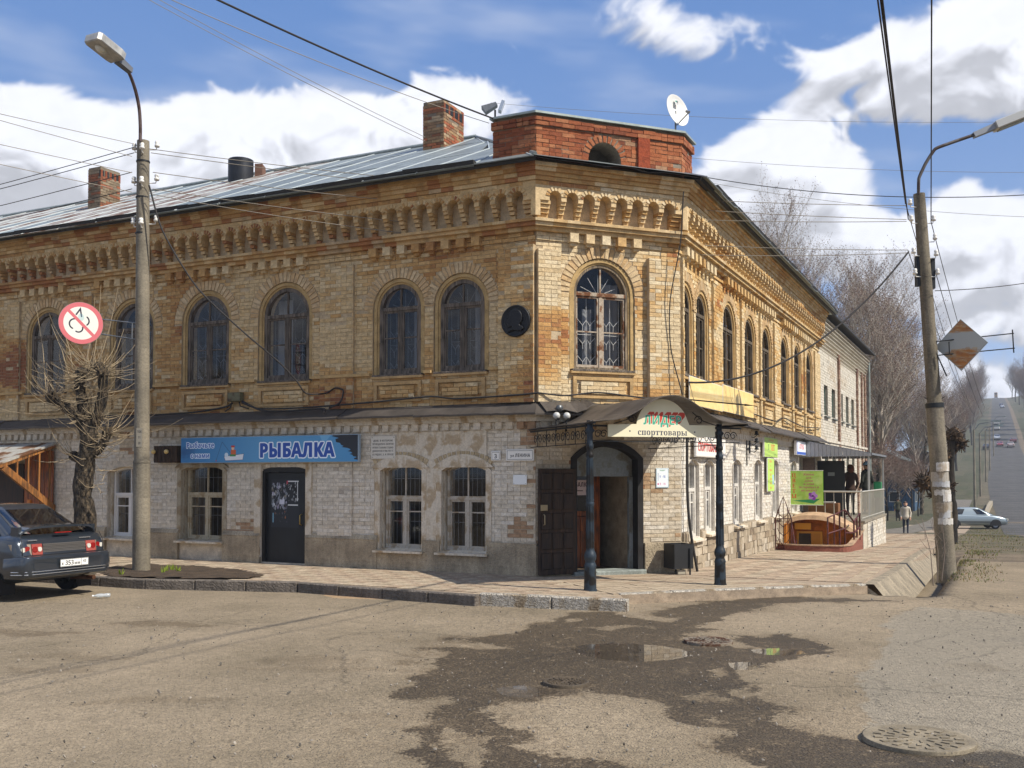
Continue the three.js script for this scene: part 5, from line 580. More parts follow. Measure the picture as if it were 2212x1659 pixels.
{ const o = wallThing(F.L, -8.83, 2.24, .07, 'lamp_box', 'weathered wooden box with two yellow bulbs beside the blue signboard', 'lamp box'); const b = new MB(); for (let i = 0; i < 6; i++) b.cbox(-.33 + i * .112, -.33 + i * .112 + .108, 0, .37, 0, .16, .006); b.build('boards', mat(0x4c3826, .85, { map: RT(T.wood, 2) }), o); const m = mat(0xe0c27a, .35, { clearcoat: .4 }); for (const x of [-.3, .08]) { const g = new MB(); g.add(new THREE.SphereGeometry(.05, 16, 10), new THREE.Matrix4().makeTranslation(x, .24, .2)); g.cyl([x, .24, .14], [x, .24, .18], .025, .025, 8); g.build('bulb', m, o); } }
{ const o = wallThing(F.L, -6.98, 3.53, .02, 'junction_box', 'grey electrical junction box on the wall above the metal flashing', 'junction box'); const b = new MB(); b.cbox(-.17, .17, 0, .19, 0, .14, .012); b.build('case', mat(0x6d6a4c, .6, { map: T.rust }), o); const c = new MB(); c.tube([[-.1, 0, .07], [-.12, -.12, .08], [-.3, -.2, .05]], .014, 6); c.tube([[.1, 0, .07], [.14, -.1, .08], [.34, -.16, .05]], .014, 6); c.build('conduits', M.wire, o); }
// cables slung along the wall above the flashing
function wallCable(f, pts, r, label, name = 'wall_cable') { const c = new THREE.CatmullRomCurve3(pts.map((p) => f.w(...p)), false, 'catmullrom', .4).getPoints(pts.length * 8); const m = new MB(); m.tube(c, r, 6); one(name, m, M.wire, label, 'cable', 'cables along the facade'); }
wallCable(F.L, [[-11.5, 3.34, .1], [-9.6, 3.3, .18], [-8.2, 3.33, .1], [-7.3, 3.42, .08], [-7.05, 3.5, .1]], .02, 'black cable running to the junction box from the bare tree');
wallCable(F.L, [[-6.8, 3.5, .1], [-6.3, 3.36, .12], [-5.2, 3.34, .16], [-3.6, 3.4, .1], [-2.2, 3.47, .1], [-1.6, 3.41, .12], [-.4, 3.43, .14], [.1, 3.46, .1]], .018, 'black cable running from the junction box to the cut corner');
wallCable(F.L, [[-6.8, 3.53, .08], [-6.2, 3.32, .2], [-5.5, 3.28, .24], [-4.6, 3.3, .26], [-4.45, 3.2, .38]], .022, 'thick drooping cable over the flashing above the signboard');
wallCable(F.C, [[0, 3.46, .12], [.5, 3.42, .2], [1.2, 3.5, .14], [2.2, 3.42, .2], [LC, 3.46, .12]], .016, 'black cable across the cut corner above the canopy');
wallCable(F.C, [[2.92, 7.4, .35], [2.86, 6.4, .32], [2.7, 5.3, .2], [2.74, 4.4, .15], [2.9, 3.5, .3]], .012, 'thin slack cable hanging down the corner from the eaves');
wallCable(F.R, [[.12, 2.9, .14], [.08, 1.6, .15], [.1, .9, .2], [.28, .1, .28]], .028, 'dark pipe-like cable down the corner beside the litter bin');
for (const [f, pts] of [[F.R, [[6.2, 3.5, .1], [8.4, 3.42, .2], [10.2, 3.6, .1], [13, 3.48, .16], [16.8, 3.6, .1]]]]) wallCable(f, pts, .016, 'black cable along the sunlit side above the flashing');
// wall bracket with three insulators
{ const o = wallThing(F.R, 5.85, 2.5, .07, 'cable_bracket', 'black wall bracket carrying three dark insulators on the white wall', 'bracket'); const b = new MB(); b.cbox(-.02, .02, 0, .5, 0, .03, .004); b.cbox(-.3, .0, .1, .13, 0, .02, .004); b.cbox(-.32, -.28, -.3, .45, 0, .02, .004); b.build('bar', M.iron, o); for (const y of [.06, .24, .42]) { const k = new MB(); k.tube([[0, y, .02], [0, y - .03, .12], [0, y + .02, .18], [0, y + .06, .18]], .01, 6); k.lathe([[.001, 0], [.05, .0], [.055, .03], [.03, .05], [.045, .07], [.03, .1], [.001, .11]], 12, new THREE.Matrix4().makeTranslation(0, y + .03, .18)); k.build('insulator', M.iron, o); } }
// signs on the sunlit side
board(F.R, .62, 3.02, 2.33, 2.74, .13, .05, (x, W, H) => { x.fillStyle = '#ece7dd'; x.fillRect(0, 0, W, H); x.strokeStyle = '#bdb6a8'; x.lineWidth = 4; x.strokeRect(4, 4, W - 8, H - 8); txt(x, 'СПОРТТОВАРЫ', W * .37, H * .52, H * .6, '#3a2a2a', { w: W * .64 }); txt(x, 'СПОРТТОВАРЫ', W * .362, H * .5, H * .6, '#cc3a2b', { w: W * .64 }); txt(x, 'ВИДЕО', W * .86, H * .28, H * .24, '#444a58', { w: W * .2 }); txt(x, 'ИГРЫ', W * .86, H * .74, H * .24, '#444a58', { w: W * .18 }); }, 'shop_sign', 'white signboard with red lettering above the first pair of white windows', 'sign', { res: 420 });
const lime = (x, W, H) => { x.fillStyle = '#b9d96c'; x.fillRect(0, 0, W, H); };
board(F.R, 7.15, 8.88, 2.44, 2.96, .12, .05, (x, W, H) => { lime(x, W, H); txt(x, 'ВЫСТАВКА-ПРОДАЖА', W / 2, H * .12, H * .12, '#d06a3a', { w: W * .9 }); txt(x, 'ХИТ', W * .62, H * .5, H * .44, '#d8432f', { w: W * .5, font: 'serif' }); txt(x, 'Х', W * .3, H * .5, H * .4, '#2f6a3a', { font: 'serif' }); txt(x, 'магазин', W * .8, H * .86, H * .09, '#3d7a4a'); }, 'shop_sign', 'light green rectangular shop sign with red letters on the white wall', 'sign');
board(F.R, 7.6, 8.46, 1.54, 2.42, .125, .03, (x, W, H) => { lime(x, W, H); ['ОДЕЖДА', 'И', 'ТОВАРЫ', 'ДЛЯ', 'ДОМА', 'ИГРЫ', 'ОБУВЬ'].forEach((s, i) => txt(x, s, W * .45, H * (.09 + i * .135), H * .085, '#d8663a', { w: W * .62 })); x.fillStyle = '#9fc0e4'; x.fillRect(W * .72, H * .5, W * .2, H * .3); }, 'shop_sign', 'narrow light green banner hanging below the green shop sign', 'sign');
board(F.R, 11.18, 12.7, 2.57, 2.99, .2, .08, (x, W, H) => { x.fillStyle = '#eef0f4'; x.fillRect(0, 0, W, H); x.fillStyle = '#3c5fb8'; x.fillRect(0, H * .78, W, H * .2); x.fillRect(0, 0, W * .05, H); txt(x, 'АПТЕКА', W * .54, H * .4, H * .52, '#c8313c', { w: W * .84 }); }, 'shop_sign', 'white pharmacy sign with red letters and a blue stripe', 'sign');
const yel = (x, W, H) => { x.fillStyle = '#eed08a'; x.fillRect(0, 0, W, H); const r = rng(4); for (let i = 0; i < 90; i++) { x.fillStyle = r() < .5 ? 'rgba(255,240,200,.10)' : 'rgba(190,130,60,.07)'; x.fillRect(r() * W, r() * H, W * .08 * r(), H * .3 * r()); } x.globalAlpha = .22; txt(x, 'СТРОЙМАТЕРИАЛЫ', W / 2, H * .42, H * .34, '#fff6dc', { w: W * .86 }); x.globalAlpha = 1; };
board(F.R, .29, 2.92, 3.35, 3.92, .125, .02, yel, 'banner', 'faded yellow banner under the pair of arched windows next to the corner', 'banner', { frame: 0xe4e6e2 });
board(F.R, 2.96, 6.04, 3.37, 3.97, .125, .02, (x, W, H) => { x.fillStyle = '#edcd84'; x.fillRect(0, 0, W, H); const r = rng(7); for (let i = 0; i < 90; i++) { x.fillStyle = r() < .5 ? 'rgba(255,240,200,.10)' : 'rgba(190,130,60,.08)'; x.fillRect(r() * W, r() * H, W * .08 * r(), H * .3 * r()); } x.globalAlpha = .2; txt(x, 'ИНСТРУМЕНТ', W / 2, H * .4, H * .36, '#fff6dc', { w: W * .8 }); x.globalAlpha = 1; }, 'banner', 'faded yellow banner under the third arched window of the sunlit side', 'banner', { frame: 0xe4e6e2 });
board(F.C, 2.44, 2.72, 1.72, 2.1, .066, .012, (x, W, H) => { x.fillStyle = '#e3eaf0'; x.fillRect(0, 0, W, H); x.strokeStyle = '#6fa9b8'; x.lineWidth = 6; x.strokeRect(3, 3, W - 6, H - 6); txt(x, '"ЛИДЕР"', W * .5, H * .1, H * .09, '#3b8a5a'); txt(x, '9⁰⁰-18⁰⁰', W * .58, H * .43, H * .19, '#3d58a8', { w: W * .64 }); txt(x, '9⁰⁰-15⁰⁰', W * .6, H * .82, H * .15, '#c65a8a', { w: W * .6 }); x.fillStyle = '#9aa4b4'; for (let i = 0; i < 7; i++) x.fillRect(W * .1, H * (.24 + i * .06), W * .1, H * .03); x.fillStyle = '#c65a8a'; x.fillRect(W * .08, H * .78, W * .14, H * .08); }, 'hours_plate', 'small white opening hours plate on the wall beside the corner doorway', 'sign', { res: 800 });
// ---------- canopy over the corner door ----------
{ const o = thing('entrance_canopy', 'curved metal entrance canopy on two dark cast-iron posts with a shop board', 'canopy', F.C.o, F.C.t);
  const prof = [[-.2, 2.80], [-.02, 2.815], [.18, 2.84], [.4, 2.9], [.62, 3.0], [.82, 3.12], [1.0, 3.21], [1.18, 3.255], [1.32, 3.255], [1.5, 3.2], [1.68, 3.1], [1.86, 2.99], [2.06, 2.9], [2.28, 2.85], [2.48, 2.83], [2.7, 2.82]];
  const c = new THREE.SplineCurve(prof.map((a) => new THREE.Vector2(...a))).getPoints(48), r = rng(15); const pts = [...c.map((p) => [p.x, p.y]), ...c.slice().reverse().map((p) => [p.x, p.y - .018])]; const roof = new MB(); const nz = 5; for (let k = 0; k < nz; k++) { const z0 = lerp(.08, 2.82, k / nz), z1 = lerp(.08, 2.82, (k + 1) / nz), wob = (x, z) => Math.sin(x * 7 + z * 3) * .008 + Math.sin(z * 5 + x) * .008; for (let i = 0; i + 1 < c.length; i++) { const a = c[i], b = c[i + 1]; roof.hexa([[a.x, a.y - .014 + wob(a.x, z1), z1], [b.x, b.y - .014 + wob(b.x, z1), z1], [b.x, b.y - .014 + wob(b.x, z0), z0], [a.x, a.y - .014 + wob(a.x, z0), z0], [a.x, a.y + wob(a.x, z1), z1], [b.x, b.y + wob(b.x, z1), z1], [b.x, b.y + wob(b.x, z0), z0], [a.x, a.y + wob(a.x, z0), z0]]); } } roof.build('roof_sheet', mat(0x6a6259, .5, { metalness: .35, map: RT(T.metal, .9), bumpMap: RT(T.metal, 1.2), bumpScale: .008 }), o);
  const post = (x, z, y0) => { const p = new MB(); p.lathe([[.11, 0], [.11, .05], [.1, .06], [.092, .4], [.1, .42], [.085, .46], [.075, .49], [.095, .53], [.1, .58], [.085, .63], [.07, .66], [.066, .70], [.056, 1.36], [.068, 1.38], [.068, 1.42], [.056, 1.44], [.068, 1.46], [.056, 1.48], [.05, 2.12], [.066, 2.14], [.066, 2.19], [.05, 2.21], [.05, 2.27], [.064, 2.29], [.064, 2.33], [.05, 2.36], [.05, 2.52], [.085, 2.56], [.05, 2.6], [.05, 2.72], [.001, 2.72]], 10, new THREE.Matrix4().makeTranslation(x, y0, z)); for (let i = 0; i < 10; i++) { const t = i / 10 * 6.283; p.cyl([x + Math.cos(t) * .062, y0 + .7, z + Math.sin(t) * .062], [x + Math.cos(t) * .05, y0 + 2.1, z + Math.sin(t) * .05], .009, .007, 4, false); } p.build('post', M.ironb, o); }; post(-.13, 2.55, .11); post(2.29, 2.5, .1);
  const fr = new MB(); fr.box(-.2, 2.7, 2.735, 2.765, 2.52, 2.55); for (const x of [-.13, 2.29]) fr.box(x - .015, x + .015, 2.735, 2.765, .07, 2.52); fr.box(2.62, 2.66, 2.78, 2.81, .1, 2.8); fr.box(-.18, -.15, 2.77, 2.8, .1, 2.8); fr.box(-.18, 2.66, 2.50, 2.515, 2.53, 2.545); fr.box(-.137, -.123, 2.46, 2.475, .07, 2.5); fr.box(2.283, 2.297, 2.46, 2.475, .07, 2.5); fr.build('frame', M.iron, o);
  const sc = new MB(); const spiral = (cx, cy, R, dir, map) => { const q = []; for (let i = 0; i <= 18; i++) { const t = i / 18, a = dir * t * 8.5 + (dir > 0 ? 0 : 3.14), rr = R * (1 - t * .75); q.push(map(cx + Math.cos(a) * rr, cy + Math.sin(a) * rr)); } sc.tube(q, .008, 4); }; for (let i = 0; i < 6; i++) { const z = .3 + i * .4; spiral(z, 2.6, .09, 1, (a, b) => [-.13, b, a]); spiral(z + .2, 2.6, .09, -1, (a, b) => [-.13, b, a]); spiral(z, 2.6, .09, 1, (a, b) => [2.29, b, a]); spiral(z + .2, 2.6, .09, -1, (a, b) => [2.29, b, a]); sc.cyl([-.13, 2.47, z + .1], [-.13, 2.74, z + .1], .008, .008, 4); } for (const x of [.02, .12, 2.2, 2.42, 2.54]) spiral(x, 2.62, .07, 1, (a, b) => [a, b, 2.54]); for (const s of [-1, 1]) { spiral(1.25 - s * .62, 2.87, .08, s, (a, b) => [a, b, 2.54]); sc.tube([[1.25 - s * .95, 2.79, 2.54], [1.25 - s * .7, 2.86, 2.54], [1.25 - s * .5, 3.0, 2.54]], .008, 4); } sc.build('scrollwork', M.iron, o);
  // the board with its hump
  const bp = [[.17, 2.575], [2.15, 2.59], [2.15, 2.785], [1.66, 2.785], ...arcPts(1.16, .92, 2.87, .33, 16).map((p) => p), [.68, 2.785], [.17, 2.77]]; const bd = new MB(); bd.ext(bp, .03, new THREE.Matrix4().makeTranslation(0, 0, 2.56)); bd.build('shop_board', mat(0xd9d2b0, .7, { map: RT(T.grain, .6) }), o);
  const t = print(1.98, .66, (x, W, H) => { x.fillStyle = '#e3dcbc'; x.fillRect(0, 0, W, H); const X = (v) => (v - .17) / 1.98 * W, Y = (v) => (3.23 - v) / .66 * H; x.save(); const L = 'ЛИДЕР'; for (let i = 0; i < 14; i++) txt(x, L, X(1.19) + i * 1.6, Y(2.87) - i * 1.6, H * .32, '#c4402e', { w: W * .36 }); txt(x, L, X(1.16), Y(2.855), H * .32, '#e9e4cc', { w: W * .36, stroke: '#e9e4cc', lw: H * .02 }); txt(x, L, X(1.16), Y(2.855), H * .32, '#3fa588', { w: W * .36 }); txt(x, 'спорттовары', X(1.16), Y(2.655), H * .2, '#2c3148', { w: W * .52, font: 'serif' }); x.fillStyle = '#2c3148'; for (const v of [.56, 1.76]) { x.beginPath(); x.arc(X(v), Y(2.67), H * .02, 0, 7); x.fill(); } x.restore(); }, 500);
  const g = new THREE.ShapeGeometry(new THREE.Shape(bp.map((a) => new THREE.Vector2(...a)))), p = g.attributes.position, uv = g.attributes.uv; for (let i = 0; i < p.count; i++) uv.setXY(i, (p.getX(i) - .17) / 1.98, 1 - (3.23 - p.getY(i)) / .66); const q = mesh('board_print', g, mat(0xffffff, .6, { map: t }), o); q.position.z = 2.594; }
{ const wm = mat(0xb9b9b4, .3, { clearcoat: .5 }); [[.16, 3.0, 'left'], [.36, 3.0, 'right']].forEach(([x, y], i) => { const o = wallThing(F.C, x - .02, y - .1, .62, 'spotlight', 'white globe spotlight sitting on the back of the canopy', 'spotlight', 'pair of spotlights behind the canopy'); const s = new MB(); s.add(new THREE.SphereGeometry(.065, 20, 14), new THREE.Matrix4().makeTranslation(0, .12, 0)); s.build('globe', wm, o); const k = new MB(); k.cyl([0, -.16, -.02], [0, .05, -.02], .014, .014, 6); k.cyl([.0, .06, .055], [.0, .05, .075], .02, .026, 10); k.build('bracket', M.iron, o); }); const o = wallThing(F.C, .27, 3.16, .5, 'spotlight', 'small dark round spotlight above the white pair', 'spotlight'); const s = new MB(); s.lathe([[.001, 0], [.06, .01], [.07, .06], [.05, .1], [.001, .11]], 16, new THREE.Matrix4().makeRotationX(-1.5)); s.build('lamp', mat(0x55585a, .4, { metalness: .5 }), o); const k = new MB(); k.cyl([0, 0, -.03], [0, -.02, -.5], .012, .012, 6); k.build('arm', M.iron, o); }
// fringe of snow guard: bent metal strip beside the canopy
{ const m = new MB(); m.at(F.C.m); const q = [[.02, 3.10, .45], [.35, 3.14, .5], [.6, 3.09, .5], [.8, 3.16, .5], [.95, 3.27, .46]]; for (let i = 0; i + 1 < q.length; i++) { const a = q[i], b = q[i + 1]; m.hexa([[a[0], a[1], a[2]], [b[0], b[1], b[2]], [b[0], 3.3 + i * .02, .1], [a[0], 3.3, .1], [a[0], a[1] + .012, a[2]], [b[0], b[1] + .012, b[2]], [b[0], 3.312 + i * .02, .1], [a[0], 3.312, .1]]); } one('loose_flashing', m, M.flash, 'bent loose flashing sheet curling up beside the canopy', 'flashing'); }
{ const o = thing('litter_bin', 'black square metal litter bin on a pipe stand beside the entrance', 'litter bin', F.C.w(2.72, .1, .42), F.C.t); const b = new MB(); const T_ = .2, t2 = .012; for (const [a, c, d, e] of [[-T_, T_, T_ - t2, T_], [-T_, T_, -T_, -T_ + t2], [-T_, -T_ + t2, -T_ + t2, T_ - t2], [T_ - t2, T_, -T_ + t2, T_ - t2]]) b.box(a, c, .13, .58, d, e); b.box(-T_, T_, .12, .13, -T_, T_); b.build('body', mat(0x1d1f22, .55, { map: T.metal }), o); const p = new MB(); for (const z of [-.12, .215]) { p.tube([[.12, 0, z], [.12, .5, z]], .018, 8); } p.tube([[-.12, 0, .1], [-.12, .12, .1]], .018, 8); p.build('stand', M.iron, o); const l = new MB(); l.box(-.1, .06, .02, .1, .05, .16); l.build('liner', mat(0x9a9484, .9), o); }
// dish and floodlight on the parapet
{ const o = thing('satellite_dish', 'white satellite dish on the end of the red brick parapet', 'satellite dish', F.C.w(2.93, 8.66, .05)); const d = new MB(); const P = []; for (let i = 0; i <= 12; i++) { const r = .32 * i / 12; P.push([r, r * r * .62]); } for (let i = 12; i >= 0; i--) { const r = .325 * i / 12; P.push([r, r * r * .62 - .008]); } const mm = new THREE.Matrix4().makeRotationY(.72).multiply(new THREE.Matrix4().makeRotationX(Math.PI / 2 - .18)); mm.setPosition(0, .4, 0); d.lathe(P, 36, mm); d.build('reflector', mat(0xd6d6d2, .5), o); const f = V(0, .5, 0).transformDirection(mm), n = new MB(); n.tube([[0, 0, 0], [0, .4, 0], [-.02, .4, -.02]], .018, 8); const tip = V(0, .4, 0).addScaledVector(f, .34).add(V(0, -.17, 0)); n.tube([[.02, .12, .02], tip.toArray()], .012, 6); n.build('arm', M.steel, o); const k = new MB(); k.cyl(tip.toArray(), tip.clone().addScaledVector(f, -.07).add(V(0, .05, 0)).toArray(), .03, .025, 10); k.build('receiver', mat(0x77797b, .5), o); const lg = face('logo', .1, .12, print(.1, .12, (x, W, H) => { x.fillStyle = '#d6d6d2'; x.fillRect(0, 0, W, H); x.fillStyle = '#2f8a7a'; x.beginPath(); x.arc(W * .3, H * .35, W * .22, 0, 7); x.fill(); x.fillStyle = '#23262c'; x.fillRect(W * .5, H * .12, W * .42, H * .5); x.fillStyle = '#d6d6d2'; x.beginPath(); x.moveTo(W * .56, H * .16); x.lineTo(W * .7, H * .55); x.lineTo(W * .86, H * .16); x.lineTo(W * .7, H * .4); x.fill(); x.fillStyle = '#6c7278'; x.fillRect(W * .1, H * .74, W * .8, H * .1); }, 1200), o); lg.position.copy(V(0, .4, 0).addScaledVector(f, .035)).add(V(0, .16, 0)).addScaledVector(f, .0); lg.lookAt(lg.position.clone().add(o.position).add(f)); lg.userData.label = 'small printed mark'; }
{ const P = F.L.w(-.78, 8.66, .12), o = thing('floodlight', 'small metal floodlight on the left end of the red brick parapet', 'floodlight', P); const b = new MB(); b.cyl([0, 0, 0], [0, .14, 0], .02, .02, 6); b.build('stem', M.iron, o); const h = new MB(); h.at(new THREE.Matrix4().makeRotationZ(.5).setPosition(-.06, .2, 0)); h.hexa([[-.16, -.06, .09], [.1, -.04, .07], [.1, -.04, -.07], [-.16, -.06, -.09], [-.18, .08, .1], [.1, .03, .06], [.1, .03, -.06], [-.18, .08, -.1]]); h.build('housing', M.steel, o); const g = new MB(); g.at(new THREE.Matrix4().makeRotationZ(-.35).setPosition(.12, .2, 0)); g.box(-.03, .03, -.1, .1, -.09, .09); g.build('reflector', mat(0xc4c8ca, .25, { metalness: .8 }), o); }
// ---------- timber porch at the far left ----------
{ const o = thing('timber_porch', 'small wooden porch with orange boards and a patched sheet roof by the far window', 'porch', F.L.w(-13.6, .14, .1), F.L.t); const rf = new MB(); rf.hexa([[-2.4, 2.05, 1.5], [1.2, 2.05, 1.5], [1.25, 2.56, .0], [-2.4, 2.56, .0], [-2.4, 2.09, 1.52], [1.2, 2.09, 1.52], [1.25, 2.6, .0], [-2.4, 2.6, .0]]); rf.build('roof_sheet', M.roof_old, o); const w = new MB(); w.hexa([[1.14, 1.98, 1.46], [1.2, 1.98, 1.46], [1.2, 2.48, 0], [1.14, 2.48, 0], [1.14, 2.05, 1.48], [1.2, 2.05, 1.48], [1.2, 2.56, 0], [1.14, 2.56, 0]]); w.hexa([[1.13, .95, .0], [1.21, .95, .0], [1.21, 1.12, -.01], [1.13, 1.12, -.01], [1.13, 1.95, 1.42], [1.21, 1.95, 1.42], [1.21, 2.05, 1.3], [1.13, 2.05, 1.3]]); for (let i = 0; i < 5; i++) { const z = .12 + i * .29, yb = 1.12 + z * .62; w.box(1.15, 1.19, yb, 2.5 - z * .35, z, z + .04); } w.build('side_frame', mat(0xb3793a, .7, { map: RT(T.wood, 1.5) }), o); const bo = new MB(); for (let i = 0; i < 7; i++) bo.cbox(.2 + i * .14, .335 + i * .14, -.1, 2.4, .02, .05, .008); bo.build('wall_boards', M.wood_org, o); const dr = new MB(); dr.cbox(-.75, .18, -.1, 2.1, .0, .06, .01); dr.build('door', mat(0x3a2113, .6, { map: RT(T.wood, 1.3) }), o); const lk = new MB(); lk.cyl([.4, .9, .05], [.4, 1.25, .05], .06, .06, 12); lk.build('roller', mat(0xc9772a, .25, { clearcoat: .5 }), o); }
// ---------- white brick extension along the side street ----------
{ const o = thing('white_brick_building', 'two-storey white silicate brick building with brown pilasters adjoining the ochre building', 'building', F.R.w(17.2, -.4, 0), F.R.t); const x1 = 14.6, Y = (y) => y + .4; const wins = []; for (const [a, b] of [[.3, .82], [1.85, 2.75], [3.75, 4.7], [6.35, 6.85], [7.75, 8.6], [9.5, 10.4]]) wins.push([a, b, 4.15, 5.32], [a, b, 1.5, 2.8]);
  const m = new MB(); m.color('#bdb4a4'); m.ext([[.01, -1.2], [x1, -1.2], [x1, Y(7.7)], [.01, Y(7.7)]], .4, new THREE.Matrix4().makeTranslation(0, 0, -.512), wins.map(([a, b, c, d]) => [[a, Y(c)], [b, Y(c)], [b, Y(d)], [a, Y(d)]])); m.box(x1 - .3, x1 - .012, -1.2, Y(7.69), -10, -.52); m.box(.01, x1 - .3, Y(3.2), Y(3.4), -4, -.52); m.box(.02, x1 - .35, -1, Y(7.4), -4.2, -4); m.box(.02, x1 - .31, Y(7.3), Y(7.4), -4, -.52); const wall = m.build('wall', M.vcol, o);
  const f = { w: (x, y, z) => o.localToWorld(V(x, y, z)) }; o.updateMatrixWorld(true); const st = []; layBricks(f, 0.01, x1, -1.0, Y(6.5), -.1, (x, y) => PB.X(x, y), { ch: .1, len: .27, jn: .014, op: wins.map(([a, b, c, d]) => ({ cx: (a + b) / 2, w: b - a, y0: Y(c), ys: Y(d) - .01, rise: .009 })), sink: st });
  for (const [a, b] of [[5.3, 5.72], [11.2, 11.6], [12.9, 13.3], [14.1, 14.6]]) layBricks(f, a, b, -1.0, Y(6.8), -.03, (x, y) => PAL.darkred[Math.floor(vn(x * 9, y * 13) * 3.99)], { ch: .1, len: .2, jn: .014, dep: .09, sink: st });
  for (let k = 0; k < 9; k++) layBricks(f, .01, x1, Y(6.5 + k * .125), Y(6.5 + k * .125) + .1, -.09 + k * .035, PB.X, { ch: .1, len: .2, jn: .07, dep: .1, sink: st }); layBricks(f, .01, x1, Y(3.0), Y(3.2), -.05, PB.X, { ch: .1, sink: st }); layBricks(f, .01, x1, Y(3.2), Y(3.3), .0, PB.X, { ch: .1, sink: st });
  st.sort((a, b) => a.x0 - b.x0); const g = [0, 1, 2].map((v) => { const q = new MB(); q.box(-.5, .5, -.5, .5, -.5, .5, 0, 0, true); return q.geo(); }), mc = {}, rest = new MB(); let n = 0; for (const b of st) { if (n < 300 && b.y0 > 3.2 && b.y0 < 6.6) { mc[b.c] ??= mat(b.c, .95, { map: T.grain }); const e = mesh('brick', g[n % 3], mc[b.c], wall); e.position.set((b.x0 + b.x1) / 2, (b.y0 + b.y1) / 2, (b.z0 + b.z1) / 2); e.scale.set(b.x1 - b.x0, b.y1 - b.y0, b.z1 - b.z0); n++; } else { rest.color(b.c); rest.box(b.x0, b.x1, b.y0, b.y1, b.z0, b.z1, 0, 0, true); } } rest.build('brickwork', M.brickv, o).userData.kind = 'stuff';
  for (const [a, b, c, d] of wins) { const w = grp('window', o, [(a + b) / 2, Y(c), -.1]); const W = b - a, H = d - c; const fr = new MB(); fr.ext([[-W / 2, 0], [W / 2, 0], [W / 2, H], [-W / 2, H]], .06, new THREE.Matrix4().makeTranslation(0, 0, -.16), [[[-W / 2 + .06, .06], [W / 2 - .06, .06], [W / 2 - .06, H - .06], [-W / 2 + .06, H - .06]]]); fr.box(-.03, .03, .061, H - .061, -.15, -.1); fr.build('frame', mat(0x35564c, .7), w); for (const s of [-1, 1]) { const p = mesh('pane', new THREE.PlaneGeometry(W / 2 - .09, H - .12), M.glass, w); p.position.set(s * W / 4, H / 2, -.13); } const sl = new MB(); sl.box(-W / 2 - .04, W / 2 + .04, -.05, -.005, -.16, .09); sl.build('sill', mat(0x5a5f5c, .7), w); }
  const rf = new MB(); rf.hexa([[-.2, Y(7.71), .4], [x1 + .1, Y(7.71), .4], [x1 + .1, Y(9.8), -7], [-.2, Y(9.8), -7], [-.2, Y(7.79), .4], [x1 + .1, Y(7.79), .4], [x1 + .1, Y(9.88), -7], [-.2, Y(9.88), -7]]); rf.build('roof', M.roof_dark, o); const vt = new MB(); vt.hexa([[3, Y(7.9), -.6], [5.5, Y(7.9), -.6], [5.5, Y(8.4), -2], [3, Y(8.4), -2], [3, Y(8.2), -.6], [5.5, Y(8.2), -.6], [5.5, Y(8.9), -2], [3, Y(8.9), -2]]); vt.build('roof_hatch', mat(0x3f6a5c, .6), o); const dp = new MB(); dp.tube([[x1 + .06, Y(7.4), .1], [x1 + .06, Y(-1), .1]], .05, 8); dp.build('downpipe', M.capm, o); }
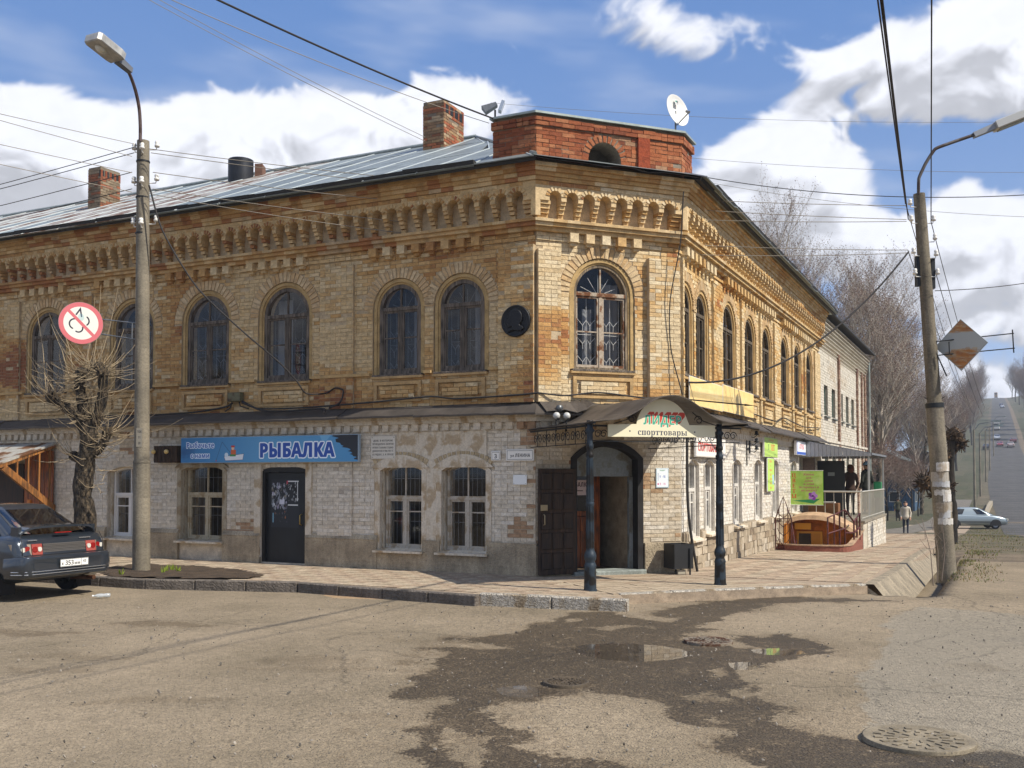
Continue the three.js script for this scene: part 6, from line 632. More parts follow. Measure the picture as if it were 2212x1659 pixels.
// ---------- pharmacy porch: platform, canopy, railing ----------
const PU = 10.95; // near edge of the porch along the wall
{ const o = thing('pharmacy_porch', 'raised pharmacy porch with grey sloping canopy, metal railings and brick base', 'porch', F.R.w(PU, gsw(12) - .1, 0), F.R.t); const y0 = gsw(12) - .1, Y = (y) => y - y0, L = 6.2, Wd = 2.15;
  const b = new MB().color('#cfc8b8'); b.box(0, L, -.5, Y(.62), .14, Wd - .02); b.build('platform', M.vcol, o); const cp = new MB(); cp.box(-.03, L + .03, Y(.622), Y(.68), .14, Wd + .03); cp.build('deck', M.conc, o); const st = []; const fo = { w: (x, y, z) => V(x, y, z) }; layBricks(fo, 1.0, L, -.3, Y(.62), Wd, PB.X, { ch: .1, len: .27, jn: .014, sink: st }); const bm = new MB(); for (const q of st) { bm.color(q.c); bm.box(q.x0, q.x1, q.y0, q.y1, q.z0, q.z1, 0, 0, true); } bm.build('facing_bricks', M.brickv, o).userData.kind = 'stuff';
  const can = new MB(); can.hexa([[1.8, Y(2.58), 2.2], [L, Y(2.58), 2.2], [L, Y(3.0), .08], [1.8, Y(3.0), .08], [1.8, Y(2.64), 2.2], [L, Y(2.64), 2.2], [L, Y(3.08), .08], [1.8, Y(3.08), .08]]); can.build('canopy_roof', mat(0x8f9399, .55, { metalness: .3, map: T.metal }), o); for (const x of [1.77, L]) { const sd = new MB(); for (let i = 0; i < 18; i++) { const a = .08 + i * .117, e = a + .108, ya = lerp(3.06, 2.62, (a - .08) / 2.12), yb = lerp(3.06, 2.62, (e - .08) / 2.12); sd.hexa([[x, Y(2.54), e], [x + .02, Y(2.54), e], [x + .02, Y(2.54), a], [x, Y(2.54), a], [x, Y(yb), e], [x + .02, Y(yb), e], [x + .02, Y(ya), a], [x, Y(ya), a]]); } sd.build('side_panel', mat(0xa2a5aa, .55, { metalness: .2 }), o); } const cpost = new MB(); for (const x of [1.9, L - .1]) cpost.box(x, x + .05, Y(.66), Y(2.56), 2.06, 2.11); cpost.build('canopy_posts', mat(0xb9bab6, .5), o);
  const rail = (a, e, name) => { const r = new MB(), n = Math.round(Math.hypot(e[0] - a[0], e[1] - a[1]) / .24); r.tube([[a[0], Y(1.5), a[1]], [e[0], Y(1.5), e[1]]], .025, 8); r.tube([[a[0], Y(.75), a[1]], [e[0], Y(.75), e[1]]], .015, 6); for (let i = 0; i <= n; i++) { const x = lerp(a[0], e[0], i / n), z = lerp(a[1], e[1], i / n); r.cyl([x, Y(.68), z], [x, Y(1.5), z], .011, .011, 5, false); } r.build(name, mat(0xb5b2a6, .5, { metalness: .3 }), o); }; rail([0, .85], [0, 2.08], 'railing'); rail([.02, 2.1], [L, 2.1], 'railing');
  const sw = new MB().color('#6a5a50'); sw.box(2.0, 2.1, Y(.68), Y(2.5), .14, .5); sw.build('side_wall', M.vcol, o);
  const dl = new MB(); dl.cbox(2.5, 2.55, Y(.7), Y(2.42), .5, 1.32, .006); dl.build('open_door', mat(0x14181a, .6), o); const pl = new MB(); pl.box(2.49, 2.499, Y(1.95), Y(2.06), .82, 1.02); pl.build('door_plate', mat(0x7a807c, .5), o); }
{ const o = thing('storage_crate', 'brown cardboard crate with white papers on the pharmacy porch', 'crate', F.R.w(PU + .5, .68, 1.0), F.R.t); const b = new MB(); b.cbox(-.2, .2, 0, .48, -.42, .42, .01); b.build('box', mat(0x8a5e38, .9, { map: T.grain }), o); const p = new MB(); p.box(-.15, .15, .482, .52, -.3, .3); p.build('papers', M.white, o); }
{ const o = thing('flower_banner', 'light green flower shop banner with a purple flower tied to the porch railing', 'banner', F.R.w(PU - .04, 1.12, .6), F.R.t - Math.PI / 2); const g = new THREE.PlaneGeometry(.92, .97, 12, 12), p = g.attributes.position; for (let i = 0; i < p.count; i++) p.setZ(i, Math.sin(p.getX(i) * 6) * .006 + Math.sin(p.getY(i) * 5) * .005); g.computeVertexNormals(); const t = print(.92, .97, (x, W, H) => { x.fillStyle = '#aed35e'; x.fillRect(0, 0, W, H); const r = rng(5); for (let i = 0; i < 50; i++) { x.fillStyle = r() < .5 ? 'rgba(240,250,200,.12)' : 'rgba(90,150,40,.10)'; x.beginPath(); x.ellipse(r() * W, r() * H, W * .2 * r(), H * .1, r() * 3, 0, 7); x.fill(); } x.strokeStyle = '#8ad23a'; x.lineWidth = W * .03; x.strokeRect(0, 0, W, H); 'ЦВЕТЫ'.split('').forEach((s, i) => txt(x, s, W * .1, H * (.13 + i * .155), H * .16, '#cf3a28', { font: 'serif' })); ['Живые', 'для', 'души', 'и дома', '(в горшках и', 'по заказу)'].forEach((s, i) => txt(x, s, W * .56, H * (.1 + i * .095), H * .085, '#b8446e', { font: 'serif', w: W * .66 })); x.fillStyle = '#2f8f55'; x.beginPath(); x.moveTo(W * .05, H * .88); x.lineTo(W * .9, H * .82); x.lineTo(W * .7, H * .97); x.closePath(); x.fill(); for (let i = 0; i < 5; i++) { const a = i / 5 * 6.28; x.fillStyle = i % 2 ? '#8a3fb0' : '#b98ad6'; x.beginPath(); x.ellipse(W * .68 + Math.cos(a) * W * .07, H * .74 + Math.sin(a) * H * .06, W * .08, H * .06, a, 0, 7); x.fill(); } x.fillStyle = '#3a1550'; x.beginPath(); x.arc(W * .68, H * .74, W * .03, 0, 7); x.fill(); }, 700); const s = mesh('cloth', g, mat(0xffffff, .8, { map: t, side: THREE.DoubleSide }), o); s.position.set(0, .485, 0); const k = new MB(); k.tube([[-.46, .98, 0], [.46, .98, 0]], .012, 6); k.tube([[-.46, -.01, 0], [.46, -.01, 0]], .012, 6); k.build('battens', M.white, o); }
// ---------- basement shop entrance ----------
{ const u0 = 8.7, y0 = gsw(9.5), o = thing('basement_entrance', 'orange arched basement entrance with low brick parapet in front of the porch', 'entrance', F.R.w(u0, y0, 0), F.R.t), Y = (y) => y - y0; const hood = [[.12, .70], [.3, .8], [.55, .87], [.85, .885], [1.1, .87], [1.35, .82], [1.6, .72], [1.85, .58], [2.05, .42]]; const c = new THREE.SplineCurve(hood.map((a) => new THREE.Vector2(...a))).getPoints(28); const h = new MB(); for (let i = 0; i + 1 < c.length; i++) { const a = c[i], b = c[i + 1]; h.hexa([[1.45, Y(b.y) - .16, b.x], [2.2, Y(b.y) - .1, b.x], [2.2, Y(a.y) - .1, a.x], [1.45, Y(a.y) - .16, a.x], [1.5, Y(b.y) - .04, b.x], [2.2, Y(b.y) + .03, b.x], [2.2, Y(a.y) + .03, a.x], [1.5, Y(a.y) - .04, a.x]]); } h.build('hood', mat(0xc9a988, .85, { map: T.grain }), o);
  const iw = new MB().color('#d9822a'); iw.ext([[.13, -.6], [2.04, -.6], ...c.slice().reverse().map((p) => [p.x, Y(p.y) - .1])], .05, new THREE.Matrix4().makeRotationY(-Math.PI / 2).setPosition(2.2, 0, 0)); iw.color('#e0902e').box(1.2, 2.16, -.6, Y(.6), .13, .2); iw.build('inner_wall', M.vcol, o); const df = new MB(); const fz = (z0, z1, y0_, y1) => df.box(2.08, 2.145, y0_, y1, z0, z1); fz(.32, .38, -.5, Y(.3)); fz(.98, 1.04, -.5, Y(.3)); fz(.32, 1.04, Y(.3), Y(.36)); df.build('door_frame', mat(0xd89a1e, .5), o); const dg = new MB(); dg.box(2.1, 2.13, -.5, Y(.3), .38, .72); dg.build('door_glass', mat(0x1a120c, .2), o); const d2 = new MB(); d2.box(2.1, 2.13, -.5, Y(.3), .72, .98); d2.build('door_leaf', mat(0xc9891c, .5), o); const lb = new MB(); lb.box(1.9, 1.95, Y(.42), Y(.6), .3, .75); lb.build('name_box', mat(0xe0a324, .5), o);
  const pp = [[.15, .14], [-.2, .45], [-.35, .95], [-.2, 1.6], [.1, 2.0], [1.4, 2.08], [2.4, 2.12]]; const pc = new THREE.SplineCurve(pp.map((a) => new THREE.Vector2(...a))).getPoints(28); const pb = new MB(), cb = new MB(); for (let i = 0; i + 1 < pc.length; i++) { const a = pc[i], b = pc[i + 1], n = new THREE.Vector2(b.y - a.y, a.x - b.x).normalize().multiplyScalar(-.11), H = (t) => (t > .72 ? .18 + (t - .72) * 1.1 : .18), ha = H(i / 28), hb = H((i + 1) / 28); pb.hexa([[a.x, -.4, a.y], [b.x, -.4, b.y], [b.x - n.x, -.4, b.y - n.y], [a.x - n.x, -.4, a.y - n.y], [a.x, ha, a.y], [b.x, hb, b.y], [b.x - n.x, hb, b.y - n.y], [a.x - n.x, ha, a.y - n.y]]); cb.hexa([[a.x + n.x * .2, ha, a.y + n.y * .2], [b.x + n.x * .2, hb, b.y + n.y * .2], [b.x - n.x * 1.2, hb, b.y - n.y * 1.2], [a.x - n.x * 1.2, ha, a.y - n.y * 1.2], [a.x + n.x * .2, ha + .03, a.y + n.y * .2], [b.x + n.x * .2, hb + .03, b.y + n.y * .2], [b.x - n.x * 1.2, hb + .03, b.y - n.y * 1.2], [a.x - n.x * 1.2, ha + .03, a.y - n.y * 1.2]]); } pb.build('parapet', mat(0x8e5646, .9, { map: RT(T.grain, 3), side: THREE.DoubleSide }), o); cb.build('parapet_cap', mat(0xbfa288, .9, { map: T.conc, side: THREE.DoubleSide }), o);
  const r = new MB(), tb = (...q) => r.tube(q, .024, 8); tb([-.05, .1, 1.5], [-.05, .92, 1.5], [.6, 1.12, 1.85], [.6, .2, 1.85]); tb([-.05, .5, 1.5], [.6, .62, 1.85]); tb([.2, .15, 1.63], [.2, 1.0, 1.63]); tb([.4, .15, 1.74], [.4, 1.06, 1.74]); tb([.6, 1.12, 1.85], [1.1, .78, 2.02], [1.7, .98, 2.1], [1.7, .25, 2.1]); tb([.6, .5, 1.85], [1.1, .48, 2.02], [1.7, .6, 2.1]); tb([1.1, .2, 2.02], [1.1, .78, 2.02]); tb([1.4, .2, 2.06], [1.4, .88, 2.06]); r.build('handrail', M.redpipe, o); const r2 = new MB(); r2.tube([[.3, .05, .6], [1.2, .65, .35]], .02, 8); r2.tube([[.35, .0, .62], [.35, .3, .62]], .018, 8); r2.build('inner_handrail', M.redpipe, o); }
{ const o = thing('iron_gate', 'pointed dark red wrought-iron gate leaf standing open against the white wall', 'gate', F.R.w(8.55, gsw(8.5) + .03, .16), F.R.t - Math.PI / 2); const g = new MB(), b = (q, r = .014) => g.tube(q, r, 6); b([[0, 0, 0], [0, .82, 0], [.21, 1.42, 0], [.42, .82, 0], [.42, 0, 0]], .018); b([[0, .82, 0], [.42, .82, 0]]); b([[0, .03, 0], [.42, .03, 0]]); g.build('frame', M.redpipe, o); const s = new MB(), c = (q) => s.tube(new THREE.CatmullRomCurve3(q.map((a) => V(...a))).getPoints(10), .01, 5); for (const x of [.1, .21, .32]) s.tube([[x, .03, 0], [x, x === .21 ? 1.38 : 1.1, 0]], .01, 5); for (let i = 0; i < 4; i++) { const y = .12 + i * .24; c([[.21, y, 0], [.1, y + .1, 0], [.05, y + .2, 0]]); c([[.21, y, 0], [.32, y + .1, 0], [.37, y + .2, 0]]); } s.build('scrolls', M.redpipe, o); }
{ const o = thing('green_box', 'small green box fixed to the far end of the porch railing', 'box', F.R.w(PU + 6.25, 1.2, 1.9), F.R.t); const b = new MB(); b.cbox(-.15, .15, 0, .55, -.12, .12, .015); b.build('case', mat(0x2e8a55, .5), o); const d = new MB(); d.cbox(-.16, -.151, .05, .5, -.09, .09, .003); d.build('door', mat(0x35a066, .5), o); }
// ---------- lamp post on the left with its luminaire ----------
function insulator(mb, P, dir, up = 1) { mb.tube([[0, 0, 0], dir.clone().multiplyScalar(.12).toArray(), dir.clone().multiplyScalar(.14).add(V(0, .08 * up, 0)).toArray()].map((q) => V(...q).add(P)), .012, 5); mb.lathe([[.001, 0], [.045, 0], [.05, .04], [.03, .06], [.045, .08], [.035, .12], [.001, .13]], 10, new THREE.Matrix4().makeTranslation(P.x + dir.x * .14, P.y + .05 * up, P.z + dir.z * .14)); }
const PLb = V(-7.06, .1, -19.03), PLt = V(-7.13, 8.42, -19.03);
{ const o = thing('lamp_post', 'tall grey concrete lamp post with curved arm beside the bare tree and car', 'lamp post', PLb); const P = (y) => [lerp(0, -.07, (y - .1) / 8.32), y - .1, 0]; const m = new MB(); m.cyl(P(.0), P(2.22), .165, .155, 20); m.cyl(P(2.2), P(2.26), .165, .145, 20); m.cyl(P(2.24), P(8.42), .142, .115, 20); m.build('pole', M.post, o); const arm = [[303, 305, 19.0], [303, 270, 19.0], [300, 230, 18.95], [291, 190, 18.8], [277, 154, 18.5], [268, 142, 18.35]].map((a) => atDepth(...a).sub(PLb)); const am = new MB(); am.tube(new THREE.CatmullRomCurve3(arm).getPoints(24), .033, 8); am.build('arm', mat(0x5c4a46, .6, { map: T.rust }), o);
  const a = atDepth(282, 154, 18.5).sub(PLb), b = atDepth(196, 86, 17.7).sub(PLb), d = b.clone().sub(a), L = d.length(); d.normalize(); const side = V(0, 1, 0).cross(d).normalize(), up = d.clone().cross(side), mm = new THREE.Matrix4().makeBasis(side, up, d).setPosition(a); const h = grp('luminaire', o); const g = new MB(); g.at(mm); g.hexa([[-.07, -.04, .32], [.07, -.04, .32], [.06, -.04, 0], [-.06, -.04, 0], [-.06, .1, .32], [.06, .1, .32], [.05, .06, 0], [-.05, .06, 0]].map((q) => q)); g.build('neck', mat(0x6a6d72, .55, { metalness: .4 }), h); const k = new MB(); k.at(mm); const sh = [[-.17, .3], [.17, .3], [.2, .4], [.2, L - .06], [.16, L], [-.16, L], [-.2, L - .06], [-.2, .4]]; k.ext(sh.map(([x, z]) => [x, -z]), .13, new THREE.Matrix4().makeRotationX(-Math.PI / 2), [], .02); k.build('housing', mat(0xc9c7c0, .4, { metalness: .3, map: RT(T.metal, 2) }), h); const bl = new MB(); bl.at(mm); bl.ext([[-.15, .36], [.15, .36], [.16, L - .06], [-.16, L - .06]].map(([x, z]) => [x, -z]), .012, new THREE.Matrix4().makeRotationX(-Math.PI / 2).setPosition(0, -.014, 0)); bl.build('reflector_opening', mat(0x22252a, .3, { metalness: .3 }), h); const bulb = new MB(); bulb.at(mm); bulb.add(new THREE.SphereGeometry(.075, 14, 10), new THREE.Matrix4().makeScale(1, .7, 1.6).setPosition(0, -.03, .7)); bulb.build('bulb', mat(0xcfc8b4, .3), h);
  const ins = new MB(); for (const y of [8.2, 7.55, 6.75]) { insulator(ins, V(-.1, y - .1, .0), V(-1, 0, 0)); insulator(ins, V(-.02, y - .15, .12), V(0, 0, .5)); insulator(ins, V(.06, y - .05, 0), V(1, 0, 0)); } ins.build('insulators', M.porcelain, o); const bd = new MB(); for (const y of [7.9, 7.2, 6.5]) bd.cyl([-.068, y, 0], [-.068, y + .03, 0], .128, .128, 16); bd.build('bands', M.iron, o);
  const pn = face('stencilled_mark', .16, .36, print(.16, .36, (x, W, H) => { x.clearRect(0, 0, W, H); x.fillStyle = '#857f72'; x.fillRect(0, 0, W, H); txt(x, '104', W / 2, H * .2, H * .2, '#2a2a2c'); txt(x, '11', W / 2, H * .5, H * .18, '#2a2a2c'); txt(x, '20', W / 2, H * .8, H * .18, '#2a2a2c'); }, 500), o, .85); pn.position.set(-.02, 2.58, .143); pn.scale.x = .7; }
// ---------- leaning concrete pole on the right ----------
const PRb = V(9.21, -.05, -21.17), PRt = V(8.74, 7.99, -21.17), onPR = (y) => PRb.clone().lerp(PRt, (y + .05) / 8.04);
{ const o = thing('concrete_pole', 'leaning concrete power pole with a lamp arm and torn paper notices', 'utility pole', PRb); const q = (y) => onPR(y).sub(PRb).toArray(); const m = new MB(); m.cyl(q(-.3), q(3.52), .195, .175, 18); m.build('stub', M.post, o); const m2 = new MB(); m2.cyl(q(3.45), q(8), .15, .12, 14); m2.build('pole', mat(0x7d7668, .9, { map: RT(T.conc, .6), bumpMap: T.pits, bumpScale: .003 }), o); const w = new MB(); w.tube([q(3.5), V(...q(3.5)).add(V(-.22, .12, .02)).toArray()], .008, 4); w.tube([q(3.5), V(...q(3.5)).add(V(.22, .14, .02)).toArray()], .008, 4); w.cyl(V(...q(3.4)).toArray(), V(...q(3.5)).toArray(), .186, .19, 18); w.build('wire_band', M.iron, o);
  const arm = [[1984, 420], [1985, 385], [2000, 352], [2020, 322], [2050, 310], [2105, 291]].map(([a, b]) => atDepth(a, b, 21.1).sub(PRb)); const am = new MB(); am.tube(new THREE.CatmullRomCurve3(arm, false, 'catmullrom', .2).getPoints(30), .035, 8); am.build('arm', mat(0x5a5450, .6, { map: T.rust }), o);
  const a = atDepth(2103, 293, 21.1).sub(PRb), b = atDepth(2216, 248, 21.0).sub(PRb), d = b.clone().sub(a), L = d.length(); d.normalize(); const side = V(0, 1, 0).cross(d).normalize(), up = d.clone().cross(side), mm = new THREE.Matrix4().makeBasis(side, up, d).setPosition(a); const h = grp('luminaire', o); const g = new MB(); g.at(mm); g.hexa([[-.09, -.05, .5], [.09, -.05, .5], [.08, -.05, 0], [-.08, -.05, 0], [-.08, .08, .5], [.08, .08, .5], [.06, .06, 0], [-.06, .06, 0]]); g.build('neck', mat(0x8c8f92, .5, { metalness: .4 }), h); const k = new MB(); k.at(mm); k.ext([[-.16, .46], [.16, .46], [.17, L], [-.17, L]].map(([x, z]) => [x, -z]), .14, new THREE.Matrix4().makeRotationX(-Math.PI / 2).setPosition(0, -.06, 0), [], .02); k.build('housing', mat(0xb9b9b4, .45, { metalness: .3 }), h); const u = new MB(); u.at(mm); u.box(-.12, .12, -.1, -.06, .52, L - .06); u.build('lens', mat(0x85836f, .3), h);
  const ins = new MB(); for (const [y, s] of [[7.7, -1], [7.35, -1], [7.35, 1], [6.95, 1], [6.65, -1], [6.6, 1], [6.2, -1], [6.2, 1]]) insulator(ins, onPR(y).sub(PRb).add(V(s * .1, 0, .05)), V(s, 0, .1)); ins.build('insulators', M.porcelain, o); const bk = new MB(); for (const [y, s] of [[6.3, -1], [6.25, 1]]) { const c = V(...q(y)); bk.box(c.x + (s > 0 ? .12 : -.2), c.x + (s > 0 ? .2 : -.12), c.y - .3, c.y + .35, -.05, .05); } bk.build('boxes', M.iron, o);
  // paper wrapped round the pole at chest height
  const r = rng(44); for (let i = 0; i < 8; i++) { const y = .95 + i * .16 + (r() - .5) * .08, hh = .1 + r() * .18, c = q(y), t0 = .3 + r() * .8, t1 = t0 + 1.2 + r() * 1.2, pm = new MB(); for (let k2 = 0; k2 < 8; k2++) { const ta = lerp(t0, t1, k2 / 8), tb = lerp(t0, t1, (k2 + 1) / 8), R = .193 + .004 * r(), pt = (t, yy) => [c[0] + Math.cos(t) * R, yy, Math.sin(t) * R], j = (r() - .5) * .04; pm.quad(pt(tb, y), pt(ta, y + j), pt(ta, y + hh), pt(tb, y + hh + j)); } pm.build('paper_notice', mat([0xd9d6cf, 0xc4c6c8, 0xb9b2a6, 0xe2e0dc][i % 4], .9, { map: RT(T.wash, 1.2), side: THREE.DoubleSide }), o); } }
// ---------- road signs ----------
{ const P = atDepth(175, 698, 18.9), o = thing('round_sign', 'round red-rimmed prohibition sign with a diagonal bar on a bracket', 'road sign', P, .62); const R = .4, d = new MB(); d.cyl([0, 0, -.012], [0, 0, .0], R, R, 48); d.build('plate', mat(0x8a8d8e, .5, { metalness: .4 }), o); const t = print(.8, .8, (x, W, H) => { x.fillStyle = '#c8646a'; x.fillRect(0, 0, W, H); x.fillStyle = '#dcdcd2'; x.beginPath(); x.arc(W / 2, H / 2, W * .395, 0, 7); x.fill(); x.strokeStyle = '#222033'; x.lineWidth = W * .034; x.lineCap = 'round'; x.beginPath(); x.moveTo(W * .39, H * .3); x.lineTo(W * .48, H * .16); x.lineTo(W * .51, H * .34); x.stroke(); x.beginPath(); x.arc(W * .56, H * .44, W * .12, -.9, .9); x.stroke(); x.beginPath(); x.arc(W * .36, H * .53, W * .12, 2.0, 4.6); x.stroke(); x.beginPath(); x.arc(W * .44, H * .62, W * .1, -.2, 2.1); x.stroke(); x.fillStyle = 'rgba(120,170,180,.4)'; x.beginPath(); x.ellipse(W * .5, H * .36, W * .07, H * .09, 0, 0, 7); x.fill(); x.strokeStyle = '#c8646a'; x.lineWidth = W * .075; x.beginPath(); x.moveTo(W * .2, H * .2); x.lineTo(W * .8, H * .8); x.stroke(); const r = rng(3); for (let i = 0; i < 30; i++) { x.fillStyle = 'rgba(90,80,70,.18)'; x.beginPath(); x.arc(r() * W, r() * H, r() * 5, 0, 7); x.fill(); } }, 600); const g = new THREE.CircleGeometry(R - .004, 48), f = mesh('face', g, mat(0xffffff, .5, { map: t }), o); f.position.z = .003; const br = new MB(), inv = new THREE.Matrix4().makeRotationY(-.62); const rp = (px, py, d_) => atDepth(px, py, d_).sub(P).applyMatrix4(inv).toArray(); br.tube([rp(203, 688, 19.14), rp(312, 700, 19.12)], .014, 6); br.tube([rp(203, 719, 19.14), rp(304, 735, 19.12)], .014, 6); br.tube([rp(286, 698, 19.0), rp(285, 732, 19.0)], .012, 6); br.build('bracket', M.steel, o); }
{ const P = atDepth(2076, 745, 21.0), o = thing('diamond_sign', 'rust-stained back of a diamond-shaped road sign on a bar frame', 'road sign', P, -.8); const s = .55, t = print(1.1, 1.1, (x, W, H) => { x.fillStyle = '#a5aaa8'; x.fillRect(0, 0, W, H); const r = rng(8); for (let i = 0; i < 500; i++) { const y = r(), k = Math.sin(y * 9 + 1) > -.1; if (!k) continue; x.fillStyle = r() < .6 ? 'rgba(140,74,20,.22)' : 'rgba(196,120,36,.2)'; x.beginPath(); x.ellipse(W * (.25 + r() * .55), H * y, W * .16 * r(), H * .035 * r(), .1, 0, 7); x.fill(); } }, 400); const m = new MB(); m.ext([[0, -s], [s, 0], [0, s], [-s, 0]], .012, new THREE.Matrix4().makeTranslation(0, 0, -.006), [], .003); m.build('plate', mat(0x9aa0a0, .5, { metalness: .3 }), o); const g = new THREE.ShapeGeometry(new THREE.Shape([[0, -s + .02], [s - .02, 0], [0, s - .02], [-s + .02, 0]].map((a) => new THREE.Vector2(...a)))); { const p = g.attributes.position, uv = g.attributes.uv; for (let i = 0; i < p.count; i++) uv.setXY(i, p.getX(i) / 1.1 + .5, p.getY(i) / 1.1 + .5); } const f = mesh('rusty_back', g, mat(0xffffff, .6, { map: t }), o); f.position.z = .0105; const b = new MB(), inv = new THREE.Matrix4().makeRotationY(.8), rp = (px, py, d = 20.97) => atDepth(px, py, d).sub(P).applyMatrix4(inv).toArray(); b.tube([rp(2020, 738, 21.15), rp(2190, 720)], .013, 6); b.tube([rp(2020, 768, 21.15), rp(2192, 752)], .013, 6); b.tube([rp(2187, 712), rp(2190, 762)], .013, 6); b.tube([rp(2050, 738), rp(2051, 766)], .012, 6); b.tube([rp(2010, 735, 21.15), rp(2045, 812, 21.1)], .014, 6); b.build('frame_bars', M.iron, o); }
// ---------- overhead wires ----------
function wire(P, Q, sag, r, label, m = M.wire, group = 'overhead wires') { const n = 28, q = []; for (let i = 0; i <= n; i++) { const t = i / n; q.push(P.clone().lerp(Q, t).add(V(0, -4 * sag * t * (1 - t), 0))); } const b = new MB(); b.tube(q, r, 5); one('overhead_wire', b, m, label, 'wire', group); }
const lw = (px, py, d = 19.0) => atDepth(px, py, d);
[[320, 321, 1958, 444, .25], [326, 330, 1958, 474, .22], [330, 372, 1958, 478, .3], [330, 408, 1962, 540, .3], [330, 420, 1962, 546, .45]].forEach(([a, b, c, d, s]) => wire(lw(a, b), lw(c, d, 21.1), s, .0075, 'thin pale wire from the lamp post across the facade to the concrete pole', M.wire_pale, 'wires between the two poles'));
[[290, 318], [290, 330], [285, 372], [285, 408]].forEach(([a, b], i) => { const P = lw(a, b); wire(P, P.clone().addScaledVector(F.L.x, -32).add(V(0, -.2 + i * .1, 0)), .5, .008, 'wire leaving the lamp post along the front towards the far end', M.wire, 'wires along the front'); });
[[290, 311, 0, 238], [285, 338, 0, 252], [285, 373, 0, 304], [285, 415, 0, 347]].forEach(([a, b, c, d], i) => { const P = lw(a, b), Q = lw(c, d, 17.2 - i * .1); wire(P, P.clone().lerp(Q, 5), .1, .0065, 'wire leaving the lamp post out over the street', M.wire_pale, 'wires over the street'); });
{ const P = F.L.w(-.78, 8.62, .15), Q = lw(550, 0, 14); wire(P, P.clone().lerp(Q, 2.4), .25, .016, 'thick black cable rising from the parapet floodlight over the street'); wire(P.clone().add(V(-.1, -.08, 0)), P.clone().lerp(Q, 2.4).add(V(-.1, -.3, 0)), .3, .006, 'thin wire beside the thick parapet cable', M.wire_pale); }
for (const dx of [0, 22]) { const P = lw(918, 305 - dx * .4, 23.5), Q = lw(362 + dx, 0, 20); wire(P, P.clone().lerp(Q, 2), .2, .007, 'faint wire from the taller chimney over the street', M.wire_pale, 'faint wires at the chimney'); }
{ const L = 'wire from the leaning concrete pole passing overhead across the square'; [[1956, 440, 1898, 0], [1958, 446, 1904, 0], [1962, 474, 1908, 0]].forEach(([a, b, c, d]) => { const P = lw(a, b, 21.1), Q = lw(c, d, 12.6); wire(P, P.clone().lerp(Q, 2.2), .1, .012, L, M.wire, 'wires overhead from the concrete pole'); }); const P = lw(2011, 478, 21.1), Q = lw(2012, 0, 12.6); wire(P, P.clone().lerp(Q, 2.2), .1, .011, L, M.wire, 'wires overhead from the concrete pole'); }
for (const [a, b, o] of [[1958, 446, 4.2], [1961, 540, 4.4], [2011, 478, 5], [2013, 560, 4.9]]) wire(lw(a, b, 21.15), F.R.w(46, 6.2 - (b - 440) * .006, o), .35, .009, 'wire running from the concrete pole along the side street', M.wire, 'wires along the side street');
wire(lw(1482, 375, 26), lw(2260, 418, 24), .3, .011, 'dark wire crossing the sky from the roof to the right', M.wire); wire(lw(1482, 385, 28), lw(2260, 470, 26), .2, .006, 'faint wire sloping across the sky behind the concrete pole', M.wire_pale); wire(lw(1060, 222, 40), lw(2260, 262, 38), .3, .007, 'faint high wire crossing the sky above the satellite dish', M.wire_pale); wire(lw(2020, 628, 21.1), lw(2260, 604, 24), .05, .009, 'short wire leaving the concrete pole to the right', M.wire); wire(lw(1480, 340, 45), lw(2260, 372, 45), .2, .009, 'faint wire crossing the sky above the bare treetops', M.wire_pale);
wire(F.R.w(.25, 3.78, .12), lw(1962, 545, 21.1), .75, .02, 'thick sagging black cable from the side wall up to the concrete pole');
{ const q = [[322, 400, 19], [352, 500, 18.95], [425, 620, 18.9], [520, 712, 18.9], [600, 780, 19], [640, 822, 19.2], [662, 850, 19.4]].map((a) => lw(...a)); const e = [[-4.62, 3.62, .12], [-4.4, 3.72, .1], [-4.2, 3.66, .1], [-4.25, 3.42, .14], [-4.4, 3.3, .3]].map((p) => F.L.w(...p)); const m = new MB(); m.tube(new THREE.CatmullRomCurve3([...q, ...e], false, 'catmullrom', .4).getPoints(70), .017, 6); one('overhead_wire', m, M.wire, 'thick grey cable swooping from the lamp post down to the brick pilaster', 'wire', 'overhead wires'); }
{ const m = new MB(); m.at(F.C.m); m.tube([[2.2, 3.42, .3], [2.6, 3.36, .9], [3.3, 3.2, 1.9]], .014, 6); m.cyl([3.25, 3.21, 1.84], [3.36, 3.19, 1.98], .022, .002, 6); one('tie_rod', m, M.iron, 'thin iron rod with a pointed tip sticking out above the canopy', 'rod'); }
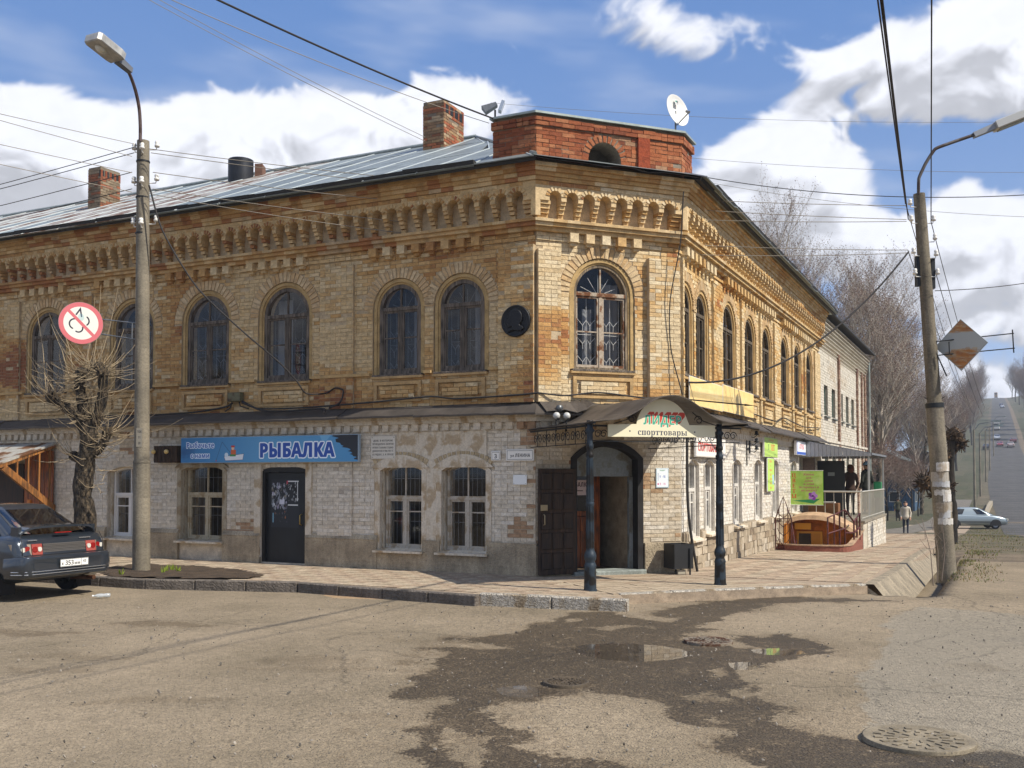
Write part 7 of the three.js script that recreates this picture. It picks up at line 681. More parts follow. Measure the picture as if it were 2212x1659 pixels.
// ---------- cars ----------
function makeCar({ body, rear, hatch = true, far = false, name, label, group, pos, turn }) {
  const o = thing(name, label, 'car', pos, turn, group), paint = body; const st = hatch ? [[-2.06, .66, .45, .60], [-2.04, .74, .36, .68], [-1.98, .79, .30, .86], [-1.9, .82, .27, .955], [-1.7, .835, .25, .965], [-1.1, .84, .24, .955], [0, .84, .23, .93], [1.0, .84, .24, .90], [1.5, .82, .25, .84], [1.85, .78, .27, .75], [2.02, .72, .3, .64], [2.07, .64, .36, .54]] : [[-2.1, .66, .45, .6], [-2.06, .76, .34, .82], [-1.9, .81, .28, .94], [-1.2, .83, .24, .955], [0, .83, .23, .92], [1.0, .83, .24, .9], [1.6, .81, .25, .83], [1.95, .76, .28, .72], [2.08, .68, .34, .56]];
  const ringOf = ([x, w, b, t]) => { const h = [[0, b], [.84 * w, b], [.95 * w, b + .07], [.99 * w, b + .2], [w, lerp(b, t, .55)], [.985 * w, t - .1], [.95 * w, t - .035], [.84 * w, t], [.5 * w, t + .012], [0, t + .018]]; const p = h.map(([z, y]) => [x, y, z]); for (let i = h.length - 2; i > 0; i--) p.push([x, h[i][1], -h[i][0]]); return p; };
  const loft = (rings, capA = true, capB = true) => { const n = rings[0].length, pos_ = [], idx = []; for (const r of rings) for (const p of r) pos_.push(...p); for (let i = 0; i + 1 < rings.length; i++) for (let k = 0; k < n; k++) { const a = i * n + k, b = i * n + (k + 1) % n, c = (i + 1) * n + (k + 1) % n, d = (i + 1) * n + k; idx.push(a, c, b, a, d, c); } const cap = (i, f) => { for (let k = 1; k + 1 < n; k++) f ? idx.push(i * n, i * n + k, i * n + k + 1) : idx.push(i * n, i * n + k + 1, i * n + k); }; if (capA) cap(0, true); if (capB) cap(rings.length - 1, false); const g = new THREE.BufferGeometry(); g.setAttribute('position', new THREE.Float32BufferAttribute(pos_, 3)); g.setIndex(idx); g.computeVertexNormals(); return g; };
  const bg = loft(st.map(ringOf)); const bm = new MB(); bm.add(bg); bm.build('body', paint, o);
  // cabin: rounded ring shrinking upwards
  const K = hatch ? { r0: -1.93, r1: -1.05, f0: 1.22, f1: .28 } : { r0: -1.45, r1: -.95, f0: 1.2, f1: .25 }; const cab = (s, out = 0) => { const y = .92 + .47 * s, xr = lerp(K.r0, K.r1, s) - out, xf = lerp(K.f0, K.f1, s) + out, w = lerp(.765, .575, Math.pow(s, 1.15)) + out; return (t) => { const c = Math.cos(t), q = Math.sin(t), e = 2 / 6; return [(xr + xf) / 2 + (xf - xr) / 2 * Math.sign(c) * Math.pow(Math.abs(c), e), y, w * Math.sign(q) * Math.pow(Math.abs(q), e)]; }; }; const N = 44, rings = [0, .35, .7, .9].map((s) => { const f = cab(s); return Array.from({ length: N }, (_, k) => f(-k / N * 6.2832)); }); const top = (k, y) => { const f = cab(.97); return Array.from({ length: N }, (_, i) => { const p = f(-i / N * 6.2832); return [(p[0] - (K.r1 + K.f1) / 2) * k + (K.r1 + K.f1) / 2, y, p[2] * k]; }); }; rings.push(top(.985, 1.378), top(.92, 1.402), top(.6, 1.418), top(.05, 1.424)); // rows from the belt to the roof
  const cg = loft(rings.map((r) => r), false, true); { const n = cg.attributes.normal, p = cg.attributes.position; let s = 0; for (let i = 0; i < 20; i++) s += n.getX(i) * (p.getX(i)) + n.getZ(i) * p.getZ(i); if (s < 0) { const ix = cg.index.array; for (let i = 0; i < ix.length; i += 3) { const t = ix[i]; ix[i] = ix[i + 1]; ix[i + 1] = t; } cg.computeVertexNormals(); } } const cm = new MB(); cm.add(cg); cm.build('cabin', paint, o);
  const gm = mat(0x0b0e14, .06, { clearcoat: 1 }), patch = (t0, t1, s0, s1, name_) => { const g = new MB(), nt = 14, ns = 4; const P = (i, j) => cab(lerp(s0, s1, j / ns), .008)(lerp(t0, t1, i / nt)); for (let i = 0; i < nt; i++) for (let j = 0; j < ns; j++) { const a = P(i, j), b = P(i + 1, j), c = P(i + 1, j + 1), d = P(i, j + 1); g.quad(a, b, c, d); } g.build(name_, gm, o); }; gm.side = THREE.DoubleSide; const T4 = Math.PI / 2; const ca = (hatch ? .62 : .6); patch(-ca * .9, ca * .9, .1, .86, 'windscreen'); patch(Math.PI - ca * .9, Math.PI + ca * .9, hatch ? .04 : .1, .88, 'rear_window'); for (const s of [1, -1]) { patch(s * (T4 - .52), s * (T4 - .03), .1, .84, 'side_window'); patch(s * (T4 + .03), s * (T4 + (hatch ? .52 : .5)), .1, .84, 'side_window'); }
  for (const [x, s] of [[-1.3, 1], [-1.3, -1], [1.25, 1], [1.25, -1]]) { const w = grp('wheel', o, [x, .29, s * .7]); const t = new MB(); t.lathe([[.17, -.085], [.26, -.09], [.285, -.06], [.29, 0], [.285, .06], [.26, .09], [.17, .085]], 24, new THREE.Matrix4().makeRotationX(Math.PI / 2)); t.build('tyre', M.rubber, w); const r = new MB(); r.lathe([[.001, s * .05], [.05, s * .06], [.15, s * .05], [.18, s * .085]], 20, new THREE.Matrix4().makeRotationX(Math.PI / 2)); const rm = mat(0x9a9da0, .4, { metalness: .6, side: THREE.DoubleSide }); r.build('rim', rm, w); const ar = new MB(); const q = []; for (let i = 0; i <= 16; i++) { const a = i / 16 * Math.PI; q.push([Math.cos(a) * .36, Math.sin(a) * .36]); } ar.ext([...q, [-.36, -.06], [.36, -.06]], .02, new THREE.Matrix4().makeTranslation(0, .0, s > 0 ? .118 : -.138)); ar.build('wheel_arch', M.black, w); }
  const X = rear; X && X(o); return o; }
const darkpaint = mat(0x343b44, .28, { metalness: .5, clearcoat: 1, clearcoatRoughness: .05 });
{ const P = F.L.w(-6.85, 0.0, 5.18); // rear axle
  const turn = F.L.t + Math.PI; const c = makeCar({ body: darkpaint, name: 'hatchback_car', label: 'dark grey-blue hatchback with a rear spoiler parked by the kerb at the porch', pos: P.clone().addScaledVector(F.L.x, -1.3), turn, rear: (o) => {
    const red = mat(0x8a1412, .15, { clearcoat: 1 }), wht = mat(0xd0ccc0, .15, { clearcoat: 1 }), amb = mat(0x9a8a76, .15, { clearcoat: 1 }), clr = mat(0x9a4a42, .15, { clearcoat: 1 }), ch = mat(0xb9bcc0, .25, { metalness: .8 });
    for (const s of [1, -1]) { const l = grp('tail_lamp', o); const a = new MB(); a.hexa([[-2.05, .68, s > 0 ? .40 : -.58], [-2.05, .68, s > 0 ? .58 : -.40], [-1.9, .68, s > 0 ? .58 : -.40], [-1.9, .68, s > 0 ? .40 : -.58], [-2.02, .84, s > 0 ? .40 : -.58], [-2.02, .84, s > 0 ? .58 : -.40], [-1.9, .84, s > 0 ? .58 : -.40], [-1.9, .84, s > 0 ? .40 : -.58]]); a.build('inner_lens', clr, l); const b = new MB(); const z0 = s > 0 ? .59 : -.815, z1 = s > 0 ? .815 : -.59; b.hexa([[s > 0 ? -2.045 : -1.9, .68, z0], [s > 0 ? -1.9 : -2.045, .68, z1], [-1.8, .68, z1], [-1.8, .68, z0], [s > 0 ? -2.015 : -1.88, .84, z0], [s > 0 ? -1.88 : -2.015, .84, z1], [-1.8, .84, z1], [-1.8, .84, z0]]); b.build('outer_lens', amb, l); for (const [zz, mm, rr] of [[.45, wht, .035], [.53, red, .045], [.64, red, .05], [.71, wht, .035]]) { const q = new MB(); q.cyl([-2.02 + (zz > .6 ? .03 : 0), .76, s * zz], [-2.048 + (zz > .6 ? .03 : 0), .76, s * zz], rr, rr, 12); q.build('lamp', mm, l); } }
    const gp = new MB(); for (let i = 0; i < 7; i++) gp.box(-2.03 - (i % 2) * .006, -1.9, .685 + i * .022, .703 + i * .022, -.39, .39); gp.build('garnish', mat(0x55524f, .45), o);
    const bp = new MB(); bp.add(new THREE.BoxGeometry(.16, .3, 1.5), new THREE.Matrix4().makeTranslation(-2.02, .5, 0)); const b2 = new MB(); const br = [[-2.15, .62, .40, .60], [-2.17, .72, .36, .645], [-2.12, .80, .33, .665], [-2.0, .845, .31, .67], [-1.75, .85, .3, .66]].map(([x, w, b, t]) => [[x, b, w * .9], [x, b + .04, w * .97], [x, (b + t) / 2, w], [x, t - .03, w * .98], [x, t, w * .93], [x, t, -w * .93], [x, t - .03, -w * .98], [x, (b + t) / 2, -w], [x, b + .04, -w * .97], [x, b, -w * .9]]); const pos_ = [], idx = []; br.forEach((r) => r.forEach((p) => pos_.push(...p))); for (let i = 0; i + 1 < br.length; i++) for (let k = 0; k < 10; k++) { const a = i * 10 + k, b = i * 10 + (k + 1) % 10; idx.push(a, b, b + 10, a, b + 10, a + 10); } for (let k = 1; k < 9; k++) idx.push(0, k + 1, k); const g = new THREE.BufferGeometry(); g.setAttribute('position', new THREE.Float32BufferAttribute(pos_, 3)); g.setIndex(idx); g.computeVertexNormals(); b2.add(g); const bpm = darkpaint.clone(); bpm.side = THREE.DoubleSide; b2.build('bumper', bpm, o); const bl = new MB(); for (const y of [.40, .44]) bl.tube([[-1.95, y, .865], [-2.14, y, .76], [-2.17, y, .6], [-2.175, y, -.6], [-2.14, y, -.76], [-1.95, y, -.865]], .008, 5); bl.build('bumper_trim', ch, o);
    const pl = face('number_plate', .52, .115, print(.52, .115, (x, W, H) => { x.fillStyle = '#e6e6e2'; x.fillRect(0, 0, W, H); x.strokeStyle = '#222'; x.lineWidth = H * .05; x.strokeRect(H * .04, H * .04, W - H * .08, H - H * .08); txt(x, 'х', W * .08, H * .58, H * .62, '#17181a'); txt(x, '353', W * .32, H * .52, H * .84, '#17181a', { w: W * .32 }); txt(x, 'мм', W * .6, H * .6, H * .6, '#17181a'); txt(x, '43', W * .86, H * .42, H * .5, '#17181a'); x.fillRect(W * .74, H * .06, H * .05, H * .88); }, 1200), o); pl.position.set(-2.186, .535, .06); pl.rotation.y = -Math.PI / 2;
    const sp = new MB(), sc = []; for (let i = 0; i <= 20; i++) { const z = lerp(-.68, .68, i / 20), e = Math.abs(z) / .68; sc.push([-1.90 + .1 * e * e * e, 1.10 - .02 * e - Math.pow(e, 8) * .1, z]); } for (let i = 0; i < 20; i++) { const a = sc[i], b = sc[i + 1]; sp.hexa([[a[0] - .1, a[1] - .02, a[2]], [b[0] - .1, b[1] - .02, b[2]], [b[0] + .12, b[1] - .01, b[2]], [a[0] + .12, a[1] - .01, a[2]], [a[0] - .1, a[1] + .012, a[2]], [b[0] - .1, b[1] + .012, b[2]], [b[0] + .12, b[1] + .025, b[2]], [a[0] + .12, a[1] + .025, a[2]]]); } for (const s of [-1, 1]) sp.box(-1.88, -1.72, .94, 1.09, s * .67 - .03, s * .67 + .03); const spm = darkpaint.clone(); spm.side = THREE.DoubleSide; sp.build('spoiler', spm, o); const bw = new MB(); bw.box(-2.0, -1.97, .985, 1.0, -.15, .15); bw.build('brake_light', red, o); const ex = new MB(); ex.tube([[-1.7, .25, .42], [-2.1, .27, .42], [-2.2, .27, .42]], .035, 10); ex.build('exhaust', mat(0x6a4a34, .6, { metalness: .5, map: T.rust }), o); for (const s of [-1, 1]) { const mf = new MB(); mf.box(-1.66, -1.64, .08, .4, s * .7 - .14, s * .7 + .14); mf.build('mud_flap', M.rubber, o); } const sm = new MB(); sm.tube([[-1.955, .965, .72], [-2.012, .86, .735], [-2.03, .68, .73]], .006, 4); sm.tube([[-1.955, .965, -.72], [-2.012, .86, -.735], [-2.03, .68, -.73]], .006, 4); sm.tube([[-2.055, .672, -.73], [-2.06, .672, .73]], .007, 4); sm.build('hatch_seam', M.black, o); const em = new MB(); em.box(-1.992, -1.982, .885, .9, .3, .52); em.box(-1.992, -1.982, .885, .9, -.62, -.46); em.build('badges', ch, o); } }); c.scale.setScalar(1.05); }
const silver = mat(0x9aa6aa, .3, { metalness: .55, clearcoat: 1 });
{ const P = F.R.w(56, gy(56), 4.0), dir = Math.atan2(-.25, 1); const front = (o) => { const l = new MB(); for (const s of [1, -1]) l.box(1.98, 2.05, .58, .7, s * .62 - .16, s * .62 + .16); l.build('headlights', mat(0xd8d4c4, .2, { clearcoat: 1 }), o); const t = new MB(); for (const s of [1, -1]) t.box(-2.09, -2.04, .62, .78, s * .6 - .14, s * .6 + .14); t.build('tail_lamps', mat(0x7a1a14, .3), o); const m = new MB(); m.box(-1.0, 1.2, .45, .5, .835, .85); m.box(-1.0, 1.2, .45, .5, -.85, -.835); m.build('side_trim', M.black, o); }; makeCar({ body: silver, hatch: true, name: 'sedan_car', label: 'silver car crossing the side street behind the leaning concrete pole', pos: P, turn: dir * .3 - .05, rear: front }).scale.setScalar(1.02);
  const far = (px, u, off, col, label, turn, name = 'distant_car') => makeCar({ body: mat(col, .3, { clearcoat: 1 }), hatch: true, name, label, pos: F.R.w(u, gy(u) + .01, off), turn: turn ? F.R.t : F.R.t + Math.PI, rear: front, group: 'cars on the hill road' }); far(0, 285, 6.0, 0xd9dad8, 'white car coming down the hill road', false); far(0, 262, 6.6, 0x8c2020, 'dark red car coming down the hill ahead of the white car', false); far(0, 258, 9.0, 0xb9a9a4, 'pale car climbing the hill road behind a dark red car', true); far(0, 275, 9.8, 0x6b1f24, 'dark red car climbing the hill ahead of the pale car', true); far(0, 470, 8.6, 0xc0c8d4, 'pale blue car far up the hill road', true); far(0, 500, 8.4, 0x2a3050, 'dark blue car far up the hill road', true); far(0, 250, 3.6, 0x2c3136, 'dark car parked at the roadside below the hill', true); }
function van(u, off, L, H, col, label, name) { const o = thing(name, label, name, F.R.w(u, gy(u), off), F.R.t); const b = new MB(); b.cbox(-L / 2, L / 2, .35, H, -.95, .95, .12); b.build('body', mat(col, .4), o); const g = new MB(); g.box(-L / 2 - .01, -L / 2 + .02, H * .55, H * .85, -.8, .8); for (const s of [-.955, .945]) for (let i = 0; i < 4; i++) g.box(-L / 2 + .4 + i * L * .2, -L / 2 + .4 + i * L * .2 + L * .16, H * .55, H * .82, s, s + .01); g.build('windows', mat(0x11151a, .1), o); for (const x of [-L * .32, L * .3]) for (const s of [-.8, .8]) { const w = new MB(); w.cyl([x, .36, s - .12], [x, .36, s + .12], .36, .36, 16); w.build('wheel', M.rubber, o); } }
van(318, 5.9, 5.2, 2.3, 0xdedad0, 'white minibus coming down the hill road', 'minibus'); van(690, 6.5, 10, 3.1, 0xb08a5a, 'yellowish bus on the crest of the hill road', 'bus');
// ---------- people ----------
function figure(name, label, pos, turn, bones, pal, scale, extra) { const N = 56, box = { x: [-.5, .5], y: [-.03, 1.83], z: [-.45, .45] }, c = [0, .9, 0], h = .98; const mc = new MarchingCubes(N, new THREE.MeshBasicMaterial(), false, false, 60000); mc.isolation = 0; const sd = (p, b) => { const [a, e, ra, rb] = b, ab = [e[0] - a[0], e[1] - a[1], e[2] - a[2]], ap = [p[0] - a[0], p[1] - a[1], p[2] - a[2]], q = ab[0] ** 2 + ab[1] ** 2 + ab[2] ** 2, t = q ? cl((ap[0] * ab[0] + ap[1] * ab[1] + ap[2] * ab[2]) / q) : 0, dx = ap[0] - ab[0] * t, dy = ap[1] - ab[1] * t, dz = (ap[2] - ab[2] * t) * (b[5] || 1); return Math.hypot(dx, dy, dz) - lerp(ra, rb, t); }; const at = (p) => { let d = 9; for (const b of bones) { const s = sd(p, b), k = .035, hh = cl(.5 + .5 * (s - d) / k); d = lerp(s, d, hh) - k * hh * (1 - hh); } return d; };
  for (let z = 0; z < N; z++) for (let y = 0; y < N; y++) for (let x = 0; x < N; x++) { const p = [(x - N / 2) / (N / 2) * h + c[0], (y - N / 2) / (N / 2) * h + c[1], (z - N / 2) / (N / 2) * h + c[2]]; mc.field[x + y * N + z * N * N] = -at(p); } mc.update(); const n = mc.count, P = new Float32Array(n * 3), C = new Float32Array(n * 3); for (let i = 0; i < n; i++) { const p = [0, 1, 2].map((k) => mc.positionArray[i * 3 + k] * h + c[k]); P.set(p, i * 3); let best = 9, id = 0; for (const b of bones) { const s = sd(p, b); if (s < best) { best = s; id = b[4]; } } _c.set(pal[id]); C.set(_c.toArray(), i * 3); } const g = new THREE.BufferGeometry(); g.setAttribute('position', new THREE.BufferAttribute(P, 3)); g.setAttribute('color', new THREE.BufferAttribute(C, 3)); g.setAttribute('normal', new THREE.BufferAttribute(mc.normalArray.slice(0, n * 3), 3)); { // normals must point outwards
    let s = 0; const a = V(0, 0, 0), b = V(0, 0, 0), cc = V(0, 0, 0); g.computeVertexNormals(); const nn = g.attributes.normal; for (let i = 0; i < n; i += 31) { const p = [P[i * 3], P[i * 3 + 1], P[i * 3 + 2]], q = [0, 1, 2].map((k) => p[k] + [nn.getX(i), nn.getY(i), nn.getZ(i)][k] * .01); s += at(q) - at(p); } if (s < 0) for (let i = 0; i < n; i++) nn.setXYZ(i, -nn.getX(i), -nn.getY(i), -nn.getZ(i)); }
  const o = thing(name, label, 'person', pos, turn); o.scale.setScalar(scale); mesh('body', g, mat(0xffffff, .9, { vertexColors: true, side: THREE.DoubleSide }), o); extra && extra(o); return o; }
const hand = (x, y, z, s) => [[[x, y, z], [x, y - .08, z + .01], .04, .03, 5], ...[-.024, -.008, .008, .022].map((d, i) => [[x + d, y - .09, z + .01], [x + d, y - .15 - (i === 1 ? .015 : 0), z + .03], .012, .009, 5]), [[x - s * .03, y - .03, z + .02], [x - s * .04, y - .09, z + .045], .013, .01, 5]];
const bodyBones = ({ stride = 0, armF = .0, hips = .15, coat = false, hoodC = 3 }) => { const L = []; for (const s of [-1, 1]) { const f = s * stride; L.push([[s * .09, .9, 0], [s * .1, .48, f * .5 + .02], .085, .06, 1], [[s * .1, .48, f * .5 + .02], [s * .1, .09, f], .058, .042, 1], [[s * .1, .05, f - .04], [s * .11, .03, f + .14], .045, .035, 2]); L.push([[s * .19, 1.4, 0], [s * .27, 1.12, -.03 - f * armF], .062, .052, 0], [[s * .27, 1.12, -.03 - f * armF], [s * .24, .9, .08 - f * armF * 1.6], .05, .042, 0]); L.push(...hand(s * .24, .88, .09 - f * armF * 1.6, s)); } L.push([[0, .92, 0], [0, 1.1, 0], coat ? .19 : hips, .15, 0, 1.25], [[0, 1.1, 0], [0, 1.34, 0], .15, .17, 0, 1.3], [[-.1, 1.4, 0], [.1, 1.4, 0], .1, .1, 0], [[0, 1.42, 0], [0, 1.53, .01], .055, .05, 3], [[0, 1.6, .015], [0, 1.68, .0], .085, .09, 3], [[0, 1.585, .07], [0, 1.6, .1], .03, .016, 3], [[-.088, 1.62, 0], [-.092, 1.64, 0], .02, .02, 3], [[.088, 1.62, 0], [.092, 1.64, 0], .02, .02, 3]); return L; };
const faceOf = (o, hair, back = 0) => { const e = new MB(); for (const s of [-1, 1]) e.add(new THREE.SphereGeometry(.012, 8, 6), new THREE.Matrix4().makeTranslation(s * .033, 1.645, .092)); e.build('eyes', M.black, o); const m = new MB(); m.box(-.022, .022, 1.575, 1.582, .085, .096); m.build('mouth', mat(0x8a4a42, .8), o); const h = new MB(); h.add(new THREE.SphereGeometry(.108, 18, 12, 0, 6.3, 0, 1.75), new THREE.Matrix4().makeRotationX(-.45).setPosition(0, 1.665, -.012)); h.build('hair', mat(hair, .9, { side: THREE.DoubleSide }), o); };
const wp = F.R.w(40.7, 0, .98); figure('person', 'woman in a pale checked jacket and dark trousers walking towards the camera side', V(wp.x, gsw(40.7) + .0, wp.z), -.35, bodyBones({ stride: .05, coat: true }), ['#b9b0a0', '#1b2238', '#15151a', '#c79a80', '#000', '#c79a80'], 1.0, (o) => { faceOf(o, 0x3a2a24); const s = new MB(); s.lathe([[.06, 0], [.09, .02], [.095, .07], [.06, .1]], 16, new THREE.Matrix4().makeTranslation(0, 1.42, .015)); s.build('scarf', mat(0x2a1c24, .9, { side: THREE.DoubleSide }), o); });
const mp = F.R.w(67, 0, -1.6); figure('person', 'man in a dark olive jacket walking away along the footpath', V(mp.x, gsw(67) + .01, mp.z), Math.PI - .3, bodyBones({ stride: .14, armF: .8, coat: true }), ['#3a3a26', '#17171b', '#111', '#a87c64', '#000', '#a87c64'], 1.05, (o) => faceOf(o, 0x231c18));
{ const q = F.R.w(15.8, .685, 1.7), r = F.R.w(15.3, .685, 1.25); figure('person', 'person in a dark jacket and pale blue cap standing on the pharmacy porch', q, F.R.t + 2.6, bodyBones({ coat: true }), ['#23261f', '#1d2440', '#111', '#b08a72', '#000', '#b08a72'], .98, (o) => { faceOf(o, 0x2a2420); const c = new MB(); c.add(new THREE.SphereGeometry(.118, 18, 12, 0, 6.3, 0, 1.7), new THREE.Matrix4().makeTranslation(0, 1.67, 0)); c.build('cap', mat(0x7fa8c8, .9, { side: THREE.DoubleSide }), o); }); figure('person', 'person with auburn hair in a brown coat standing on the pharmacy porch', r, F.R.t + 2.2, bodyBones({ coat: true }), ['#3a261a', '#1a1614', '#111', '#b08a72', '#000', '#b08a72'], .93, (o) => { faceOf(o, 0x6a3a1c); const h = new MB(); h.add(new THREE.SphereGeometry(.12, 16, 12), new THREE.Matrix4().makeScale(1, 1.3, .9).setPosition(0, 1.6, -.04)); h.build('long_hair', mat(0x6a3a1c, .9), o); }); }
// crushed bottle by the kerb
{ const P = G(238, 1290, 0), o = thing('plastic_bottle', 'crushed clear plastic bottle lying by the kerb', 'bottle', [P.x, .035, P.z], .5); const b = new MB(); b.lathe([[.001, 0], [.03, .0], [.033, .05], [.026, .09], [.033, .14], [.03, .19], [.013, .23], [.013, .25]], 12, new THREE.Matrix4().makeRotationZ(Math.PI / 2)); b.build('body', mat(0xdfe4e6, .2, { transmission: .6, thickness: 0 }), o); const c = new MB(); c.cyl([-.25, 0, 0], [-.27, 0, 0], .015, .015, 10); c.build('cap', mat(0xe8e8e4, .5), o); }
// ---------- bare trees ----------
function growTree(seed, H, { spread = .5, trunkR = .22, upright = .55, levels = 5, buds = true, lean = 0, twig = 1 } = {}) {
  const r = rng(seed), tr = new MB(), br = new MB(), bd = new MB(); const tips = [];
  const grow = (P, d, L, R, lv) => { const n = 4, pts = [P.clone()]; let q = P.clone(), dd = d.clone(); for (let i = 0; i < n; i++) { dd.add(V((r() - .5) * .3, (r() - .35) * .16 * upright, (r() - .5) * .3)).normalize(); q = q.clone().addScaledVector(dd, L / n); pts.push(q); } const r1 = R * (lv >= levels ? .35 : .58); (lv < 1 ? tr : br).tube(pts, R, lv < 1 ? 9 : lv < 2 ? 6 : lv < 3 ? 4 : 3, r1); if (lv >= levels) { tips.push(...pts.slice(1)); return; } const k = lv === 0 ? 7 : lv === 1 ? 6 : lv === 2 ? 5 : Math.round((4 + r()) * twig); for (let i = 0; i < k; i++) { const t = lv === 0 ? .35 + .62 * (i + r() * .6) / k : .25 + .75 * (i + r()) / k, f = t * n, i0 = Math.min(n - 1, Math.floor(f)), S = pts[i0].clone().lerp(pts[i0 + 1], f - i0), a = r() * 6.283 + i * 2.4, out = V(Math.cos(a), 0, Math.sin(a)), nd = dd.clone().multiplyScalar(.5).addScaledVector(out, spread * (lv === 0 ? 1 : 1.15)).add(V(0, upright * (.6 + r() * .4), 0)).normalize(); grow(S, nd, L * (lv === 0 ? .42 + .2 * r() : .5 + .22 * r()), Math.max(.006, lerp(R, r1, t) * .62), lv + 1); } };
  grow(V(0, -.2, 0), V(lean, 1, lean * .4).normalize(), H * .62, trunkR, 0);
  if (buds) for (const t of tips) for (let k = 0; k < 2; k++) { const c = t.clone().add(V((r() - .5) * .14, (r() - .5) * .14, (r() - .5) * .14)), s = .03 + r() * .03, u = V(r() - .5, r() - .5, r() - .5).normalize(), w = u.clone().cross(V(r() - .5, r() - .5, r() - .5)).normalize(); const kk = .6 + r() * .7; bd.color([.15 * kk, .075 * kk, .05 * kk]); bd.tri(c.clone().addScaledVector(u, s).toArray(), c.clone().addScaledVector(w, s * .6).toArray(), c.clone().addScaledVector(u, -s).addScaledVector(w, -s * .3).toArray()); }
  return { tr: tr.geo(), br: br.geo(), bd: buds ? bd.geo() : null };
}
const barkPale = mat(0x8f8576, .95, { map: RT(T.bark, .8), bumpMap: T.barkb, bumpScale: .03 }), twigM = mat(0x7d7064, .95), twigPale = mat(0xa89e90, .95), budM = mat(0xffffff, .9, { vertexColors: true, side: THREE.DoubleSide }), barkDark = mat(0x4a4138, .95, { map: RT(T.bark, .8) });
function plantTree(g, name, label, pos, turn, s, group, mt = barkPale, mtw = twigPale) { const o = thing(name, label, 'tree', pos, turn, group); o.scale.setScalar(s); mesh('trunk', g.tr, mt, o); mesh('branches', g.br, mtw, o); if (g.bd) mesh('buds', g.bd, budM, o); return o; }
const gA = growTree(3, 19, { spread: .42, upright: .7, trunkR: .3 }), gB = growTree(8, 17, { spread: .55, upright: .55, trunkR: .26, lean: .08 }), gC = growTree(21, 9, { spread: .7, upright: .35, trunkR: .12, levels: 4 });
const TG = 'tall bare trees behind the white building';
plantTree(gA, 'bare_tree', 'tall bare poplar with reddish buds rising behind the white brick roof', F.R.w(50, gsw(50), -5.5), 0, 1.0, TG);
plantTree(gB, 'bare_tree', 'spreading bare tree with pale limbs beside the tallest poplar', F.R.w(54, gsw(54), -2.2), 1.2, 1.02, TG);
plantTree(gA, 'bare_tree', 'slender bare tree at the left of the poplar group, partly behind the roof', F.R.w(44, gsw(44), -9.0), 2.4, .86, TG);
plantTree(gB, 'bare_tree', 'bare tree leaning over the footpath beyond the white building', F.R.w(48, gsw(48), -1.2), 3.6, .86, TG);
plantTree(gA, 'bare_tree', 'bare tree with thin pale trunk behind the walking man', F.R.w(70, gsw(70), -3.5), 4.2, .8, TG);
plantTree(gB, 'bare_tree', 'bare tree standing before the grey-roofed house', F.R.w(78, gsw(78), -.5), 5.0, .72, TG);
[[36, -1.6, .62, 0], [39, -3, .75, 1], [43, -2.6, .8, 2], [46, -5, .9, 3], [52, -4.2, .8, 4], [58, -5.5, .9, 5], [62, -3.4, .8, 1.5], [66, -6, .9, 2.5], [41, -6, .9, 3.3], [34, -3, .6, .7], [72, -2, .65, 1], [75, -.6, .6, 2], [78, -3.5, .75, 3], [80, -1.5, .65, 4], [67, -2.4, .6, 5], [70, -4, .8, 6]].forEach(([u, o, s, t]) => plantTree(gC, 'bare_bush', 'leafless tangled bush in the thicket beyond the white building', F.R.w(u, gsw(u), o), t, s, 'thicket beyond the white building', barkDark, twigM));
[[95, -6, .8], [110, -3, .75], [125, -7, .8], [140, -2.5, .7], [160, -5, .8], [185, -1, .75], [210, -4, .8], [240, -1, .8], [270, 0, .8], [310, -1, .85], [350, -1, .9], [400, -1.5, .9], [460, -2, 1], [540, -2, 1], [620, -2, 1]].forEach(([u, o, s], i) => plantTree(i % 2 ? gA : gB, 'street_tree', 'distant bare street tree on the left side of the hill road', F.R.w(u, gsw(u) - .3, o + 2 - 2), i * 1.7, s, 'trees left of the hill road', barkDark, twigM));
[[285, 19, .9], [300, 17, .95], [318, 20, 1], [335, 16.5, 1], [352, 19, 1], [372, 16.5, 1], [395, 18.5, 1.0], [420, 16.5, .95], [455, 17, 1], [500, 16, 1], [560, 15.5, 1.0], [640, 15, 1.0]].forEach(([u, o, s], i) => plantTree(i % 2 ? gB : gA, 'roadside_tree', 'distant bare tree on the grassy right side of the hill road', F.R.w(u, gsw(u) - .2, o), i * 2.1, s, 'trees right of the hill road', barkDark, twigM));
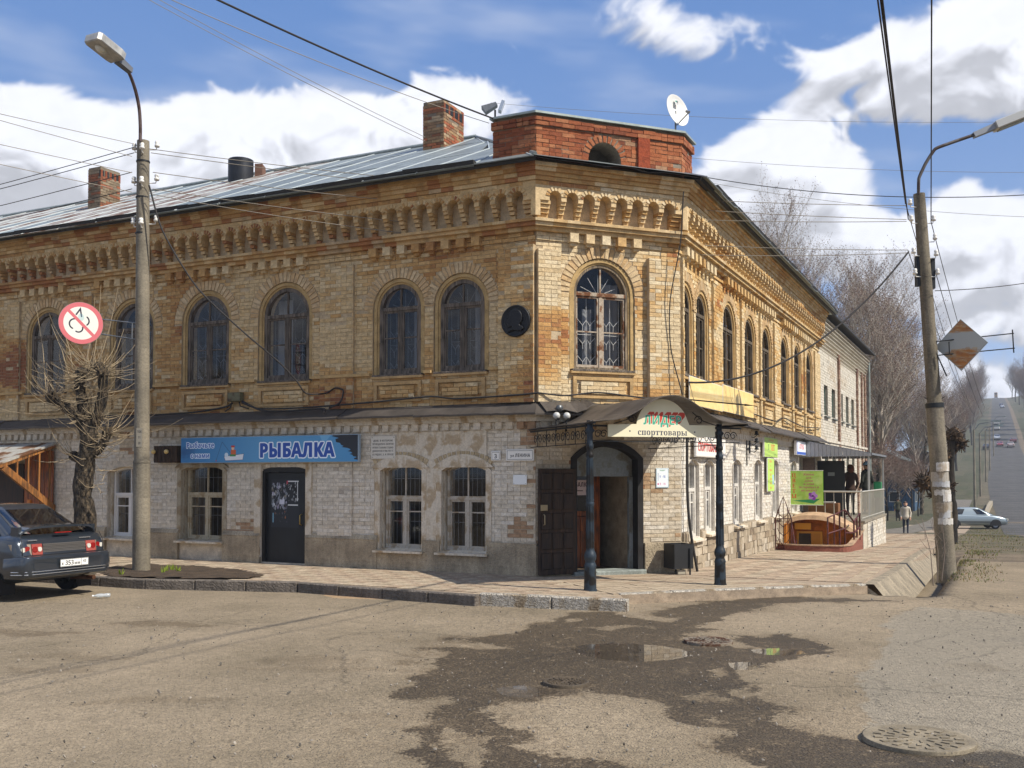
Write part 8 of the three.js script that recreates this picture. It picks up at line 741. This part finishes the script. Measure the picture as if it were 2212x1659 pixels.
// ---------- pollarded trees ----------
function knobbly(mb, pts, r0, r1, seed, seg = 12) { const r = rng(seed), c = new THREE.CatmullRomCurve3(pts).getPoints(26); const ph = r() * 6; mb.tube(c, (t) => lerp(r0, r1, t) * (1 + .07 * Math.sin(t * 19 + ph) + .06 * Math.sin(t * 41 + ph * 2)), seg); }
{ const D = 20.7, at = (px, py, dz = 0) => atDepth(px, py, D + dz), base = F.L.w(-9.55, .12, 1.75), o = thing('pollarded_tree', 'knobbly pollarded tree with thin bare shoots in front of the ochre facade', 'tree', base); const L = (px, py, dz) => at(px, py, dz).sub(base); const bm = mat(0x6a5f52, .98, { map: RT(T.bark, 2.2), bumpMap: RT(T.barkb, 2.6), bumpScale: .09 });
  const t = new MB(); knobbly(t, [V(0, -.1, 0), L(184, 1110), L(178, 1070), L(184, 1010), L(192, 960), L(190, 905)], .215, .165, 1, 18); t.build('trunk', bm, o); const tips = []; const limbs = [[[190, 950], [172, 905], [140, 878], [112, 858]], [[192, 930], [210, 900], [222, 850], [222, 806]], [[188, 920], [178, 868], [172, 828], [176, 806]], [[176, 812], [195, 800], [214, 792]], [[200, 985], [222, 960], [232, 935]], [[180, 1000], [160, 985]]]; limbs.forEach((l, i) => { const m = new MB(), P = l.map(([a, b], k) => L(a, b, (i - 2) * .12 * (k / l.length))); knobbly(m, P, i < 3 ? .12 : .085, i < 3 ? .095 : .09, 10 + i); const e = P[P.length - 1]; m.add(new THREE.IcosahedronGeometry(i < 3 ? .13 : .11, 2), new THREE.Matrix4().makeTranslation(e.x, e.y, e.z)); m.build('limb', bm, o); P.forEach((p, k) => { if (k) tips.push([p, k === P.length - 1 ? 1 : .5]); }); });
  const r = rng(19), tw = new MB(); const c0 = L(190, 900); for (let i = 0; i < 420; i++) { const [p, wgt] = tips[Math.floor(r() * tips.length)]; if (r() > wgt + .35) continue; const a = r() * 6.283, el = -.7 + r() * 1.5, d = V(Math.cos(a) * Math.cos(el), Math.sin(el), Math.sin(a) * Math.cos(el)); const len = .2 + r() * r() * 1.5, S = p.clone().addScaledVector(d, .1), q = [S]; let dd = d.clone(), e = S; for (let k = 0; k < 5; k++) { dd.add(V((r() - .5) * .3, .16, (r() - .5) * .3)).normalize(); e = e.clone().addScaledVector(dd, len / 5); q.push(e); } tw.tube(q, .005 + r() * .005, 4, .003); } for (const [px, py, qx, qy] of [[100, 850, 78, 660], [150, 815, 110, 700], [185, 790, 205, 640], [200, 790, 218, 616], [212, 790, 255, 622], [120, 850, 60, 760], [230, 800, 268, 710], [160, 812, 130, 690]]) { const P = L(px, py), Q = L(qx, qy, .1); tw.tube([P, P.clone().lerp(Q, .5).add(V(.06, 0, .05)), Q], .014, 5, .004); } for (let i = 0; i < 26; i++) { const S = L(200 + r() * 30, 930 + r() * 130, 0), Q = S.clone().add(V((r() - .4) * 1.4, (r() - .3) * .5, (r() - .3) * .8)); tw.tube([S, S.clone().lerp(Q, .5).add(V(0, -.08, 0)), Q], .009, 4, .004); } tw.build('shoots', mat(0x9a8a70, .95), o).userData.kind = 'stuff'; }
for (const [u, off, sd, lab, kn] of [[13, 4.1, 4, 'dark pollarded street tree standing just beyond the ditch behind the concrete pole', [[-.5, 2.1, .36], [-.2, 1.75, .24], [.12, 2.9, .2]]], [20, 4.1, 9, 'pollarded street tree with a high clump of knobs further along the verge', [[.1, 3.9, .42], [.35, 3.6, .3], [-.1, 2.1, .3]]]]) { const base = F.R.w(u, gy(u) - .05, off), o = thing('pollarded_tree', lab, 'tree', base), r = rng(sd), H = kn[0][1] > 3 ? 3.7 : 2.9; const m = new MB(); knobbly(m, [V(0, -.2, 0), V(.03, 1.2, 0), V(-.03, 2.0, 0), V(.02, H, 0)], .17, .12, sd); m.build('trunk', barkDark, o); const bm = mat(0x6b5640, .98, { map: RT(T.bark, 1.5), bumpMap: T.barkb, bumpScale: .05 }); for (const [x, y, s] of kn) { const k = new MB(), g = new THREE.IcosahedronGeometry(s * .62, 2), p = g.attributes.position; for (let i = 0; i < p.count; i++) { const q = 1 + .5 * (fbm(p.getX(i) * 9 + 5, p.getY(i) * 9 + p.getZ(i) * 7, 3) - .5) * 2; p.setXYZ(i, p.getX(i) * q, p.getY(i) * q, p.getZ(i) * q); } g.computeVertexNormals(); k.tube([[0, y - .45, 0], [x * .6, y - .2, 0], [x, y, 0]], .08, 8); k.add(g, new THREE.Matrix4().makeTranslation(x, y, 0)); for (let i = 0; i < 60; i++) { const a = r() * 6.3, e = Math.asin(r() * 2 - 1), d = V(Math.cos(a) * Math.cos(e), Math.sin(e), Math.sin(a) * Math.cos(e)), l = s * (.75 + r() * .5); k.cyl([x + d.x * s * .4, y + d.y * s * .4, d.z * s * .4], [x + d.x * l, y + d.y * l, d.z * l], .03, .012, 5); } k.build('knob', bm, o); } }
{ const r = rng(3); for (let i = 0; i < 3; i++) { const m = new MB(), P = F.R.w(2.2 + i * .5, gy(2) - .1, 4.4 + i * .05); const Q = P.clone().add(V(-.25 + i * .12, 1.1 + r() * .3, .1)); m.tube([P, P.clone().lerp(Q, .5).add(V(.06, 0, 0)), Q], .012, 5, .005); for (let k = 0; k < 4; k++) { const S = P.clone().lerp(Q, .4 + k * .14); m.cyl(S.toArray(), S.clone().add(V((r() - .5) * .4, .2, (r() - .5) * .3)).toArray(), .006, .003, 4); } one('bare_sapling', m, twigM, 'thin bare sapling at the ditch beside the leaning concrete pole', 'sapling', 'saplings at the ditch'); } }
// street trees across the road, whose shadows fall over the verge
[[1.5, 15.5, .5, 1], [-5, 17, .55, 2], [9, 16, .5, 3]].forEach(([u, o, s, t]) => plantTree(gB, 'street_tree', 'bare street tree across the side street whose shadow falls on the verge', F.R.w(u, gy(u), o), t, s, 'trees across the side street', barkDark, twigM));
// ---------- houses and poles up the street ----------
function house(name, label, u, off, L, Wd, H, RH, wall, roof) { const o = thing(name, label, 'house', F.R.w(u, gsw(u) - .2, off), F.R.t); const w = new MB(); w.box(0, L, -1, H, -Wd, 0); w.build('wall', wall, o); for (const s of [0, 1]) { const r = new MB(), y0 = H - .1, y1 = H + RH; const z0 = s ? -Wd - .5 : .5, zm = -Wd / 2; r.hexa(s ? [[-.5, y1, zm], [L + .5, y1, zm], [L + .5, y0, z0], [-.5, y0, z0], [-.5, y1 + .1, zm], [L + .5, y1 + .1, zm], [L + .5, y0 + .1, z0], [-.5, y0 + .1, z0]] : [[-.5, y0, z0], [L + .5, y0, z0], [L + .5, y1, zm], [-.5, y1, zm], [-.5, y0 + .1, z0], [L + .5, y0 + .1, z0], [L + .5, y1 + .1, zm], [-.5, y1 + .1, zm]]); r.build('roof', roof, o); } const gb = new MB(); for (const x of [0, L - .1]) gb.ext([[0, H - .001], [Wd, H - .001], [Wd / 2, H + RH]], .1, new THREE.Matrix4().makeRotationY(Math.PI / 2).setPosition(x, 0, 0)); gb.build('gable', wall, o); const nw = Math.floor(L / 2.4); for (let i = 0; i < nw; i++) { const x = 1.2 + i * 2.4, g = grp('window', o, [x, H * .4, 0]); const f = new MB(); f.box(-.5, .5, 0, H * .4, -.02, .06); f.build('frame', M.white, g); const p = new MB(); p.box(-.42, .42, .08, H * .4 - .08, .061, .066); p.build('pane', mat(0x1c2228, .15), g); } for (let i = 0; i < 2; i++) { const g = grp('window', o, [-.001, H * .4, -Wd * (.3 + i * .4)], -Math.PI / 2); const f = new MB(); f.box(-.5, .5, 0, H * .4, -.02, .06); f.build('frame', M.white, g); const p = new MB(); p.box(-.42, .42, .08, H * .4 - .08, .061, .066); p.build('pane', mat(0x1c2228, .15), g); } return o; }
house('grey_roof_house', 'long grey house with a pale blue-green metal roof behind the bare trees', 96, -4, 16, 9, 5.2, 2.6, mat(0x7d7568, .95, { map: RT(T.conc, .5) }), mat(0x93a6a6, .5, { metalness: .3, map: T.metal }));
house('blue_house', 'low blue timber house with a grey roof behind the bare trees', 84, -1.5, 7, 6, 2.6, 1.6, mat(0x3f6a96, .9, { map: RT(T.wood, .8) }), mat(0xa5a49c, .6, { map: T.rust }));
house('roadside_house', 'small timber house on the left further up the hill road', 150, -2, 12, 8, 3.6, 2.4, mat(0x6d5a44, .9, { map: RT(T.wood, .8) }), mat(0x8a8f8c, .6, { map: T.metal }));
[[92, 3.6, 'beyond the silver car, nearest of the row'], [118, 3.8, 'second of the row beyond the silver car'], [150, 4.2, 'third of the row up the street'], [185, 4.6, 'fourth of the row up the street'], [225, 5.2, 'last of the row at the foot of the hill']].forEach(([u, off, w]) => { const o = thing('street_lamp', 'slim distant street lamp post, ' + w, 'street lamp', F.R.w(u, gsw(u) - .1, off), F.R.t, 'distant street lamps'); const p = new MB(); p.cyl([0, 0, 0], [0, 8, 0], .13, .09, 8); p.build('pole', M.post, o); const a = new MB(); a.tube([[0, 7.9, 0], [0, 8.6, .5], [0, 8.8, 1.8]], .04, 6); a.build('arm', M.steel, o); const h = new MB(); h.box(-.15, .15, 8.75, 8.9, 1.7, 2.5); h.build('lamp_head', M.capm, o); });
{ const c = new THREE.CatmullRomCurve3([[66, 4.0], [69, 4.5], [76, 4.6], [88, 4.7], [100, 4.9]].map(([u, o]) => F.R.w(u, gy(u), o))).getPoints(30), m = new MB(); for (let i = 0; i < 30; i++) { const a = c[i], b = c[i + 1], n = F.R.z; m.hexa([[a.x + n.x * .3, a.y - .2, a.z + n.z * .3], [b.x + n.x * .3, b.y - .2, b.z + n.z * .3], [b.x, b.y - .2, b.z], [a.x, a.y - .2, a.z], [a.x + n.x * .3, a.y + .45, a.z + n.z * .3], [b.x + n.x * .3, b.y + .45, b.z + n.z * .3], [b.x, b.y + .45, b.z], [a.x, a.y + .45, a.z]]); } one('retaining_wall', m, mat(0xb5ab98, .95, { map: T.conc, side: THREE.DoubleSide }), 'low curved concrete retaining wall along the grass verge', 'wall'); }
renderer.render(scene, camera);
